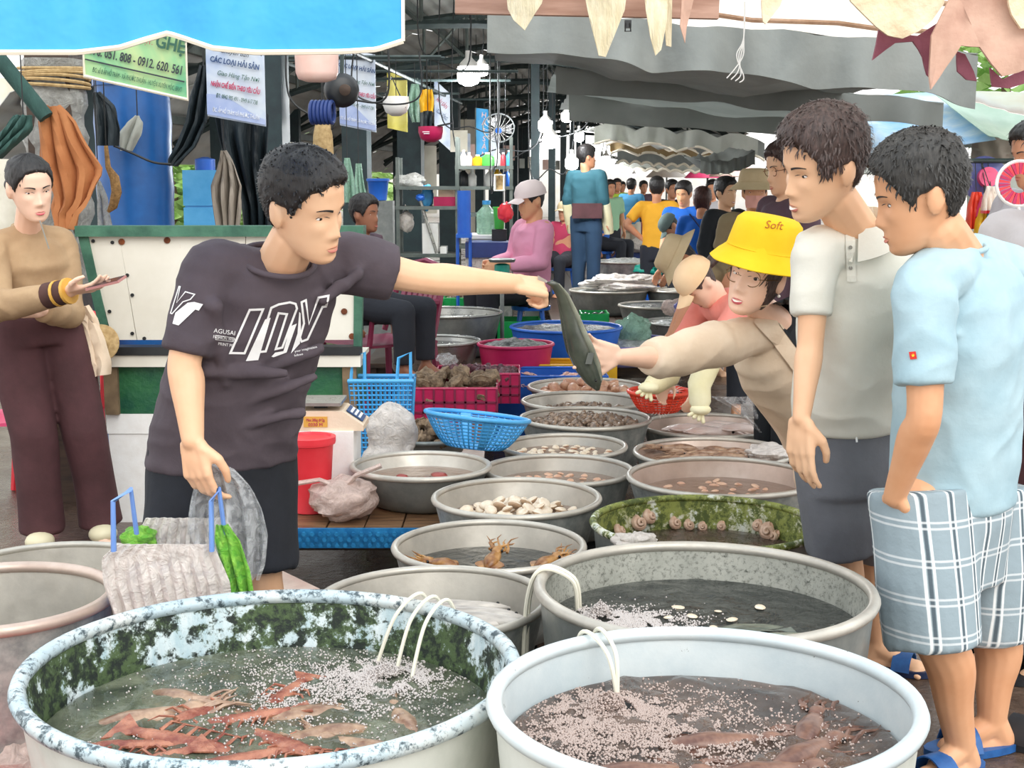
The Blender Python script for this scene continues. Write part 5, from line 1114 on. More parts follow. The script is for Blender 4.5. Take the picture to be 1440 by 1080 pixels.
drape('cloth', 'long black twisted cloth hanging right of the green sign', 'black_sheet', [(92, 280, 292), (130, 268, 294), (170, 262, 292), (205, 248, 278), (225, 238, 258), (233, 240, 248)], 7.2, 'cloth', .05, 5, hang=True)
drape('black_sheet', 'black plastic sheet hanging under the seafood banner', 'black_sheet', [(160, 300, 378), (200, 308, 378), (240, 322, 378), (290, 340, 380), (330, 345, 380)], 7.6, 'sheet', .06, 7, hang=True)
drape('tarpaulin_flap', 'grey beige canvas flap hanging beside the blue water tank', 'tarp_beige', [(212, 312, 318), (230, 306, 330), (262, 296, 342), (285, 298, 340), (325, 306, 336)], 7.3, 'tarpaulin', .05, 7, hang=True)
T = thing('water_tank', 'bright blue square plastic water tank behind the freezer', 'tank', V((P(283, 300, 12.4).x, 12.4, 0)))
g = MB(); x0, x1 = P(258, 240, 12.4).x, P(312, 240, 12.4).x; zt_ = P(283, 238, 12.4).z
for k in range(4): h_ = (zt_ - .3) / 4; g.box(((x0 + x1) / 2, 12.6, .3 + h_ * (k + .5)), (x1 - x0, .5, h_ - .015))
g.box(((x0 + x1) / 2, 12.6, zt_ / 2 + .1), (x1 - x0 - .02, .46, zt_ - .25)); g.build('tank_body', 'pl_sky', T, smooth=False)
g = MB(); g.lathe([(.09, 0), (.09, .1), (.02, .12)], (x0 + .16, 12.55, zt_ - .01), 20); g.build('cap', 'pl_blue', T); g = MB(); g.box(((x0 + x1) / 2, 12.6, .15), (x1 - x0 + .1, .6, .3)); g.build('plinth', 'cream_panel', T, smooth=False)
# green sign and banners
def sign_mat(name, stops, sc_=2.2, rot=(0, 0, 0)):
    m, t = newmat(name); t.l(t.ramp(t.noise(t.coord((1, 1, 1), rot), sc_, 4, .6, .8), stops), t.b.inputs['Base Color']); t.b.inputs['Roughness'].default_value = .5
sign_mat('sign_green', [(.3, '#2f9a78'), (.45, '#8fc08a'), (.6, '#c6cf92'), (.75, '#d9cf9c')]); sign_mat('banner_blue', [(.3, '#8fa4cc'), (.5, '#c9d2de'), (.75, '#e2e6ea')]); mat('ink_dark', '#2a2f38', rough=.6); mat('ink_navy', '#2c4a78', rough=.6); mat('ink_red', '#b8305a', rough=.6); mat('ink_white', '#f2f4f6', rough=.6); mat('ink_green', '#2a5a48', rough=.6); mat('sign_sky', '#2f9ad8', '#4cb0e4', 3, rough=.5); mat('sign_yellow', '#dccf52', '#eee48a', 6, rough=.5); mat('banner_base', '#8c9ecb', '#b3bfdd', 6, rough=.5)
def board(name, label, m, u0, v0, u1, v1, hpx, Y0, Y1, cat='sign', border=None, group=None):
    """rigid or cloth sign: lower edge from (u0,v0) to (u1,v1), hpx tall; returns thing and a mapper"""
    a, b = P(u0, v0, Y0), P(u1, v1, Y1); up = V((0, 0, 1)); h_ = hpx / ppm((Y0 + Y1) / 2); x = (b - a); T = thing(name, label, cat, (a + b) / 2, group)
    nrm = x.normalized().cross(up).normalized()
    if nrm.y > 0: nrm = -nrm
    g = MB(); g.grid(lambda s, t_: a + x * s + up * h_ * t_ + nrm * .004 * math.sin(s * 7), 10, 6, .006); g.build('panel', m, T)
    if border:
        g = MB(); g.tube([a, b, b + up * h_, a + up * h_], .008, 5, closed=True); g.build('border', border, T)
    def put(body, s, t_, size, ink, sx=1, shear=0, bold=0, align='CENTER'):
        o = a + x * s + up * h_ * t_ + nrm * .012; return text_on('lettering', body, size / ppm((Y0 + Y1) / 2), ink, basis(o, x, up - x.normalized() * up.dot(x.normalized()) * 0), T, shear, bold, align, sx)
    put.a, put.x, put.up, put.h, put.n = a, x, up, h_, nrm
    for s in (.05, .95): q = a + x * s; _bars.setdefault(round(q.y, 1), []).append(q.x); g = MB(); g.cyl(q + up * (h_ - .02), V((q.x, round(q.y, 1), max(FRAME_Z, q.z + h_ + .05))), .003, seg=5); g.build('hang_cord', 'wire_black', T)
    return T, put
T, put = board('green_sign', 'green shop sign with phone numbers hanging under the blue awning', 'sign_green', 119, 107, 264, 140, 92, 5.9, 5.9, border='piping')
put('0976. 051. 808 - 0912. 620. 561', .5, .40, 17, 'ink_dark', .62, bold=.001); put('GHẸ', .86, .75, 24, 'ink_green', .85, bold=.002); put('ĐẶT.', .62, .72, 11, 'ink_red', .8)
put('ĐC: số 8 ẤP HỒ TRÀM - XÃ PHƯỚC THUẬN - HUYỆN XUYÊN MỘC, BRVT', .52, .12, 9, 'ink_green', .42)
g = MB(); o = put.a + put.up * put.h * .25 + put.n * .012; g.box(o + put.x * .5, ((put.x).length * .96, .002, .006), Matrix.Rotation(-math.atan2(put.x.z, put.x.x), 3, 'Y')); g.build('rule', 'ink_dark', T, smooth=False)
def banner(label, u0, v0, u1, v1, hpx, Y, k=1):
    T, put = board('banner', label, 'banner_blue', u0, v0, u1, v1, hpx, Y, Y, 'banner'); w_ = abs(u1 - u0)
    g = MB(); g.grid(lambda s, t_: put.a + put.x * s + put.up * put.h * (.02 + t_ * (.28 - .16 * s + .05 * math.sin(s * 5))) + put.n * .009, 12, 3, .002); g.build('banner_stripe', 'banner_base', T)
    put('Chuyên Bán', .5, .92, 9 * k, 'ink_dark', .9, .2); put('CÁC LOẠI HẢI SẢN', .5, .78, 10 * k, 'ink_navy', .78, bold=.001); put('Giao Hàng Tận Nơi', .55, .61, 9 * k, 'ink_green', .8, .2); put('NHẬN CHẾ BIẾN THEO YÊU CẦU', .5, .45, 9 * k, 'ink_red', .50, bold=.001); put('ĐT: 0942 995 491 - 0949 617 738', .52, .30, 8 * k, 'ink_green', .52); put('ĐC: ẤP HỒ TRÀM XÃ PHƯỚC THUẬN', .5, .10, 8 * k, 'ink_white', .48); return T
banner('pale blue seafood banner above the black sheet', 292, 163, 374, 178, 100, 7.0)
banner('narrow seafood banner behind the black fan motor', 478, 176, 529, 186, 105, 10.0, .75)
T, put = board('banner', 'white banner with red letters behind the red cap', 'banner_blue', 611, 192, 633, 212, 78, 14, 14, 'banner'); put('HẢI SẢN', .5, .7, 8, 'ink_red', .6); put('TƯƠI SỐNG', .5, .5, 7, 'ink_navy', .5)
T, put = board('sky_sign', 'upright sky blue sign with pink letters near the wall fan', 'sign_sky', 669, 228, 688, 230, 74, 15, 15, 'sign', 'steel_grey')
for k, ch in enumerate('HẢI SẢN'.replace(' ', '')): put(ch, .62, .88 - k * .145, 10, 'pl_salmon')
board('striped_sign', 'faded sign with pale stripes next to the sky blue one', 'banner_blue', 689, 226, 702, 222, 30, 15, 15)
T, put = board('yellow_sign', 'yellow paper sign behind the white face shield', 'sign_yellow', 545, 180, 573, 186, 76, 12, 12)
# things hanging under the roof
T = thing('hanging_bucket', 'pale pink plastic tub hanging upside below the awning', 'bucket', P(446, 115, 6.4)); g = MB(); c0 = P(446, 115, 6.4); g.lathe([(.05, 0), (.085, .012), (.096, .04), (.1, .16), (.097, .16), (.09, .04), (.05, .02)], c0, 28); g.build('tub', 'pl_salmon', T)
g = MB(); g.tube([c0 + V((-.1, 0, .15)), c0 + V((0, 0, .3)), c0 + V((.1, 0, .15))], .004, 6); g.build('handle', 'wire_black', T)
T = thing('fan_motor', 'black wall fan motor hanging beside the pink tub', 'fan', P(480, 127, 7.5)); g = MB(); c0 = P(480, 127, 7.5); g.lathe([(.03, -.06), (.085, -.05), (.09, .03), (.06, .06)], (0, 0, 0), 24, M=Matrix.Translation(c0) @ Matrix.Rotation(math.radians(95), 4, 'X') @ Matrix.Rotation(math.radians(20), 4, 'Y')); g.build('motor_housing', 'pl_black', T)
g = MB(); g.lathe([(.028, 0), (.03, .05), (.01, .055)], (0, 0, 0), 18, M=Matrix.Translation(c0 + V((.03, -.05, 0))) @ Matrix.Rotation(math.radians(95), 4, 'X')); g.build('shaft_cap', 'wood_dark', T); g = MB(); g.tube([c0 + V((0, .02, .05)), c0 + V((.01, .02, .3))], .012, 6); g.build('hanger', 'steel_dark', T)
T = thing('rope_coil', 'coil of dark blue rope hung under the fan motor', 'rope', P(452, 160, 7.4))
for k in range(6): g = MB(); c0 = P(453, 158, 7.4); g.tube([c0 + V((-.05 + k * .02 + .03 * math.cos(a) * .3, .04 * math.cos(a), .055 * math.sin(a))) for a in [2 * math.pi * i / 16 for i in range(16)]], .011, 6, closed=True); g.build('loop', 'pl_navy', T)
T = thing('perforated_bag', 'orange perforated plastic sleeve hanging on the column', 'bag', P(455, 240, 8)); g = MB(); g.lathe([(.05, 0), (.06, .1), (.055, .2), (.035, .3)], P(455, 240, 8), 16); g.build('sleeve', 'rope', T)
T = thing('face_shield', 'white face shield helmet hanging from a wire', 'helmet', P(557, 150, 10)); c0 = P(557, 148, 10); g = MB(); g.lathe([(.09, .06), (.095, 0), (.075, -.05), (.03, -.075)], c0, 24); g.build('shell', 'pl_white', T); g = MB(); g.tube([c0 + V((-.09, 0, .05)), c0 + V((-.03, 0, .2)), c0 + V((.07, -.05, -.02))], .005, 6); g.build('strap', 'wire_black', T)
drape('plastic_bag', 'pale blue clear bag hanging beside the face shield', 'film_mint', [(118, 578, 588), (140, 574, 592), (160, 576, 590), (172, 580, 590)], 10.2, 'bag', .03, 4, hang=True)
T = thing('cap', 'crimson cap hanging under a yellow cloth', 'cap', P(607, 192, 10)); c0 = P(606, 180, 10); g = MB(); g.lathe([(.09, .01), (.09, -.03), (.075, -.075), (.03, -.1)], c0, 24); g.build('crown', 'pl_magenta', T); g = MB(); g.grid(lambda a, b: c0 + V((.05 + .1 * b, -.02, .01 + .02 * b)) + V((0, (a - .5) * .14, 0)), 6, 3, .006); g.build('brim', 'pl_black', T); g = MB(); [g.box(c0 + V((-.03 + .004 * k, -.091, -.03 - .012 * k)), (.05 - .01 * k, .004, .005)) for k in range(2)]; g.build('print_lines', 'ink_white', T, smooth=False)
drape('cloth', 'mustard yellow rag with black straps above the crimson cap', 'pl_yellow', [(126, 592, 608), (140, 590, 610), (158, 592, 608)], 10, 'cloth', .03, 3, hang=True); drape('strap_bundle', 'black straps hanging beneath the mustard rag', 'black_sheet', [(156, 595, 608), (180, 596, 606)], 9.95, 'strap', .02, 3, hang=True)
T = thing('wall_fan', 'white wall fan with a blue hub hanging from the truss', 'fan', P(700, 178, 14)); c0 = P(701, 180, 14); M = Matrix.Translation(c0) @ Matrix.Rotation(math.radians(118), 4, 'X'); rr = .155
for k in range(18): a = k * math.pi / 9; g = MB(); g.tube([M @ V((.03 * math.cos(a), .03 * math.sin(a), .05)), M @ V((rr * .7 * math.cos(a), rr * .7 * math.sin(a), .045)), M @ V((rr * math.cos(a), rr * math.sin(a), 0))], .002, 4); g.build('guard_wire', 'pl_white', T)
g = MB(); g.tube([M @ V((rr * math.cos(a), rr * math.sin(a), 0)) for a in [2 * math.pi * i / 32 for i in range(32)]], .007, 6, closed=True); g.build('guard_rim', 'pl_grey', T); g = MB(); g.lathe([(.03, .05), (.032, .06), (.01, .066)], (0, 0, 0), 16, M=M); g.build('hub', 'pl_blue', T)
for k in range(3):
    g = MB(); g.grid(lambda a, b, k=k: M @ (Matrix.Rotation(k * 2.094, 3, 'Z') @ V((.03 + .1 * a, (b - .5) * .08 * (.5 + a), .02 + .02 * (b - .5)))), 4, 4, .003); g.build('blade', 'film_clear', T)
g = MB(); g.cyl(c0 + V((0, .05, 0)), c0 + V((0, .08, .6)), .01, seg=6); g.build('drop_rod', 'steel_grey', T)
# bulbs
m, t = newmat('bulb_glow'); t.b.inputs['Emission Color'].default_value = (1, .99, .95, 1); t.b.inputs['Emission Strength'].default_value = 14; t.b.inputs['Base Color'].default_value = (1, 1, 1, 1)
def bulb(u, v, Y, r, label, cord=.5, energy=0):
    c0 = P(u, v, Y); T = thing('light_bulb', label, 'bulb', c0, 'lit bulbs over the stalls'); g = MB(); g.lathe([(r * .3, -r * 1.15), (r * .85, -r * .95), (r, -r * .6), (r, r * .35), (r * .95, r * .5)], c0, 18); g.build('globe', 'bulb_glow', T)
    g = MB(); g.lathe([(r * .95, r * .5), (r * .7, r * .9), (r * .3, r * 1.3), (r * .28, r * 1.9)], c0, 14); g.build('socket', 'pl_white', T); g = MB(); xa = c0.dot(RA); zt = roofz(xa) + .12; g.tube([c0 + V((0, 0, r * 1.8)), c0 + V((.02, 0, cord * .5)), V((c0.x, c0.y, zt))], .005, 5); g.build('cord', 'wire_black', T)
    if energy:
        ld = bpy.data.lights.new('bulb_light', 'POINT'); ld.energy = energy; ld.shadow_soft_size = r; ld.color = (.95, .98, 1); lo = bpy.data.objects.new('bulb_light', ld); col.objects.link(lo); lo.location = (0, 0, -r * 1.5); lo.parent = T
for i, (u, v, Y, r, lb, e) in enumerate(((659, 102, 12, .095, 'large glowing bulb under the corrugated roof', 70), (677, 96, 12.3, .06, 'glowing bulb touching the large one', 0), (767, 175, 13, .065, 'glowing bulb above a lower one past the wall fan', 40), (774, 196, 12.6, .07, 'lowest glowing bulb of the pair past the wall fan', 40), (797, 163, 14, .055, 'glowing bulb hanging highest over the aisle', 30), (814, 191, 15, .055, 'glowing bulb just left of the awnings', 30), (804, 228, 13, .06, 'glowing bulb behind the teal jacket', 22))): bulb(u, v, Y, r, lb, .45, e)
for i in range(12): bulb(838 + i * 4.5 + U(-6, 6), 214 + i * 2.4 + U(-8, 6), 18 + i * 1.6, .06, 'small glowing bulb in the row toward the far end', .4, 30 if i % 3 == 0 else 0)
# ------------------------------------------------------------ freezer cabinet, green tank, foam boxes
m, t = newmat('rust_white'); v = t.coord(); n1 = t.noise(v, 9, 6, .7); n2 = t.noise(v, 2.3, 5)
t.l(t.mix(t.ramp(n1, [(.66, 0.0), (.76, 1.0)]), t.ramp(n2, [(.3, '#d8d2c2'), (.7, '#f0ebde')]), '#a86a38'), t.b.inputs['Base Color']); t.b.inputs['Roughness'].default_value = .6
mat('green_paint', '#2f5a48', '#4a7a62', 8, rough=.6, bump=.3); mat('green_moss', '#15523c', '#2c6a3e', 9, rough=.5, bump=.5); mat('rust_spot', '#8a4a24', '#5a2c14', 30, rough=.8)
YF = 6.0
def rect(u0, u1, v0, v1, Y): a, b = P(u0, v0, Y), P(u1, v1, Y); return a.x, b.x, b.z, a.z
T = thing('freezer_cabinet', 'white panelled cabinet with green frame and rusty screws behind the seller', 'cabinet', V((P(310, 480, YF).x, YF, .76)))
def quadplate(pix, Y, th=.02): g = MB(); f = [P(u, v, Y) for u, v in pix]; b = [q + V((0, th, 0)) for q in f]; g.loft([f, b]); return g
for pix in (((122, 332), (168, 332), (192, 478), (158, 478)), ((168, 332), (345, 332), (345, 478), (193, 478)), ((346, 332), (502, 332), (498, 478), (346, 478))): quadplate(pix, YF).build('white_panel', 'rust_white', T, smooth=False)
g = MB(); a, b = P(108, 325, YF), P(512, 325, YF); g.box((a + b) / 2 + V((0, .03, 0)), (b.x - a.x, .12, .045)); g.build('top_rail', 'green_paint', T, smooth=False)
for pix in (((108, 325), (122, 325), (158, 490), (146, 490)), ((498, 325), (512, 325), (508, 490), (497, 490))): quadplate(pix, YF - .01, .05).build('side_rail', 'green_paint', T, smooth=False)
a, b = P(146, 492, YF), P(508, 492, YF); g = MB(); g.box((a + b) / 2, (b.x - a.x, .1, .035)); g.build('bottom_rail', 'pl_black', T, smooth=False); g = MB(); g.box((a + b) / 2 + V((0, 0, -.045)), (b.x - a.x, .08, .05)); g.build('lower_lip', 'rust_white', T, smooth=False)
for u, v, big in ((131, 339, 0), (158, 341, 0), (171, 340, 1), (235, 338, 1), (179, 387, 0), (186, 415, 0), (154, 438, 0), (161, 470, 0), (186, 469, 0), (203, 476, 0), (484, 438, 1), (495, 473, 1), (420, 470, 0)):
    g = MB(); q = P(u, v, YF - .003); g.lathe([(.002, -.004), (.014 if big else .008, -.002), (.014 if big else .008, .003)], (0, 0, 0), 10, M=Matrix.Translation(q) @ Matrix.Rotation(math.pi / 2, 4, 'X')); g.build('screw', 'rust_spot' if big else 'wire_black', T)
x0, x1, z0, z1 = rect(150, 500, 514, 582, YF); T = thing('green_tank', 'mossy green metal tank under the white cabinet', 'tank', V(((x0 + x1) / 2, YF + .2, 0))); g = MB(); g.box(((x0 + x1) / 2, YF + .25, (z0 + z1) / 2), (x1 - x0, .5, z1 - z0)); g.build('tank_body', 'green_moss', T, smooth=False); g = MB(); g.box(((x0 + x1) / 2, YF + .25, z1 + .01), (x1 - x0 + .02, .52, .02)); g.build('tank_rim', 'rust_white', T, smooth=False)
for k in (.02, .98): g = MB(); g.box((lerp(x0, x1, k), YF - .012, (z0 + z1) / 2), (.06, .03, z1 - z0)); g.build('corner_post', 'bark', T, smooth=False)
def foam_crate(label, x0, x1, y0, y1, z0, z1, name='foam_box', lid=True):
    T = thing(name, label, 'box', V(((x0 + x1) / 2, (y0 + y1) / 2, z0))); g = MB(); hh = (z1 - z0) * (.82 if lid else 1); g.box(((x0 + x1) / 2, (y0 + y1) / 2, z0 + hh / 2), (x1 - x0 - .01, y1 - y0 - .01, hh), taper=.97); g.build('box_body', 'foam_box', T, smooth=False)
    if lid: g = MB(); g.box(((x0 + x1) / 2, (y0 + y1) / 2, (z0 + hh + z1) / 2), (x1 - x0, y1 - y0, z1 - z0 - hh)); g.build('lid', 'foam_box', T, smooth=False)
    return T
zb = P(180, 582, YF).z; foam_crate('white foam box under the green tank by the trousers', P(150, 600, YF).x, P(330, 600, YF).x, YF, YF + .5, 0, zb); foam_crate('white foam box hidden behind the seller under the tank', P(332, 600, YF).x, P(480, 600, YF).x, YF, YF + .5, 0, zb)
drape('cloth_bag', 'beige cloth bag hanging at the side of the person with the phone', 'blazer', [(432, 112, 120), (450, 116, 132), (480, 120, 144), (510, 128, 152), (526, 140, 148)], 5.72, 'bag', .03, 4, th=.02)
T = thing('straw_hat', 'round straw hat hanging against the white cabinet', 'hat', P(148, 480, 5.9)); g = MB(); g.lathe([(.002, .03), (.035, .028), (.045, 0), (.08, -.008), (.082, -.012), (.045, -.006), (.03, .02), (.002, .022)], (0, 0, 0), 24, M=Matrix.Translation(P(140, 482, 5.9)) @ Matrix.Rotation(math.radians(75), 4, 'X')); g.build('hat_body', 'rope', T)
# plastic chairs
def chair(label, c, rz, m, s=1, m2=None):
    T = thing('plastic_chair', label, 'chair', (0, 0, 0), 'plastic armchairs'); W, D = .44 * s, .42 * s; sh = .42 * s
    g = MB(); g.grid(lambda a, b: V(((a - .5) * W, (b - .5) * D, sh - .015 * math.sin(a * math.pi) * math.sin(b * math.pi))), 8, 8, .015); g.build('seat', m, T)
    for sx_ in (-1, 1):
        for sy in (-1, 1): g = MB(); g.tube([V((sx_ * W * .46, sy * D * .46, sh)), V((sx_ * W * .54, sy * D * .54, 0))], [.024, .018], 6); g.build('leg', m, T)
        g = MB(); g.tube([V((sx_ * W * .5, -D * .45, sh)), V((sx_ * W * .54, -D * .42, sh + .2)), V((sx_ * W * .55, D * .1, sh + .22)), V((sx_ * W * .5, D * .5, sh + .22))], .018, 6); g.build('armrest', m, T)
    def bk(a, b): q = (a - .5) * 2; return V((q * W * .5 * (1 - .12 * b), D * (.5 + .22 * b) - .03 * q * q, sh + .02 + b * .42 * (1 - .16 * q * q)))
    for k in range(7): g = MB(); a0 = .12 + k * .115; g.grid(lambda a, b, a0=a0: bk(a0 + a * .075, .06 + b * .84), 2, 8, .012); g.build('back_slat', m2 or m, T)
    g = MB(); g.tube([bk(0, 0), bk(0, .5), bk(.02, .9), bk(.2, 1), bk(.5, 1), bk(.8, 1), bk(.98, .9), bk(1, .5), bk(1, 0)], .018, 6); g.build('back_frame', m, T)
    T.location = c; T.rotation_euler = (0, 0, rz); return T
chair('pinkish red plastic armchair behind the person with the phone', V((P(0, 600, 6.35).x - .02, 6.35, 0)), .3, 'pl_pink'); chair('red plastic armchair between the trousers and the white foam box', V((P(100, 640, 6.55).x - .12, 6.9, 0)), .1, 'pl_red', .95)
chair('dark maroon plastic armchair of the seated person', V((P(530, 400, 7.9).x, 7.9, .12)), -.9, 'pl_maroon', 1.15)
# ------------------------------------------------------------ bucket, scale, bags on the wooden table
TZ = .30
def bucket(label, c, r, h, m, name='bucket', lid=False, group=None, handle=False):
    T = thing(name, label, name.replace('_', ' '), c, group); g = MB(); g.lathe([(r * .7, 0), (r * .78, .004), (r * .97, h * .92), (r * .99, h * .93), (r * 1.06, h * .94), (r * 1.06, h), (r, h), (r * .93, h * .9), (r * .75, .012)], c, 36); g.build('pail', m, T)
    if lid: g = MB(); g.lathe([(r * 1.08, h * .96), (r * 1.08, h + .01), (r * .9, h + .012), (r * .86, h + .004), (r * .02, h + .004)], c, 36); g.build('lid', m, T)
    if handle: g = MB(); g.tube([c + V((r * 1.05 * math.cos(a), 0, h * .95 + r * .25 * math.sin(a))) for a in [math.pi * i / 12 for i in range(13)]], .005, 6); g.build('handle', 'pl_white', T)
    return T
bucket('bright red plastic bucket with lid beside the scale', V((P(437, 690, 4.98).x, 4.98, TZ)), .088, .27, 'pl_red', lid=True)
foam_crate('white foam box under the scale', P(436, 640, 5.15).x, P(500, 640, 5.15).x, 5.13, 5.4, TZ, P(480, 606, 5.15).z, lid=False)
T = thing('scale', 'cream electronic scale with a grey display on the foam box', 'scale', V((P(465, 600, 5.2).x, 5.25, P(480, 606, 5.15).z))); c0 = T.location
g = MB(); w_ = .2; prof = [(-.12, 0), (.13, 0), (.13, .02), (.05, .075), (-.12, .075)]; g.prism([(c0.x + x, c0.z + z) for x, z in prof], c0.y - .1, c0.y + .1); g.build('housing', 'blazer', T, smooth=False)
g = MB(); M = Matrix.Translation(c0 + V((.092, 0, .05))) @ Matrix.Rotation(math.radians(34.5), 4, 'Y'); g.box((0, 0, .002), (.075, .12, .004), M=M); g.build('display', 'ink_navy', T, smooth=False)
for k in range(3): g = MB(); g.box((.018 - k * .018, 0, .005), (.01, .1, .002), M=M); g.build('display_row', 'pl_white', T, smooth=False)
g = MB(); g.box(c0 + V((-.04, 0, .1)), (.17, .2, .012)); g.build('pan', 'steel_bowl', T, smooth=False); g = MB(); g.box(c0 + V((-.04, 0, .085)), (.05, .05, .02)); g.build('pan_support', 'pl_black', T, smooth=False)
g = MB(); g.box(c0 + V((-.05, -.1015, .035)), (.09, .002, .04)); o = g.build('label_plate', 'cuff_gold', T, smooth=False); text_on('label_text', 'Max 30kg d=2g', .016, 'ink_red', basis(c0 + V((-.05, -.1035, .042)), V((1, 0, 0)), V((0, 0, 1))), T, sx=.7); text_on('label_text', '0330 M', .018, 'ink_red', basis(c0 + V((-.05, -.1035, .024)), V((1, 0, 0)), V((0, 0, 1))), T)
mat('blood_meat', '#b08a78', '#d9b8a8', 9, rough=.4)
T = thing('knotted_bag', 'clear knotted plastic bag of pale meat on the wooden table', 'bag', V((P(483, 715, 4.86).x, 4.86, TZ))); c0 = T.location; g = MB(); lumpy(g, c0 + V((0, 0, .075)), (.125, .11, .075), .22, 3); g.build('pouch', 'film_pink', T)
g = MB(); lumpy(g, c0 + V((-.02, 0, .055)), (.085, .08, .045), .35, 5); g.build('meat', 'blood_meat', T)
g = MB(); g.tube([c0 + V((.01, -.02, .12)), c0 + V((.05, -.03, .165)), c0 + V((.14, -.02, .2))], [.022, .018, .02], 8, flat=.5); g.build('tied_ear', 'film_pink', T); g = MB(); g.tube([c0 + V((-.01, -.02, .12)), c0 + V((-.08, -.03, .15)), c0 + V((-.2, -.03, .13))], [.02, .016, .02], 8, flat=.5); g.build('tied_ear', 'film_pink', T)
T = thing('plastic_bag', 'lumpy translucent white bag leaning on the blue tote', 'bag', V((P(550, 620, 5.6).x, 5.6, TZ))); c0 = T.location; g = MB(); lumpy(g, c0 + V((0, 0, .19)), (.105, .07, .11), .22, 8); lumpy(g, c0 + V((-.01, -.01, .07)), (.11, .08, .075), .25, 9); clothes(T, 'pouch', g, 'film_white', .01, 3)
T = thing('plastic_bag', 'flat crumpled clear bag lying beside the foam box', 'bag', V((P(520, 650, 5.2).x, 5.2, TZ))); g = MB(); lumpy(g, T.location + V((0, 0, .04)), (.09, .12, .04), .35, 2); g.build('pouch', 'film_grey', T)
# blue lattice tote
def lattice(g, fn, nu, nv, r): # thin bars following a surface
    for i in range(nu + 1): g.tube([fn(i / nu, k / nv) for k in range(nv + 1)], r, 4)
    for k in range(nv + 1): g.tube([fn(i / nu, k / nv) for i in range(nu + 1)], r, 4)
T = thing('blue_tote', 'sky blue lattice plastic shopping basket with two handles', 'basket', V((P(537, 585, 6.0).x, 6.05, TZ))); c0 = T.location; H = .34
for nm, fn in (('front_wall', lambda a, b: c0 + V(((a - .5) * (.24 + .04 * b), -.06 - .02 * b, H * b))), ('back_wall', lambda a, b: c0 + V(((a - .5) * (.24 + .04 * b), .06 + .02 * b, H * b))), ('side_wall', lambda a, b: c0 + V((-.12 - .02 * b, (a - .5) * (.12 + .04 * b), H * b))), ('side_wall', lambda a, b: c0 + V((.12 + .02 * b, (a - .5) * (.12 + .04 * b), H * b)))):
    g = MB(); lattice(g, fn, 14 if 'side' not in nm else 7, 16, .0038); g.build(nm, 'pl_sky', T, smooth=False)
g = MB(); g.box(c0 + V((0, 0, .006)), (.24, .12, .01)); g.build('base', 'pl_sky', T, smooth=False); g = MB(); g.tube([c0 + V(p) for p in ((-.14, -.08, H), (.14, -.08, H), (.14, .08, H), (-.14, .08, H))], .011, 6, closed=True); g.build('rim', 'pl_sky', T)
for x in (-.1, .1): g = MB(); g.tube([c0 + V((x - .03, -.075, H)), c0 + V((x - .022, -.07, H + .1)), c0 + V((x + .03, -.07, H + .125)), c0 + V((x + .03, -.075, H))], .008, 6); g.build('handle', 'pl_sky', T)
# blue colander tilted on the oyster tray
def colander(label, M, R, h, m, name='colander', n=44, rows=9, rb=.55, group=None):
    T = thing(name, label, 'colander', M.translation, group); prof = lambda b: lerp(R * rb, R, b ** .7)
    fn = lambda a, b: M @ V((prof(b) * math.cos(a * 2 * math.pi), prof(b) * math.sin(a * 2 * math.pi), h * b))
    g = MB()
    for i in range(n): g.tube([fn(i / n, k / rows) for k in range(rows + 1)], .0034, 4, caps=False)
    for k in range(rows + 1): g.tube([fn(i / n, k / rows) for i in range(n)], .0034, 4, closed=True)
    g.build('lattice_wall', m, T)
    g = MB()
    for i in range(4): g.grid(lambda a, b, i=i: fn((i + .1) / 4 + a * .035, b) + V((0, 0, .002)), 3, 8, .004)
    g.build('wall_strips', m, T)
    g = MB(); g.tube([fn(i / n, 1) for i in range(n)], .0095, 8, closed=True); g.build('rim', m, T)
    g = MB(); g.lathe([(R * rb, .0), (R * rb, .004), (.004, .004)], (0, 0, 0), 24, M=M); g.build('base', m, T); return T
def dtray(label, c, a, b, h, m, name='tray', rot=0, rb=.85, group=None, cat=None, slots=0, m2=None):
    """rectangular open crate: floor and four walls, each a part"""
    T = thing(name, label, cat or name.replace('_', ' '), c, group); R = Matrix.Rotation(rot, 3, 'Z'); t_ = .008
    g = MB(); g.box(c + V((0, 0, .006)), (a * .96, b * .96, .01), R); g.build('floor_panel', m, T, smooth=False)
    for sx_, sy, L in ((0, -1, a), (0, 1, a), (-1, 0, b), (1, 0, b)):
        g = MB(); q = c + R @ V((sx_ * a / 2, sy * b / 2, h / 2)); g.box(q, (L if sy else t_, t_ if sy else L, h), R); o = g.build('side_wall', m, T, smooth=False)
        if slots and (sy == -1 or sx_ == -1):
            n = max(3, int(L / .05)); g = MB()
            for k in range(n + 1): g.box(c + R @ V((sx_ * (a / 2 + .006) + (sy != 0) * (k / n - .5) * L, sy * (b / 2 + .006) + (sx_ != 0) * (k / n - .5) * L, h / 2)), (.01, .01, h), R)
            for zz in (.3, .6): g.box(c + R @ V((sx_ * (a / 2 + .006), sy * (b / 2 + .006), h * zz)), (L if sy else .01, .01 if sy else L, .01), R)
            g.build('ribs', m2 or m, o, smooth=False)
    g = MB(); g.tube([c + R @ V((x * a / 2, y * b / 2, h)) for x, y in ((-1, -1), (1, -1), (1, 1), (-1, 1))], .009, 6, closed=True); g.build('rim', m, T, smooth=False)
    return dict(T=T, c=c, a=a, b=b, R=min(a, b) / 2, Rm=R)
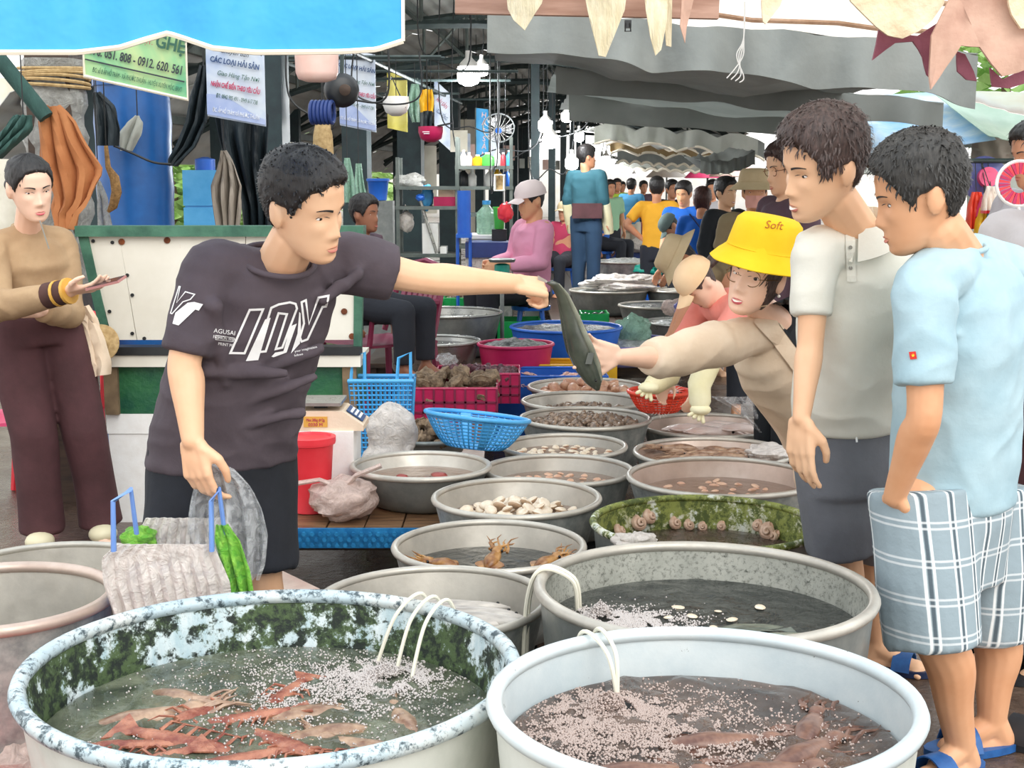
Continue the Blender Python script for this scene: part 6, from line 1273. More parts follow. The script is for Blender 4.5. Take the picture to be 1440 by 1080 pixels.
def fill(pl, d, z, n, sc=(.8, 1.2), tilt=.7, mind=.05, hump=0):
    pts = []
    for i in range(n):
        for k in range(40):
            x, y = U(-.45, .45) * d['a'], U(-.45, .45) * d['b']
            if all((x - p) ** 2 + (y - q) ** 2 > mind * mind for p, q in pts): break
        else: continue
        pts.append((x, y)); pl.put(d['c'] + d['Rm'] @ V((x, y, z + hump * max(0, 1 - (2 * x / d['a']) ** 2) * max(0, 1 - (2 * y / d['b']) ** 2))), (U(-tilt, tilt), U(-tilt, tilt), U(0, 6.28)), U(*sc))
oyster = make_lump('rough brown oyster in the heap beside the blue colander', 'oysters beside the colander', 'oyster_shell', 'oyster', (.042, .03, .02), amp=.5, seed=4); sp = Placer(oyster)
tb = basin('small dark basin heaped with rough oysters', 552, 655, 606, .40, .10, 'alu_dark', 'alu_dark', 'alu_dark', .8)
scatter(sp, tb, .385, 16, .9, (.9, 1.3), 1, .055, .03); scatter(sp, tb, .43, 10, .6, (.9, 1.3), 1, .06, .03)
Mc = Matrix.Translation(P(667, 628, 5.55)) @ Matrix.Rotation(math.radians(-6), 4, 'X') @ Matrix.Rotation(math.radians(6), 4, 'Y')
colander('sky blue plastic colander resting between the oysters and the basins', Mc, .212, .125, 'pl_sky')
colander('coral red plastic basket on the squid basin', Matrix.Translation(P(927, 577, 6.3)), .142, .088, 'pl_coral', 'basket', 36, 7, .6)
sp = Placer(make_squid('pale squid hanging over the coral red basket', 'squid in the red basket', 'squid_pale', .1, .018, 'squid', 8, .8))
for k in range(5): sp.put(P(908 + k * 9, 558 - (k % 2) * 5, 6.25 + .03 * k), (U(-.5, .5), U(-.2, .6), U(0, 6)), 1)
d = dtray('dark red crate of rough oysters behind the lumpy bag', V((P(640, 560, 6.9).x, 7.05, TZ)), .42, .34, .17, 'pl_magenta', 'crate', 0, slots=1, cat='crate', m2='pl_maroon')
sp = Placer(make_lump('rough oyster piled in the dark red crate', 'oysters in the dark red crate', 'oyster_shell', 'oyster', (.05, .036, .022), amp=.5, seed=9)); fill(sp, d, .12, 26, (.9, 1.4), 1, .07); fill(sp, d, .18, 16, (.9, 1.4), 1, .08, .03)
d = dtray('dark red crate of purple shells behind the oyster crate', V((P(672, 520, 7.6).x, 7.65, TZ)), .46, .34, .16, 'pl_magenta', 'crate', slots=1, cat='crate', m2='pl_maroon')
mat('purple_shell', '#4a2c34', '#7a5058', 30, rough=.5); sp = Placer(make_lump('dark purple shell in the rear red crate', 'purple shells in the rear crate', 'purple_shell', 'shell', (.03, .02, .016), amp=.4)); fill(sp, d, .14, 50, (.8, 1.3), 1, .045, .03)
d = dtray('cobalt blue crate behind the ark shells', V((P(775, 545, 7.9).x, 8.15, 0)), .66, .40, .38, 'pl_blue', 'crate', cat='crate')
sp = Placer(make_squid('small pink squid in the cobalt crate', 'pink squid in the cobalt crate', 'cuttle_pink', .1, .02)); fill(sp, d, .35, 12, (.8, 1.2), .3, .09)
dtray('mustard yellow tray behind the cobalt crate', V((P(795, 515, 8.5).x, 8.56, 0)), .62, .30, .385, 'pl_yellow', 'tray')
# ------------------------------------------------------------ front left: tote with bags, clear bag, slab, red cloth
T = thing('shopping_basket', 'basket with periwinkle handles draped in white plastic bags', 'basket', V((P(240, 850, 3.32).x, 3.42, 0))); c0 = T.location
g = MB(); g.box(c0 + V((0, .02, .27)), (.27, .13, .5), taper=.8); g.build('basket_body', 'pl_peri', T, smooth=False)
for u0, u1 in ((160, 192), (298, 316)):
    g = MB(); a, b = P(u0, 775, 3.28), P(u1, 750, 3.34); g.tube([a, P(u0 - 1, 705, 3.28), P(u1 - 8, 688, 3.32), b], [.011, .010, .010, .011], 6, flat=.6); g.build('handle', 'pl_peri', T)
def bagsheet(nm, m, outl, Y, d=.03, f=12): o = drape('t', 'x', m, outl, Y, 'x', d, f, th=.003, nu=40, nv=20); o.name = nm; o.data.name = nm; [o.pop(k) for k in ('label', 'category')]; o.location = o.location - T.location; o.parent = T; return o
bagsheet('white_bag', 'film_white', [(765, 165, 300), (785, 142, 308), (820, 146, 322), (855, 158, 326), (885, 165, 328)], 3.3, .010, 22); bagsheet('white_bag', 'film_white', [(728, 205, 316), (745, 196, 326), (775, 190, 330)], 3.46, .012, 20)
g = MB(); lumpy(g, P(195, 757, 3.4), (.045, .04, .03), .3, 4); g.build('green_bag', 'film_green', T); bagsheet('green_bag', 'film_green', [(738, 303, 320), (760, 302, 338), (800, 312, 352), (845, 328, 358)], 3.33, .015, 5)
drape('clear_bag', 'crinkled clear plastic bag held in the hand of the seller', 'film_clear', [(652, 286, 306), (664, 282, 335), (685, 272, 355), (715, 266, 370), (750, 262, 378), (790, 285, 374), (812, 320, 366)], 3.44, 'bag', .03, 9, th=.003)
g = MB(); a, b, c_, d_ = PZ(350, 838, .26), PZ(450, 828, .26), PZ(398, 803, .26), PZ(330, 806, .26); g.loft([[a, b, c_, d_], [q - V((0, 0, .03)) for q in (a, b, c_, d_)]]); o = g.build('stone_slab', 'alu_pink', None, (a + c_) / 2, smooth=False); tag(o, 'rough pinkish slab between the white bags and the fish basin', 'slab')
g = MB(); q = (a + c_) / 2; g.box((q.x, q.y, .115), (.12, .12, .23)); tag(g.build('brick_stack', 'brick_red', None, V((q.x, q.y, 0)), smooth=False), 'dark brick stack under the pinkish slab', 'bricks')
mat('red_cloth', '#b01822', '#c8242c', 6, rough=.6, bump=.3); g = MB(); g.grid(lambda a, b: V((-1.75 + .85 * a, 2.6 + 1.2 * b, .012 + .006 * wav(a * 4, b * 4))), 12, 12, .02); tag(g.build('red_cloth', 'red_cloth', None, V((-1.3, 3.2, 0))), 'bright red plastic cloth on the floor beside the crusted tub', 'cloth')
T = thing('plastic_bag', 'crumpled pink clear bag on the red cloth', 'bag', PZ(20, 1080, .08)); g = MB(); lumpy(g, T.location + V((0, 0, .03)), (.12, .1, .07), .3, 6); g.build('pouch', 'film_pink', T)
T = thing('plastic_bag', 'small white bag tucked between the mossy and speckled tubs', 'bag', P(895, 762, 4.0)); g = MB(); lumpy(g, P(895, 764, 3.98), (.065, .05, .03), .4, 11); g.build('pouch', 'film_white', T)
T = thing('plastic_bag', 'white plastic bag tucked in the basin of striped squid', 'bag', P(1080, 636, 5.6)); g = MB(); lumpy(g, P(1080, 637, 5.6), (.09, .1, .035), .3, 12); g.build('pouch', 'film_white', T)
drape('plastic_bag', 'clear plastic sheet lining the basin of pale squid', 'film_clear', [(558, 1000, 1085), (575, 1030, 1092), (600, 1060, 1096), (622, 1078, 1100)], 6.15, 'bag', .04, 7, th=.003)
# ------------------------------------------------------------ passers-by and sellers further back
def someone(label, u, vtop, Y, yaw, shirt, pants, hairm='hair_black', skin='skin_mid', arms='down', lean=0, base=0, sleeve_='short', hat=None, voxel=.012, hl=HL_SHORT, pitch=0, hyaw=0, sit=0, roll=0, k=None, strands=120, foot_fwd=None, groupless=True, mouth=0, stool=None):
    top = P(u, vtop, Y); H = top.z - base + (lean > .1) * .0; X = top.x; k = k or min(1.08, max(.8, H / 1.70)); f = Matrix.Rotation(math.radians(yaw), 3, 'Z') @ V((0, -1, 0)); r = f.cross(V((0, 0, 1))); up = V((0, 0, 1))
    if lean or sit: Hs = 1.66 * k
    else: Hs = H
    pel_h = .53 * Hs; L = Matrix.Rotation(-lean, 3, r); ax = (L @ up).normalized(); fw = (L @ f).normalized(); hc = V((X, Y, top.z - .125 * k * math.cos(lean) - .02 * (hat is not None)))
    pel = hc - ax * (.925 - .53) * Hs if not sit else hc - ax * .62 * k
    J = dict(neck=pel + ax * .305 * Hs, pelvis=pel)
    if sit: J['neck'] = hc - ax * .15 * k - f * .02
    shc = J['neck'] - ax * .035 * k
    for s, sg in (('l', -1), ('r', 1)):
        sgn = sg * (1 if r.x > 0 else -1); sh = shc + r * sgn * .17 * k; J['sh_' + s] = sh; J['hip_' + s] = pel + r * sgn * .085 * k - up * .02
        if arms == 'hips': el, wr = sh + r * sgn * .17 * k - ax * .22 * k - f * .06, pel + r * sgn * .16 * k + ax * .1 * k
        elif arms == 'front': el, wr = sh - ax * .24 * k + r * sgn * .04 + f * .06, sh - ax * .26 * k + f * .27 * k - r * sgn * .06
        elif arms == 'reach': el, wr = sh + f * .14 * k - up * .2 * k, sh + f * .24 * k - up * .42 * k
        else: el, wr = sh - ax * .27 * k + r * sgn * .05 - f * .02, sh - ax * .50 * k + r * sgn * .05 + f * .06
        J['el_' + s], J['wr_' + s] = el, wr
        if sit: J['kn_' + s] = pel + f * .40 * k + r * sgn * .11 - up * .02; J['an_' + s] = J['kn_' + s] - up * .38 * k
        else: J['kn_' + s] = V((pel.x, pel.y, base + .5 * (pel.z - base))) + r * sgn * .09 * k + f * .02; J['an_' + s] = V((pel.x, pel.y, base + .075)) + r * sgn * .09 * k
    T = thing('person', label, 'person', V((pel.x, pel.y, base)))
    HM = head_frame(hc, yaw + hyaw, pitch + math.degrees(lean), roll, k * 1.04); g = pieces_body(J, HM, k=k, kl=k, neckr=.052 * k)
    for s in 'lr': hand(g, J['wr_' + s], J['wr_' + s] - J['el_' + s], r if s == 'l' else -r, [(.3, .4, .3)] * 4, k, 1 if s == 'l' else -1)
    for s in 'lr': foot(g, J['an_' + s], foot_fwd or f, k)
    skin_body(T, g, skin, min(voxel, .009), 2)
    if hairm: hair(HM, T, hairm, hl, .014 if not hat else .006, .01 if not hat else -.004, strands if not hat else 0, .03, int(u), .006, .3)
    face(HM, T, mouth=mouth)
    a = k; g = MB(); g.loft(torso_rings(J, [(-.05, .16 * a, .115 * a), (.15, .155 * a, .115 * a), (.5, .155 * a, .115 * a), (.75, .17 * a, .12 * a), (.92, .16 * a, .11 * a), (1.0, .13 * a, .09 * a), (1.4, .085 * a, .075 * a), (1.7, .068 * a, .064 * a)])); yoke(g, J, .066 * a)
    for s in 'lr':
        if sleeve_ == 'long': long_sleeve(g, J, s, .068 * a, .058 * a, .046 * a, .92)
        else: sleeve(g, J, s, .75, .068 * a, .062 * a)
    clothes(T, 'shirt', g, shirt, voxel, 4, (.006, 7, (1, 1, 1.4), u * .1)); g = MB(); g.loft(torso_rings(J, [(-.3, .15 * a, .11 * a), (-.05, .155 * a, .115 * a), (.08, .15 * a, .11 * a)]))
    for s in 'lr': g.tube([J['hip_' + s] + up * .04, lerp(J['hip_' + s], J['kn_' + s], .5), J['kn_' + s]], [.1 * a, .095 * a, .08 * a], 14); g.ell(J['kn_' + s], .08 * a); g.tube([J['kn_' + s], lerp(J['kn_' + s], J['an_' + s], .6), J['an_' + s] + up * .02], [.08 * a, .07 * a, .066 * a], 14)
    clothes(T, 'trousers', g, pants, voxel, 4, (.006, 6, (1, 1, .5), u * .2))
    if hat:
        kind, hm = hat
        if kind == 'bucket': bucket_hat(T, HM, hm, .106, .088, .055, .05, base=.07)
        else:
            g = MB(); g.lathe([(.106, .035), (.104, .07), (.085, .115), (.05, .138), (.004, .145)], (0, 0, 0), 28); g.v = [HM @ V((p.x * .9, p.y * 1.1 - .004, p.z)) for p in g.v]; o = g.build('cap', hm, T)
            g = MB(); g.grid(lambda p, q: HM @ V(((p - .5) * .17 * (1 - .25 * q * q), .095 + .085 * q * (1 - .5 * (2 * p - 1) ** 2), .045 - .02 * q - .02 * (2 * p - 1) ** 2)), 10, 6, .005); g.build('cap_brim', hm, o)
    if sit and stool:
        S = thing('plastic_stool', stool, 'stool', V((pel.x, pel.y, base)), None); zt = pel.z - .125 * k; gg = MB(); gg.lathe([(.15, zt - .03), (.155, zt), (.01, zt)], (pel.x, pel.y, 0), 20); gg.build('seat', 'pl_blue', S)
        for qa in range(4): gg = MB(); an = qa * math.pi / 2 + .78; gg.tube([V((pel.x + .11 * math.cos(an), pel.y + .11 * math.sin(an), zt - .02)), V((pel.x + .16 * math.cos(an), pel.y + .16 * math.sin(an), base))], .02, 6); gg.build('leg', 'pl_blue', S)
    return T, J, HM
for nm, c_ in (('teal_jacket', '#2c5a66'), ('jeans_dark', '#26405a'), ('pink_shirt', '#e59cb8'), ('floral_black', '#1c1c24'), ('yellow_tee', '#e8a92c'), ('trouser_dark', '#23262e'), ('royal_blue', '#1560c0'), ('jacket_black', '#1d2126'), ('mint_tee', '#9cc8a4'), ('sea_blue', '#4c90b8'), ('purple_tee', '#5a4550'), ('navy_tee', '#1c2c4a'), ('grey_tee', '#c3c0c4'), ('crimson_tee', '#b83a5a'), ('white_cap', '#e4d4d2'), ('grey_cap', '#5f706c'), ('lime_tee', '#b8d84a'), ('cream_pants', '#cfc6b4'), ('olive_tee', '#8a7a5c')): fabric(nm, c_)
T, J, HM = someone('seated person with a lined face in a green collar beside the maroon chair', 512, 276, 7.7, 62, 'purple_tee', 'trouser_dark', skin='skin_dark', sit=1, base=.15, voxel=.01)
T, J, HM = someone('person in a pink shirt and white cap sitting among the green crates', 747, 254, 10.75, -62, 'pink_shirt', 'floral_black', skin='skin_tan', arms='front', sit=1, base=.28, k=1.08, sleeve_='long', hat=('cap', 'white_cap'), pitch=12, voxel=.01, stool='blue plastic stool under the pink shirt')
T, J, HM = someone('person in a teal jacket and rubber gloves standing on the platform seen from behind', 825, 205, 14.2, 152, 'teal_jacket', 'jeans_dark', base=.3, sleeve_='long', hyaw=-40, voxel=.012)
for s in 'lr': g = MB(); g.tube([lerp(J['el_' + s], J['wr_' + s], .2), J['wr_' + s], J['wr_' + s] + (J['wr_' + s] - J['el_' + s]).normalized() * .14], [.06, .062, .05], 10); g.build('glove', 'glove_cream', T)
g = MB(); g.box(J['pelvis'] + V((.0, -.15, .08)), (.3, .08, .15)); g.build('waist_bag', 'pants_brown', T)
someone('person in a mustard yellow shirt with hands on hips seen from behind', 924, 250, 14.5, 172, 'yellow_tee', 'trouser_dark', arms='hips')
someone('person in a royal blue shirt with a white print looking down', 962, 256, 13.2, -30, 'royal_blue', 'trouser_dark', skin='skin_tan', pitch=14)
T, J, HM = someone('person with reddish brown hair and a strap across a blue shirt', 988, 265, 11.4, 165, 'royal_blue', 'trouser_dark', 'hair_auburn', hl=HL_LONG, arms='front')
g = MB(); g.tube([J['sh_l'] + V((.03, -.1, .06)), J['pelvis'] + V((0, -.16, .32)), J['pelvis'] + V((.13, -.12, .1))], .012, 6, flat=.4); g.build('bag_strap', 'pl_navy', T)
someone('person in a black zip jacket smiling in the crowd', 1021, 251, 10.8, 35, 'jacket_black', 'trouser_dark', skin='skin_light', sleeve_='long', mouth=1)
T, J, HM = someone('person in a beige bucket hat and face mask behind the yellow hat', 1062, 240, 8.8, -5, 'olive_tee', 'trouser_dark', skin='skin_tan', hat=('bucket', 'hat_beige'))
fabric('mask_pink', '#e2a89a'); g = MB(); g.grid(lambda a, b: HM @ V((lerp(-.06, .06, a), hsurf(lerp(-.06, .06, a), lerp(-.1, -.02, b)) + .008, lerp(-.1, -.02, b))), 10, 6, .003); g.build('face_mask', 'mask_pink', T)
T, J, HM = someone('person in glasses and a dark plum shirt behind the tall one', 1108, 200, 6.7, -72, 'purple_tee', 'trouser_dark', 'hair_brown', 'skin_light', pitch=10, voxel=.01, strands=500, base=0)
g = MB(); [g.tube([HM @ (V((s * .032, hsurf(s * .032, 0) + .012, 0)) + V((.024 * math.cos(a), 0, .02 * math.sin(a)))) for a in [2 * math.pi * i / 20 for i in range(20)]], .0016, 5, closed=True) for s in (-1, 1)]; [g.tube([HM @ V((s * .056, .095, .003)), HM @ V((s * .08, -.01, .004))], .0015, 5) for s in (-1, 1)]; g.build('glasses', 'rust_spot', T)
someone('person in a grey cap and dark clothes bending over the stalls', 944, 306, 12.4, -80, 'navy_tee', 'cream_pants', skin='skin_mid', arms='reach', lean=1.0, hat=('cap', 'grey_cap'))
someone('person in a mint green shirt near the bulbs', 858, 254, 20, 20, 'mint_tee', 'trouser_dark', voxel=.014); someone('person in a sea blue shirt far down the aisle', 888, 252, 23, 160, 'sea_blue', 'cream_pants', voxel=.014); someone('person in a lime shirt far behind the mint green one', 868, 252, 25, 10, 'lime_tee', 'trouser_dark', voxel=.014)
someone('person in a crimson top and pale cap beside the teal jacket', 794, 282, 15, -30, 'crimson_tee', 'trouser_dark', hat=('cap', 'hat_beige'), sit=1, base=.3, voxel=.014, stool='blue plastic stool under the crimson top'); someone('person in a dark shirt far behind the yellow shirt', 945, 254, 17.5, 20, 'jacket_black', 'trouser_dark', voxel=.014); someone('person in a pale shirt far behind the blue shirts', 1002, 254, 16.5, -10, 'grey_tee', 'trouser_dark', voxel=.014)
someone('person in a blue top crouching past the teal jacket', 846, 272, 17, 60, 'royal_blue', 'trouser_dark', sit=1, base=.3, voxel=.014, stool='blue plastic stool past the teal jacket'); someone('person in a purple top in the distant crowd', 905, 255, 26, 15, 'purple_tee', 'trouser_dark', voxel=.016); someone('person in a cream top in the distant crowd', 875, 256, 30, 5, 'cream_pants', 'navy_tee', voxel=.016)
someone('person in a beige hat stooping behind the peach cap', 962, 348, 6.9, -95, 'olive_tee', 'trouser_dark', arms='reach', lean=1.15, hat=('bucket', 'hat_beige'), voxel=.01)
# person in salmon with the peach cap
T, J, HM = someone('person in a salmon shirt and peach cap stooping over the squid with gloves', 985, 372, 5.95, -68, 'salmon', 'jacket_black', 'hair_brown', 'skin_fair', arms='reach', lean=.95, sleeve_='long', hat=('cap', 'cap_peach'), voxel=.009, hl=HL_TIED, hyaw=-5)
g = MB(); g.tube([HM @ V((0, -.09, .02)), HM @ V((0, -.16, .01)), HM @ V((.02, -.2, -.06))], [.022, .028, .008], 10); g.build('ponytail', 'hair_brown', T)
for s, tgt in (('l', P(912, 545, 5.85)), ('r', P(985, 576, 5.75))): g = MB(); w_ = J['wr_' + s]; e_ = J['el_' + s]; g.tube([lerp(e_, w_, .3), w_, lerp(w_, tgt, .7), tgt], [.055, .05, .046, .03], 12); [g.cap(tgt, tgt + V((-.05 + .02 * q, -.02, -.02 - .01 * q)), .011, .008) for q in range(4)]; g.ell(tgt, (.045, .04, .025)); g.build('rubber_glove', 'glove_cream', T)
# right edge
someone('person in a grey shirt holding a red fan beside the toy stall', 1462, 172, 5.6, -78, 'grey_tee', 'trouser_dark', 'hair_grey', 'skin_mid', arms='front', pitch=10, voxel=.01, strands=400)
T, J, HM = someone('person in dark shorts and black sandals standing behind the light blue shirt', 1492, 175, 4.15, -50, 'grey_tee', 'pants_brown', 'hair_black', 'skin_light', arms='front', voxel=.01, foot_fwd=V((-1, -.45, 0)))
for s in 'lr': slipper(T, J['an_' + s], V((-1, -.45, 0)), 'rubber_black', 'rubber_black', 1.2, ms='strap')
q = PZ(1402, 1020, .02)
T = thing('black_sandal', 'black slide sandal on the wet floor behind the plaid shorts', 'sandal', q); slipper(T, V((q.x, q.y, 0)) - V((.03, .02, 0)), V((.75, -.65, 0)), 'rubber_black', 'rubber_black', 1.2, wide=.056)
# ------------------------------------------------------------ rear platform with tubs, crates and ice
plank_table('rear platform of dark planks under the steel bowls', -1.0, 1.3, 9.3, 11.45, .28, 10, 'plank_platform', m='wood_dark')
plank_table('long far platform of dark planks under the far tubs', .35, 1.9, 11.5, 31, .28, 8, 'plank_platform', m='wood_dark')
RB = 'tubs and basins of the rear stalls'
mat('ice_fish', '#8f9490', '#d9dcd8', 26, rough=.3, bump=.8, bsc=40, bdist=.03); mat('dark_catch', '#2a2c2c', '#7c7f7a', 30, rough=.35, bump=.8, bsc=50, bdist=.03); mat('pale_catch', '#b9b2a2', '#e6e0d2', 26, rough=.4, bump=.8, bsc=40, bdist=.03)
def heap(b, m, label, top=.03, amp=.02):
    c = b['c']; z = b['zr'] - .02; r = b['radius'](z); g = MB(); rings = []
    for i in range(13):
        q = r * i / 12 if i else .003; rings.append([V((c.x + q * math.cos(t), c.y + q * math.sin(t), z + top * (1 - (i / 12) ** 2) + amp * (i < 12) * noise.noise(V((q * math.cos(t) * 22, q * math.sin(t) * 22, c.y))))) for t in [2 * math.pi * k / 40 for k in range(40)]])
    g.loft(rings[::-1], caps=False); tag(g.build('catch', m, None, V((c.x, c.y, z))), label, 'seafood', kind='stuff')
def tub(label, u0, u1, v, zr, h, inn, out, rim, cont=None, clab=None, rb=.8, top=.03, name='metal_basin'):
    b = basin(label, u0, u1, v, zr, h, inn, out, rim, rb, name, 'basin', RB, seg=40)
    if cont: heap(b, cont, clab, top)
    return b
b = tub('wide stainless steel bowl behind the sky blue tote', 545, 674, 472, .50, .20, 'steel_bowl', 'steel_bowl', 'steel_bowl'); water(b, .03, 'water_dark', 'grey water in the wide stainless bowl', .002)
b = tub('magenta tub heaped with grey shrimp', 674, 776, 478, .50, .20, 'pl_magenta', 'pl_magenta', 'pl_magenta', 'dark_catch', 'grey glossy shrimp heaped in the magenta tub', .85, .05, 'plastic_tub')
b = tub('lavender tub of pale seafood behind the held fish', 770, 948, 470, .42, .14, 'pl_purple', 'pl_purple', 'pl_purple', 'ice_fish', 'pale seafood in the lavender tub', .85, .02, 'plastic_tub')
b = tub('blue tub of dark crabs behind the magenta tub', 718, 870, 452, .52, .22, 'pl_blue', 'pl_blue', 'pl_blue', 'dark_catch', 'dark crabs in the blue tub', .85, .02, 'plastic_tub')
b = tub('deep stainless steel bowl in front of the green crates', 553, 705, 432, .58, .30, 'steel_bowl', 'alu_dark', 'steel_bowl'); water(b, .05, 'water_dark', 'water in the deep stainless bowl', .002)
b = tub('steel tray of mussels right of the green box', 868, 985, 424, .46, .17, 'alu_dark', 'alu_dark', 'alu', 'dark_catch', 'dark mussels in the steel tray', .85, .02)
b = tub('stainless bowl beside the mint bag', 905, 1040, 446, .48, .2, 'steel_bowl', 'steel_bowl', 'steel_bowl', 'ice_fish', 'ice in the stainless bowl beside the mint bag')
b = tub('grey tub at the feet of the teal jacket', 800, 906, 404, .50, .22, 'alu', 'alu_dark', 'alu', 'ice_fish', 'ice over fish in the grey tub'); b = tub('grey tub behind the mussel tray', 905, 1000, 404, .50, .22, 'alu', 'alu_dark', 'alu', 'pale_catch', 'pale fish behind the mussels')
b = tub('big straight sided steel pot half way down the aisle', 828, 926, 365, .62, .34, 'steel_bowl', 'alu_out', 'alu', 'ice_fish', 'crushed ice in the big steel pot', .97, .06); b = tub('wide grey tub right of the big steel pot', 905, 990, 362, .56, .26, 'alu', 'alu_out', 'alu', 'pale_catch', 'pale catch right of the big pot')
b = tub('dark navy tub with ice on top', 836, 915, 345, .56, .28, 'pl_navy', 'pl_navy', 'alu', 'ice_fish', 'ice on the navy tub', .85, .08); b = tub('navy tray right of the navy tub', 905, 985, 342, .56, .26, 'pl_navy', 'pl_navy', 'alu_dark', 'ice_fish', 'ice on the navy tray', .9, .03)
b = tub('grey tub in front of the mustard shirt', 868, 930, 330, .58, .3, 'alu', 'alu_dark', 'alu', 'pale_catch', 'catch in front of the mustard shirt'); b = tub('pale tub near the bending cap', 905, 972, 326, .60, .3, 'alu', 'alu_out', 'alu', 'ice_fish', 'ice near the bending cap', .9, .06)
b = tub('grey basin behind the pink shirt', 815, 850, 340, .56, .26, 'alu', 'alu_dark', 'alu', 'ice_fish', 'ice behind the pink shirt'); b = tub('small grey basin far along the row', 850, 905, 318, .66, .36, 'alu', 'alu_out', 'alu', 'pale_catch', 'pale fish far along the row')
def px_tray(label, u0, u1, vn, z, Y, dep, h, m, cat='crate', **kw): c = V((P((u0 + u1) / 2, vn, Y).x, Y + dep / 2, z)); return dtray(label, c, (u1 - u0) / ppm(Y), dep, h, m, 'crate', cat=cat, **kw)
d = px_tray('bright green crate under the held out arm', 553, 622, 440, .29, 11.0, .5, .26, 'pl_green', slots=1); d = px_tray('bright green crate of shellfish beside the pink shirt', 624, 712, 440, .29, 11.1, .5, .28, 'pl_green', slots=1)
sp = Placer(make_lump('grey shellfish scattered in the green crate', 'shellfish in the green crate', 'snail_shell', 'shellfish', (.05, .035, .03), amp=.4)); fill(sp, d, .24, 14, (.9, 1.3), 1, .09)
d = px_tray('lower bright green crate under the knees of the pink shirt', 700, 760, 445, .29, 10.4, .4, .16, 'pl_green'); d = px_tray('translucent green box of shells behind the fish', 818, 856, 438, .29, 10.6, .3, .2, 'pl_green'); sp = Placer(make_lump('black mussel in the translucent green box', 'mussels in the green box', 'mussel', 'mussel', (.04, .025, .015))); fill(sp, d, .17, 12, (.9, 1.2), 1, .05)
d = px_tray('royal blue crate half way down the stalls', 908, 986, 405, .29, 13.4, .5, .16, 'pl_blue'); d = px_tray('flat red and white tray in front of the big steel pot', 832, 905, 396, .29, 14.3, .5, .13, 'pl_magenta'); d = px_tray('blue crate beside the boots of the teal jacket', 838, 900, 402, .29, 13.6, .35, .12, 'pl_blue')
d = px_tray('small pink crate far along the row', 858, 874, 322, .5, 24, .5, .3, 'pl_pink'); d = px_tray('small green crate far along the row', 876, 896, 322, .5, 24, .5, .3, 'pl_lime')
def bag(label, u, v, Y, r, m, seed, name='plastic_bag', amp=.3): T = thing(name, label, 'bag', P(u, v, Y)); g = MB(); lumpy(g, P(u, v, Y), r, amp, seed); g.build('pouch', m, T); return T
bag('mint grey plastic bag standing behind the sleeve cuff', 890, 466, 9.6, (.13, .1, .11), 'film_mint', 3); bag('pink and white plastic bag on the mussel tray', 950, 432, 10.2, (.11, .08, .06), 'film_pink', 4); bag('heap of clear bags at the boots of the teal jacket', 870, 398, 12.8, (.32, .2, .08), 'film_white', 5, amp=.5); bag('teal plastic sheet bunched on a tub', 938, 377, 14.6, (.3, .2, .09), 'pl_teal', 6, amp=.5)
bag('small clear bag on the dark red crate', 628, 505, 7.4, (.06, .05, .03), 'film_clear', 7); bag('purple plastic bag beside the pale tub', 958, 432, 10.1, (.05, .05, .05), 'pl_purple', 8, amp=.5); bag('white bag lying on the pale tub', 905, 345, 19.8, (.2, .15, .12), 'film_white', 9)
# maroon stool far along the aisle
T = thing('plastic_stool', 'maroon plastic stool in the far aisle', 'stool', V((P(890, 300, 24).x, 24, .28))); c0 = T.location; g = MB(); g.box(c0 + V((0, 0, .5)), (.4, .35, .05)); g.build('seat', 'pl_maroon', T)
for x in (-1, 1):
    for y in (-1, 1): g = MB(); g.tube([c0 + V((x * .16, y * .14, .48)), c0 + V((x * .2, y * .17, 0))], .03, 6); g.build('leg', 'pl_maroon', T)
# ------------------------------------------------------------ shelves and clutter along the columns
def shelf(label, u0, u1, vs, Y, dep=.4, name='shelf_rack', m='steel_grey'):
    a, b = P(u0, 300, Y).x, P(u1, 300, Y).x; T = thing(name, label, 'shelf', V(((a + b) / 2, Y + dep / 2, 0))); zs = [P(u0, v, Y).z for v in vs]
    for z in zs: g = MB(); g.box(((a + b) / 2, Y + dep / 2, z - .015), (b - a, dep, .03)); g.build('shelf_board', m, T, smooth=False)
    for x in (a + .02, b - .02):
        for y in (Y + .02, Y + dep - .02): g = MB(); g.box((x, y, (max(zs) + .25) / 2), (.03, .03, max(zs) + .25)); g.build('upright', m, T, smooth=False)
    return T, zs
def bottle(label, u, z, Y, h, r, m, cap='pl_white', name='bottle', group='bottles and jars on the shelves', cat='bottle'):
    c0 = V((P(u, 300, Y).x, Y, z)); T = thing(name, label, cat, c0, group); g = MB(); g.lathe([(r * .9, 0), (r, .01), (r, h * .62), (r * .4, h * .82), (r * .36, h * .9)], c0, 16); g.build('flask', m, T); g = MB(); g.lathe([(r * .42, h * .88), (r * .42, h), (r * .1, h)], c0, 12); g.build('bottle_cap', cap, T)
shelf('dark metal rack behind the maroon chair', 556, 646, (357, 290, 262), 12.2); zs1 = [P(560, v, 12.2).z for v in (357, 290, 262)]
foam_crate('tall white foam box on the dark rack', P(593, 300, 12.3).x, P(617, 300, 12.3).x, 12.25, 12.5, zs1[0], P(600, 314, 12.3).z, lid=False); foam_crate('white foam box stepped beside the tall one', P(618, 300, 12.3).x, P(629, 300, 12.3).x, 12.25, 12.5, zs1[0], P(600, 347, 12.3).z, lid=False)
T = thing('storage_box', 'cream storage box with crimson lid on the rack top', 'box', V((P(626, 280, 12.3).x, 12.4, zs1[1]))); c0 = T.location; g = MB(); g.box(c0 + V((0, 0, .04)), (.2, .25, .08)); g.build('lower_box', 'pl_magenta', T, smooth=False); g = MB(); g.box(c0 + V((.01, 0, .115)), (.14, .2, .07)); g.build('upper_box', 'blazer', T, smooth=False)
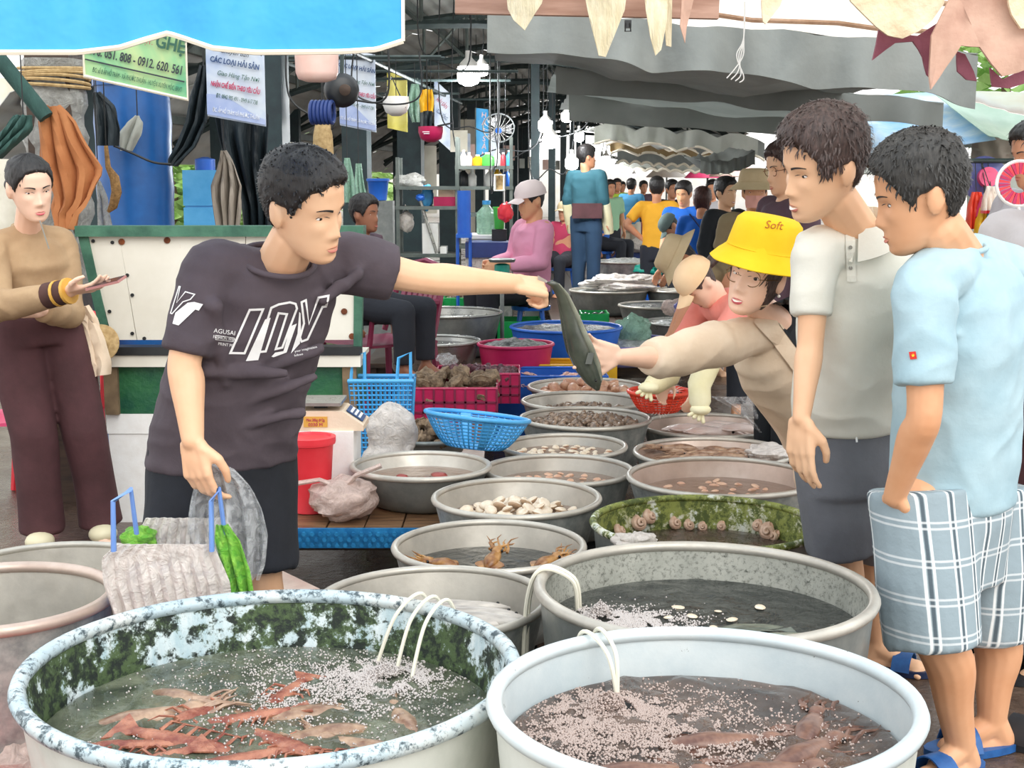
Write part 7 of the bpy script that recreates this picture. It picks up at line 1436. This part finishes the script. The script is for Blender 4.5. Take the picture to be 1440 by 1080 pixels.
T = thing('mop', 'silver handled mop leaning on the foam box', 'mop', V((P(614, 355, 12.2).x, 12.2, zs1[0]))); g = MB(); g.cyl(P(614, 356, 12.22), P(591, 282, 12.24), .014, seg=8); g.build('handle', 'steel_bowl', T); g = MB(); lumpy(g, P(591, 278, 12.24), (.04, .03, .03), .3, 1); g.build('grip', 'pl_blue', T)
g = MB(); T = thing('hanging_bag', 'tied white plastic bag hanging under the wire shelf', 'bag', P(571, 312, 12.3)); lumpy(g, P(571, 312, 12.3), (.07, .06, .09), .2, 3); g.build('pouch', 'film_white', T); g = MB(); g.tube([P(566, 302, 12.3), P(570, 288, 12.3), P(576, 302, 12.3)], [.006, .008, .006], 6); g.build('knot', 'film_white', T)
bag('grey and white rags bundled on the wire shelf', 576, 256, 12.4, (.14, .1, .07), 'film_grey', 13); bag('pale blue plastic bag bundle under the rack top', 600, 278, 12.4, (.06, .05, .11), 'pl_sky', 14)
b = bucket('blue lidded keg behind the seated person', V((P(532, 280, 11).x, 11, P(532, 282, 11).z - .0)), .085, .16, 'pl_blue', lid=True); T = thing('keg_stand', 'grey stand under the blue keg', 'stand', V((P(532, 280, 11).x, 11, 0))); g = MB(); g.box(V((P(532, 280, 11).x, 11, P(532, 282, 11).z / 2)), (.24, .2, P(532, 282, 11).z - .004)); g.build('stand_body', 'alu_dark', T, smooth=False)
drape('onion_net', 'net of dry stalks hanging beside the seated person', 'film_mint', [(230, 500, 508), (255, 498, 512), (300, 502, 520), (318, 508, 522)], 8.6, 'net', .03, 5, hang=True)
drape('plastic_sleeve', 'pale green plastic sleeve hanging on the column', 'film_mint', [(222, 484, 492), (250, 482, 498), (285, 484, 500)], 8.9, 'bag', .02, 3, hang=True)
zs2 = shelf('tall grey shelf rack of bottles behind the pink shirt', 640, 722, (345, 300, 262, 233), 12.4)[1]
for i, (u, lv, h, r, m) in enumerate(((652, 3, .14, .03, 'pl_white'), (660, 3, .12, .03, 'pl_salmon'), (672, 3, .1, .05, 'pl_yellow'), (686, 3, .12, .06, 'pl_lime'), (700, 3, .15, .03, 'pl_white'), (708, 3, .12, .03, 'pl_red'), (716, 3, .14, .03, 'pl_sky'), (652, 2, .16, .05, 'pl_black'), (664, 2, .15, .04, 'pl_white'), (700, 2, .17, .045, 'pl_yellow'), (712, 2, .15, .05, 'pl_blue'), (690, 2, .16, .05, 'foam_box'))): bottle(('small %s container on the tall bottle rack' % {'pl_white': 'white', 'pl_salmon': 'pale pink', 'pl_yellow': 'yellow', 'pl_lime': 'lime green', 'pl_red': 'red', 'pl_sky': 'sky blue', 'pl_black': 'black', 'pl_blue': 'blue', 'foam_box': 'cream'}[m]), u, zs2[lv], 12.6, h, r, m)
bottle('big teal water cooler bottle on the chest freezer', 684, P(684, 330, 11.6).z, 11.75, .28, .085, 'film_mint', 'pl_sky', 'water_bottle', None)
T = thing('chest_freezer', 'pale green chest freezer under the water bottle', 'freezer', V((P(676, 340, 11.5).x, 11.8, 0))); x0, x1 = P(655, 330, 11.5).x, P(698, 330, 11.5).x; zt_ = P(676, 331, 11.5).z; g = MB(); g.box(((x0 + x1) / 2, 11.8, zt_ / 2), (x1 - x0, .5, zt_ - .05)); g.build('cabinet', 'rust_white', T, smooth=False); g = MB(); g.box(((x0 + x1) / 2, 11.8, zt_ - .015), (x1 - x0 + .03, .53, .03)); g.build('lid', 'pl_white', T, smooth=False)
bucket('lime green bin beside the water bottle', V((P(702, 320, 11.4).x, 11.4, P(702, 322, 11.4).z)), .05, .18, 'pl_lime'); g = MB(); T = thing('bin_stand', 'dark crate under the lime bin', 'stand', V((P(702, 320, 11.4).x, 11.4, 0))); g.box(V((P(702, 320, 11.4).x, 11.4, P(702, 322, 11.4).z / 2)), (.12, .14, P(702, 322, 11.4).z - .004)); g.build('crate_body', 'pl_black', T, smooth=False)
T = bag('glossy red bag hanging beside the white cap', 711, 298, 11.2, (.06, .05, .08), 'pl_red', 15); cord_up(T, 711, 290, 11.2)
T = thing('navy_trough', 'navy blue trough holding a white sack board', 'trough', V((P(688, 360, 11.0).x, 11.2, .29))); c0 = T.location; x0, x1 = P(654, 350, 11.0).x, P(720, 350, 11.0).x; g = MB(); g.box(((x0 + x1) / 2, 11.25, P(688, 352, 11.0).z), (x1 - x0, .4, .12)); g.build('trough_body', 'pl_navy', T); g = MB(); g.box(((x0 + x1) / 2, 11.25, (P(688, 360, 11.0).z + .29) / 2), (x1 - x0, .36, P(688, 360, 11.0).z - .29)); g.build('white_stand', 'film_white', T, smooth=False)
T = thing('small_scale', 'small green dial scale beside the pink shirt', 'scale', P(706, 392, 10)); c0 = P(706, 392, 10); g = MB(); g.lathe([(.04, 0), (.055, .01), (.055, .1), (.03, .11)], c0, 20); g.build('dial_body', 'pl_teal', T); g = MB(); g.lathe([(.09, .12), (.1, .14), (.09, .145), (.02, .125)], c0, 20); g.build('pan', 'alu_dark', T); g = MB(); g.cyl(V((c0.x, c0.y, .28)), c0, .015, seg=8); g.build('stand', 'alu_dark', T)
T = thing('blue_chair_back', 'royal blue plastic chair back beside the rack', 'chair', V((P(652, 330, 11).x, 11, 0))); g = MB(); g.grid(lambda a, b: V((P(645 + 15 * a, 300, 11).x, 11 + .02 * math.sin(a * 3), P(652, lerp(330, 268, b), 11).z)), 8, 8, .02); g.build('backrest', 'pl_blue', T); g = MB(); g.box(V((P(652, 330, 11).x, 11.15, P(652, 332, 11).z)), (.12, .3, .03)); g.build('seat', 'pl_blue', T, smooth=False)
for x in (-.05, .05): g = MB(); g.cyl(V((P(652, 330, 11).x + x, 11.05, 0)), V((P(652, 330, 11).x + x, 11.05, P(652, 332, 11).z)), .015, seg=6); g.build('leg', 'pl_blue', T)
T = thing('picture_frame', 'small white framed panel with hanging cables on the column', 'frame', P(702, 258, 12.2)); g = MB(); g.tube([P(u, v, 12.2) for u, v in ((696, 246), (709, 246), (709, 268), (696, 268))], .012, 5, closed=True); g.build('frame_bars', 'pl_white', T); g = MB(); g.box(P(702, 257, 12.22), (.08, .01, .13)); g.build('panel', 'rope', T, smooth=False); cord_up(T, 702, 248, 12.2)
for i, (u0, v0, u1, v1, Y, sag) in enumerate(((498, 130, 590, 135, 9.5, 14), (470, 120, 545, 132, 8, 16), (590, 60, 660, 85, 11.5, 18), (640, 205, 760, 190, 13, 12), (700, 210, 830, 165, 14, 10), (405, 130, 470, 175, 8, 10), (620, 160, 700, 168, 13, 14), (690, 255, 700, 205, 12, 6), (745, 235, 800, 225, 14, 8))): hose('dark electric cable sagging between the roof trusses', [V((P(u0, v0, Y).x, Y, 2.36 if Y < 10.5 else roofz(P(u0, v0, Y).dot(RA)) + .1)), P(u0, v0, Y), P(lerp(u0, u1, .5), lerp(v0, v1, .5) + sag, Y), P(u1, v1, Y), V((P(u1, v1, Y).x, Y, 2.36 if Y < 10.5 else roofz(P(u1, v1, Y).dot(RA)) + .1))], .006, 'wire_black', 'power_cord', 'sagging electric cables')
for i in range(13): # plaques hanging along the hall
    s_ = 15 + i * 1.3; u = 640 + i * 13 + U(-6, 6); v = 200 + i * 3.5 + U(-10, 10); T = thing('hanging_tag', 'small pale price board hanging along the hall columns', 'sign', P(u, v, s_), 'price boards along the hall'); g = MB(); g.box(P(u, v, s_), (U(.08, .2), .01, U(.15, .3))); g.build('board_panel', ('cream_panel', 'banner_blue', 'pl_salmon', 'tarp_pale')[i % 4], T, smooth=False); g = MB(); g.cyl(P(u, v, s_) + V((0, 0, .05)), V((P(u, v, s_).x, s_, roofz(P(u, v, s_).dot(RA)) + .12)), .004, seg=4); g.build('string', 'wire_black', T)
for o_, u, v, Y in (('hanging_bucket', 446, 92, 6.4), ('rope_coil', 453, 152, 7.4), ('perforated_bag', 455, 170, 8), ('face_shield', 557, 140, 10), ('cap', 606, 160, 10), ('rusty_rope', 149, 205, 6.8)): cord_up(bpy.data.objects[o_], u, v, Y)
build_bars()
# ------------------------------------------------------------ far stalls
for i, (u0, u1, v, Y, m) in enumerate(((970, 1020, 250, 34, 'pl_pink'), (1005, 1060, 248, 30, 'pl_salmon'), (915, 960, 249, 40, 'canvas_white'), (1080, 1160, 246, 26, 'canvas_white'), (1160, 1230, 244, 22, 'tarp_pale'))):
    c0 = P((u0 + u1) / 2, v, Y); T = thing('market_umbrella', ('pink', 'pale pink', 'white', 'broad white', 'pale grey')[i] + ' market umbrella beyond the crowd', 'umbrella', V((c0.x, Y, 0))); r = (u1 - u0) / 2 / ppm(Y) * 1.3; g = MB(); g.lathe([(r, 0), (r * .6, .22), (.03, .42), (.02, .40), (r * .6, .2), (r - .02, -.01)], c0, 16); g.build('canopy', m, T); g = MB(); g.cyl(V((c0.x, Y, 0)), c0 + V((0, 0, .4)), .025, seg=8); g.build('pole', 'steel_grey', T)
g = MB(); g.box((6, 60, 1.2), (44, .4, 2.4)); struct('wall_far', g, 'canvas_white', smooth=False)
# ------------------------------------------------------------ rack of dried seafood at the top right
mat('plank_brown', '#a07a68', '#bb9684', 5, rough=.8, stretch=(1, 8, 8)); mat('dried_fish', '#d8c9a4', '#ece0c2', 14, rough=.7, bump=.7, bsc=40, stretch=(3, 3, .6)); mat('dried_ray', '#b98f7c', '#cfa994', 9, rough=.7, bump=.3); mat('dried_plum', '#7a3c4c', '#8f5060', 9, rough=.7, bump=.3); mat('dried_cream', '#d9c3a0', '#e8d6b8', 18, rough=.8, bump=.5, bsc=50)
T = thing('wooden_beam', 'brownish wooden beam with hanging dried fish', 'beam', P(820, 20, 3.5)); a, b = P(640, 12, 3.5), P(1012, 14, 3.5); g = MB(); g.box((a + b) / 2 + V((0, .02, .03)), (b.x - a.x, .03, .09), Matrix.Rotation(.02, 3, 'Y')); g.build('plank', 'plank_brown', T, smooth=False); g = MB(); g.box((a + b) / 2 + V((-.35, .02, .14)), (.03, .03, .2)); g.build('hanger', 'plank_brown', T, smooth=False); g = MB(); g.box((a + b) / 2 + V((.3, .02, .14)), (.03, .03, .2)); g.build('hanger', 'plank_brown', T, smooth=False)
def slab(name, label, m, pts, Y, th=.008, cat='dried fish', group=None, curl=.02, parent=None):
    """stiff dried piece cut to an outline, slightly curled and thick"""
    bm = bmesh.new(); vs = [bm.verts.new(P(u, v, Y)) for u, v in pts]; f = bm.faces.new(vs); bmesh.ops.triangulate(bm, faces=[f])
    for _ in range(2): bmesh.ops.subdivide_edges(bm, edges=[e for e in bm.edges if e.calc_length() > .025], cuts=1); bmesh.ops.triangulate(bm, faces=[f for f in bm.faces if len(f.verts) > 3])
    for v in bm.verts: v.co.y += curl * noise.noise(v.co * 9) + curl * .4 * noise.noise(v.co * 30)
    ex = bmesh.ops.extrude_face_region(bm, geom=bm.faces[:]); bmesh.ops.translate(bm, vec=(0, th, 0), verts=[q for q in ex['geom'] if isinstance(q, bmesh.types.BMVert)])
    me = bpy.data.meshes.new(name); bm.to_mesh(me); bm.free(); c = P(*pts[0], Y); shift(me, c); o = link(name, me, m, None, c); return tag(o, label, cat, group)
G_ = 'dried fish on the beam'
slab('dried_fish', 'broad split dried fish at the left end of the beam', 'dried_fish', [(710, -30), (770, -30), (762, 5), (752, 20), (738, 43), (722, 28), (714, 12)], 3.42, group=G_)
slab('dried_fish', 'longest split dried fish with a forked tail on the beam', 'dried_fish', [(818, -30), (884, -30), (878, 15), (868, 40), (862, 52), (852, 80), (842, 78), (836, 52), (826, 15)], 3.42, group=G_)
slab('dried_fish', 'narrow dried fish right of the metal clip', 'dried_fish', [(905, -30), (940, -30), (938, 30), (930, 70), (922, 78), (914, 50), (908, 15)], 3.42, group=G_); slab('dried_fish', 'thin strip of dried fish beside the narrow one', 'dried_fish', [(934, -20), (946, -20), (945, 40), (944, 66), (937, 64), (935, 30)], 3.44, group=G_)
slab('dried_fish', 'curled brownish strip of dried fish at the beam end', 'dried_ray', [(960, -20), (980, -20), (972, 15), (966, 40), (964, 60), (957, 36), (962, 10)], 3.40, group=G_); slab('dried_fish', 'small triangular dried fin over the white canopy', 'dried_cream', [(1070, -20), (1108, -20), (1098, 8), (1077, 34), (1073, 30)], 3.35, group=G_)
slab('dried_ray', 'round cream dried ray with frayed edge', 'dried_cream', [(1180, -40), (1335, -40), (1328, 5), (1312, 28), (1292, 44), (1270, 54), (1248, 50), (1230, 38), (1212, 18), (1196, 2)], 3.3, .01, 'dried ray'); slab('dried_ray', 'plum dried ray flap behind the cream one', 'dried_plum', [(1236, 40), (1260, 46), (1292, 50), (1330, 25), (1325, 70), (1312, 112), (1304, 105), (1298, 80), (1285, 58), (1260, 60), (1246, 70), (1226, 85)], 3.36, .01, 'dried ray')
slab('dried_ray', 'wide pinkish brown dried ray with pointed wings', 'dried_ray', [(1310, 50), (1345, -20), (1400, -30), (1460, 20), (1460, 90), (1432, 102), (1408, 108), (1392, 90), (1378, 66), (1352, 64), (1345, 75), (1325, 105), (1308, 126), (1312, 100), (1316, 75)], 3.28, .01, 'dried ray')
slab('dried_ray', 'plum dried wing tips under the pinkish ray', 'dried_plum', [(1392, 95), (1410, 112), (1445, 95), (1460, 92), (1460, 112), (1420, 124), (1396, 122)], 3.34, .008, 'dried ray'); slab('dried_ray', 'pair of plum dried fins between the rays', 'dried_plum', [(1346, 72), (1358, 76), (1370, 100), (1374, 114), (1360, 112), (1348, 100)], 3.33, .008, 'dried ray'); slab('dried_ray', 'cream dried ray at the edge of the rack', 'dried_cream', [(1412, -40), (1480, -40), (1480, 40), (1436, 40), (1424, 20)], 3.25, .01, 'dried ray')
T = thing('binder_clip', 'black metal clip under the wooden beam', 'clip', P(883, 40, 3.44)); g = MB(); g.box(P(883, 34, 3.44), (.016, .014, .018)); g.build('jaw', 'pl_black', T, smooth=False); g = MB(); g.tube([P(880, 32, 3.43), P(879, 44, 3.43), P(887, 44, 3.43), P(886, 32, 3.43)], .002, 5); g.build('wire_arm', 'pl_black', T)
for k in range(4): hose('frayed cream string dangling from the canopy', [V((P(1046, 52, 4.3).x, 4.3, 2.07)), P(1046, 52, 4.3), P(1045 - k * 3, 78, 4.3), P(1034 + k * 4, 96 + k * 4, 4.3), P(1022 + k * 6, 110 + k * 2, 4.3)], .0018, 'cord_white', 'string', 'frayed strings')
# ------------------------------------------------------------ toy stall at the right
RK = tag(thing('trim_toy_rack', 'dark rack frame of the toy stall', 'frame', V((P(1400, 300, 8.5).x, 8.5, 0))), kind='structure'); q0, q1 = P(1352, 226, 8.5), P(1500, 226, 8.5)
for x in (q0.x, q1.x): g = MB(); g.cyl(V((x, 8.55, 0)), V((x, 8.55, q0.z)), .02, seg=8); g.build('upright', 'steel_dark', RK)
g = MB(); g.cyl(V((q0.x, 8.55, q0.z)), V((q1.x, 8.55, q0.z)), .015, seg=8); g.build('rail', 'steel_dark', RK)
T = thing('sun_hat', 'pink and lilac sun hat hanging on the toy stall', 'hat', P(1386, 250, 8.6)); g = MB(); g.lathe([(.002, .09), (.06, .085), (.075, .03), (.14, 0), (.145, -.006), (.07, .02), (.05, .07), (.002, .08)], (0, 0, 0), 28, M=Matrix.Translation(P(1386, 252, 8.6)) @ Matrix.Rotation(math.radians(80), 4, 'X')); g.build('hat_body', 'pl_purple', T); g = MB(); g.lathe([(.06, .088), (.062, .05), (.03, .09)], (0, 0, 0), 20, M=Matrix.Translation(P(1384, 252, 8.58)) @ Matrix.Rotation(math.radians(80), 4, 'X')); g.build('hat_flower', 'pl_pink', T)
for i, (m, u0, v0, u1, v1) in enumerate((('pl_coral', 1362, 270, 1384, 322), ('pl_pink', 1376, 276, 1394, 305), ('pl_yellow', 1374, 292, 1400, 330), ('pl_sky', 1390, 290, 1404, 325), ('pl_red', 1384, 278, 1396, 300), ('canvas_white', 1384, 262, 1404, 296))): dr = drape('ruffled_dress', ('coral', 'pink', 'yellow', 'sky blue', 'red', 'white')[i] + ' ruffled doll dress hanging on the toy stall', m, [(v0, u0 + 4, u1 - 4), ((v0 + v1) / 2, u0, u1), (v1, u0 - 3, u1 + 3)], 8.5 - i * .03, 'dress', .03, 7, 'ruffled dresses on the toy stall'); gg = MB(); qq = P((u0 + u1) / 2, v0, 8.5 - i * .03); gg.cyl(qq - V((0, 0, .02)), V((qq.x, 8.55, q0.z)), .003, seg=5); gg.build('hang_cord', 'wire_black', dr)
T = thing('round_fan', 'round red pleated fan with a white rim', 'fan', P(1428, 265, 5.3)); c0 = P(1433, 258, 5.3); M = Matrix.Translation(c0) @ Matrix.Rotation(math.radians(90), 4, 'X')
for k in range(30):
    a0, a1 = k * math.pi / 15, (k + .8) * math.pi / 15; g = MB(); g.loft([[M @ V((r * math.cos(a), r * math.sin(a), zz)) for r, a in ((.036, a0), (.078, a0), (.078, a1), (.036, a1))] for zz in (0, .006 + .003 * (k % 2))]); g.build('pleat', 'pl_magenta' if k % 2 else 'pl_red', T, smooth=False)
g = MB(); g.tube([M @ V((.084 * math.cos(a), .084 * math.sin(a), 0)) for a in [2 * math.pi * i / 36 for i in range(36)]], .007, 6, closed=True); g.build('rim', 'pl_white', T); g = MB(); g.cyl(M @ V((0, -.08, 0)), M @ V((.03, -.2, 0)), .006, seg=6); g.build('handle', 'pl_white', T)
bpy.data.scenes.remove(_tmp)
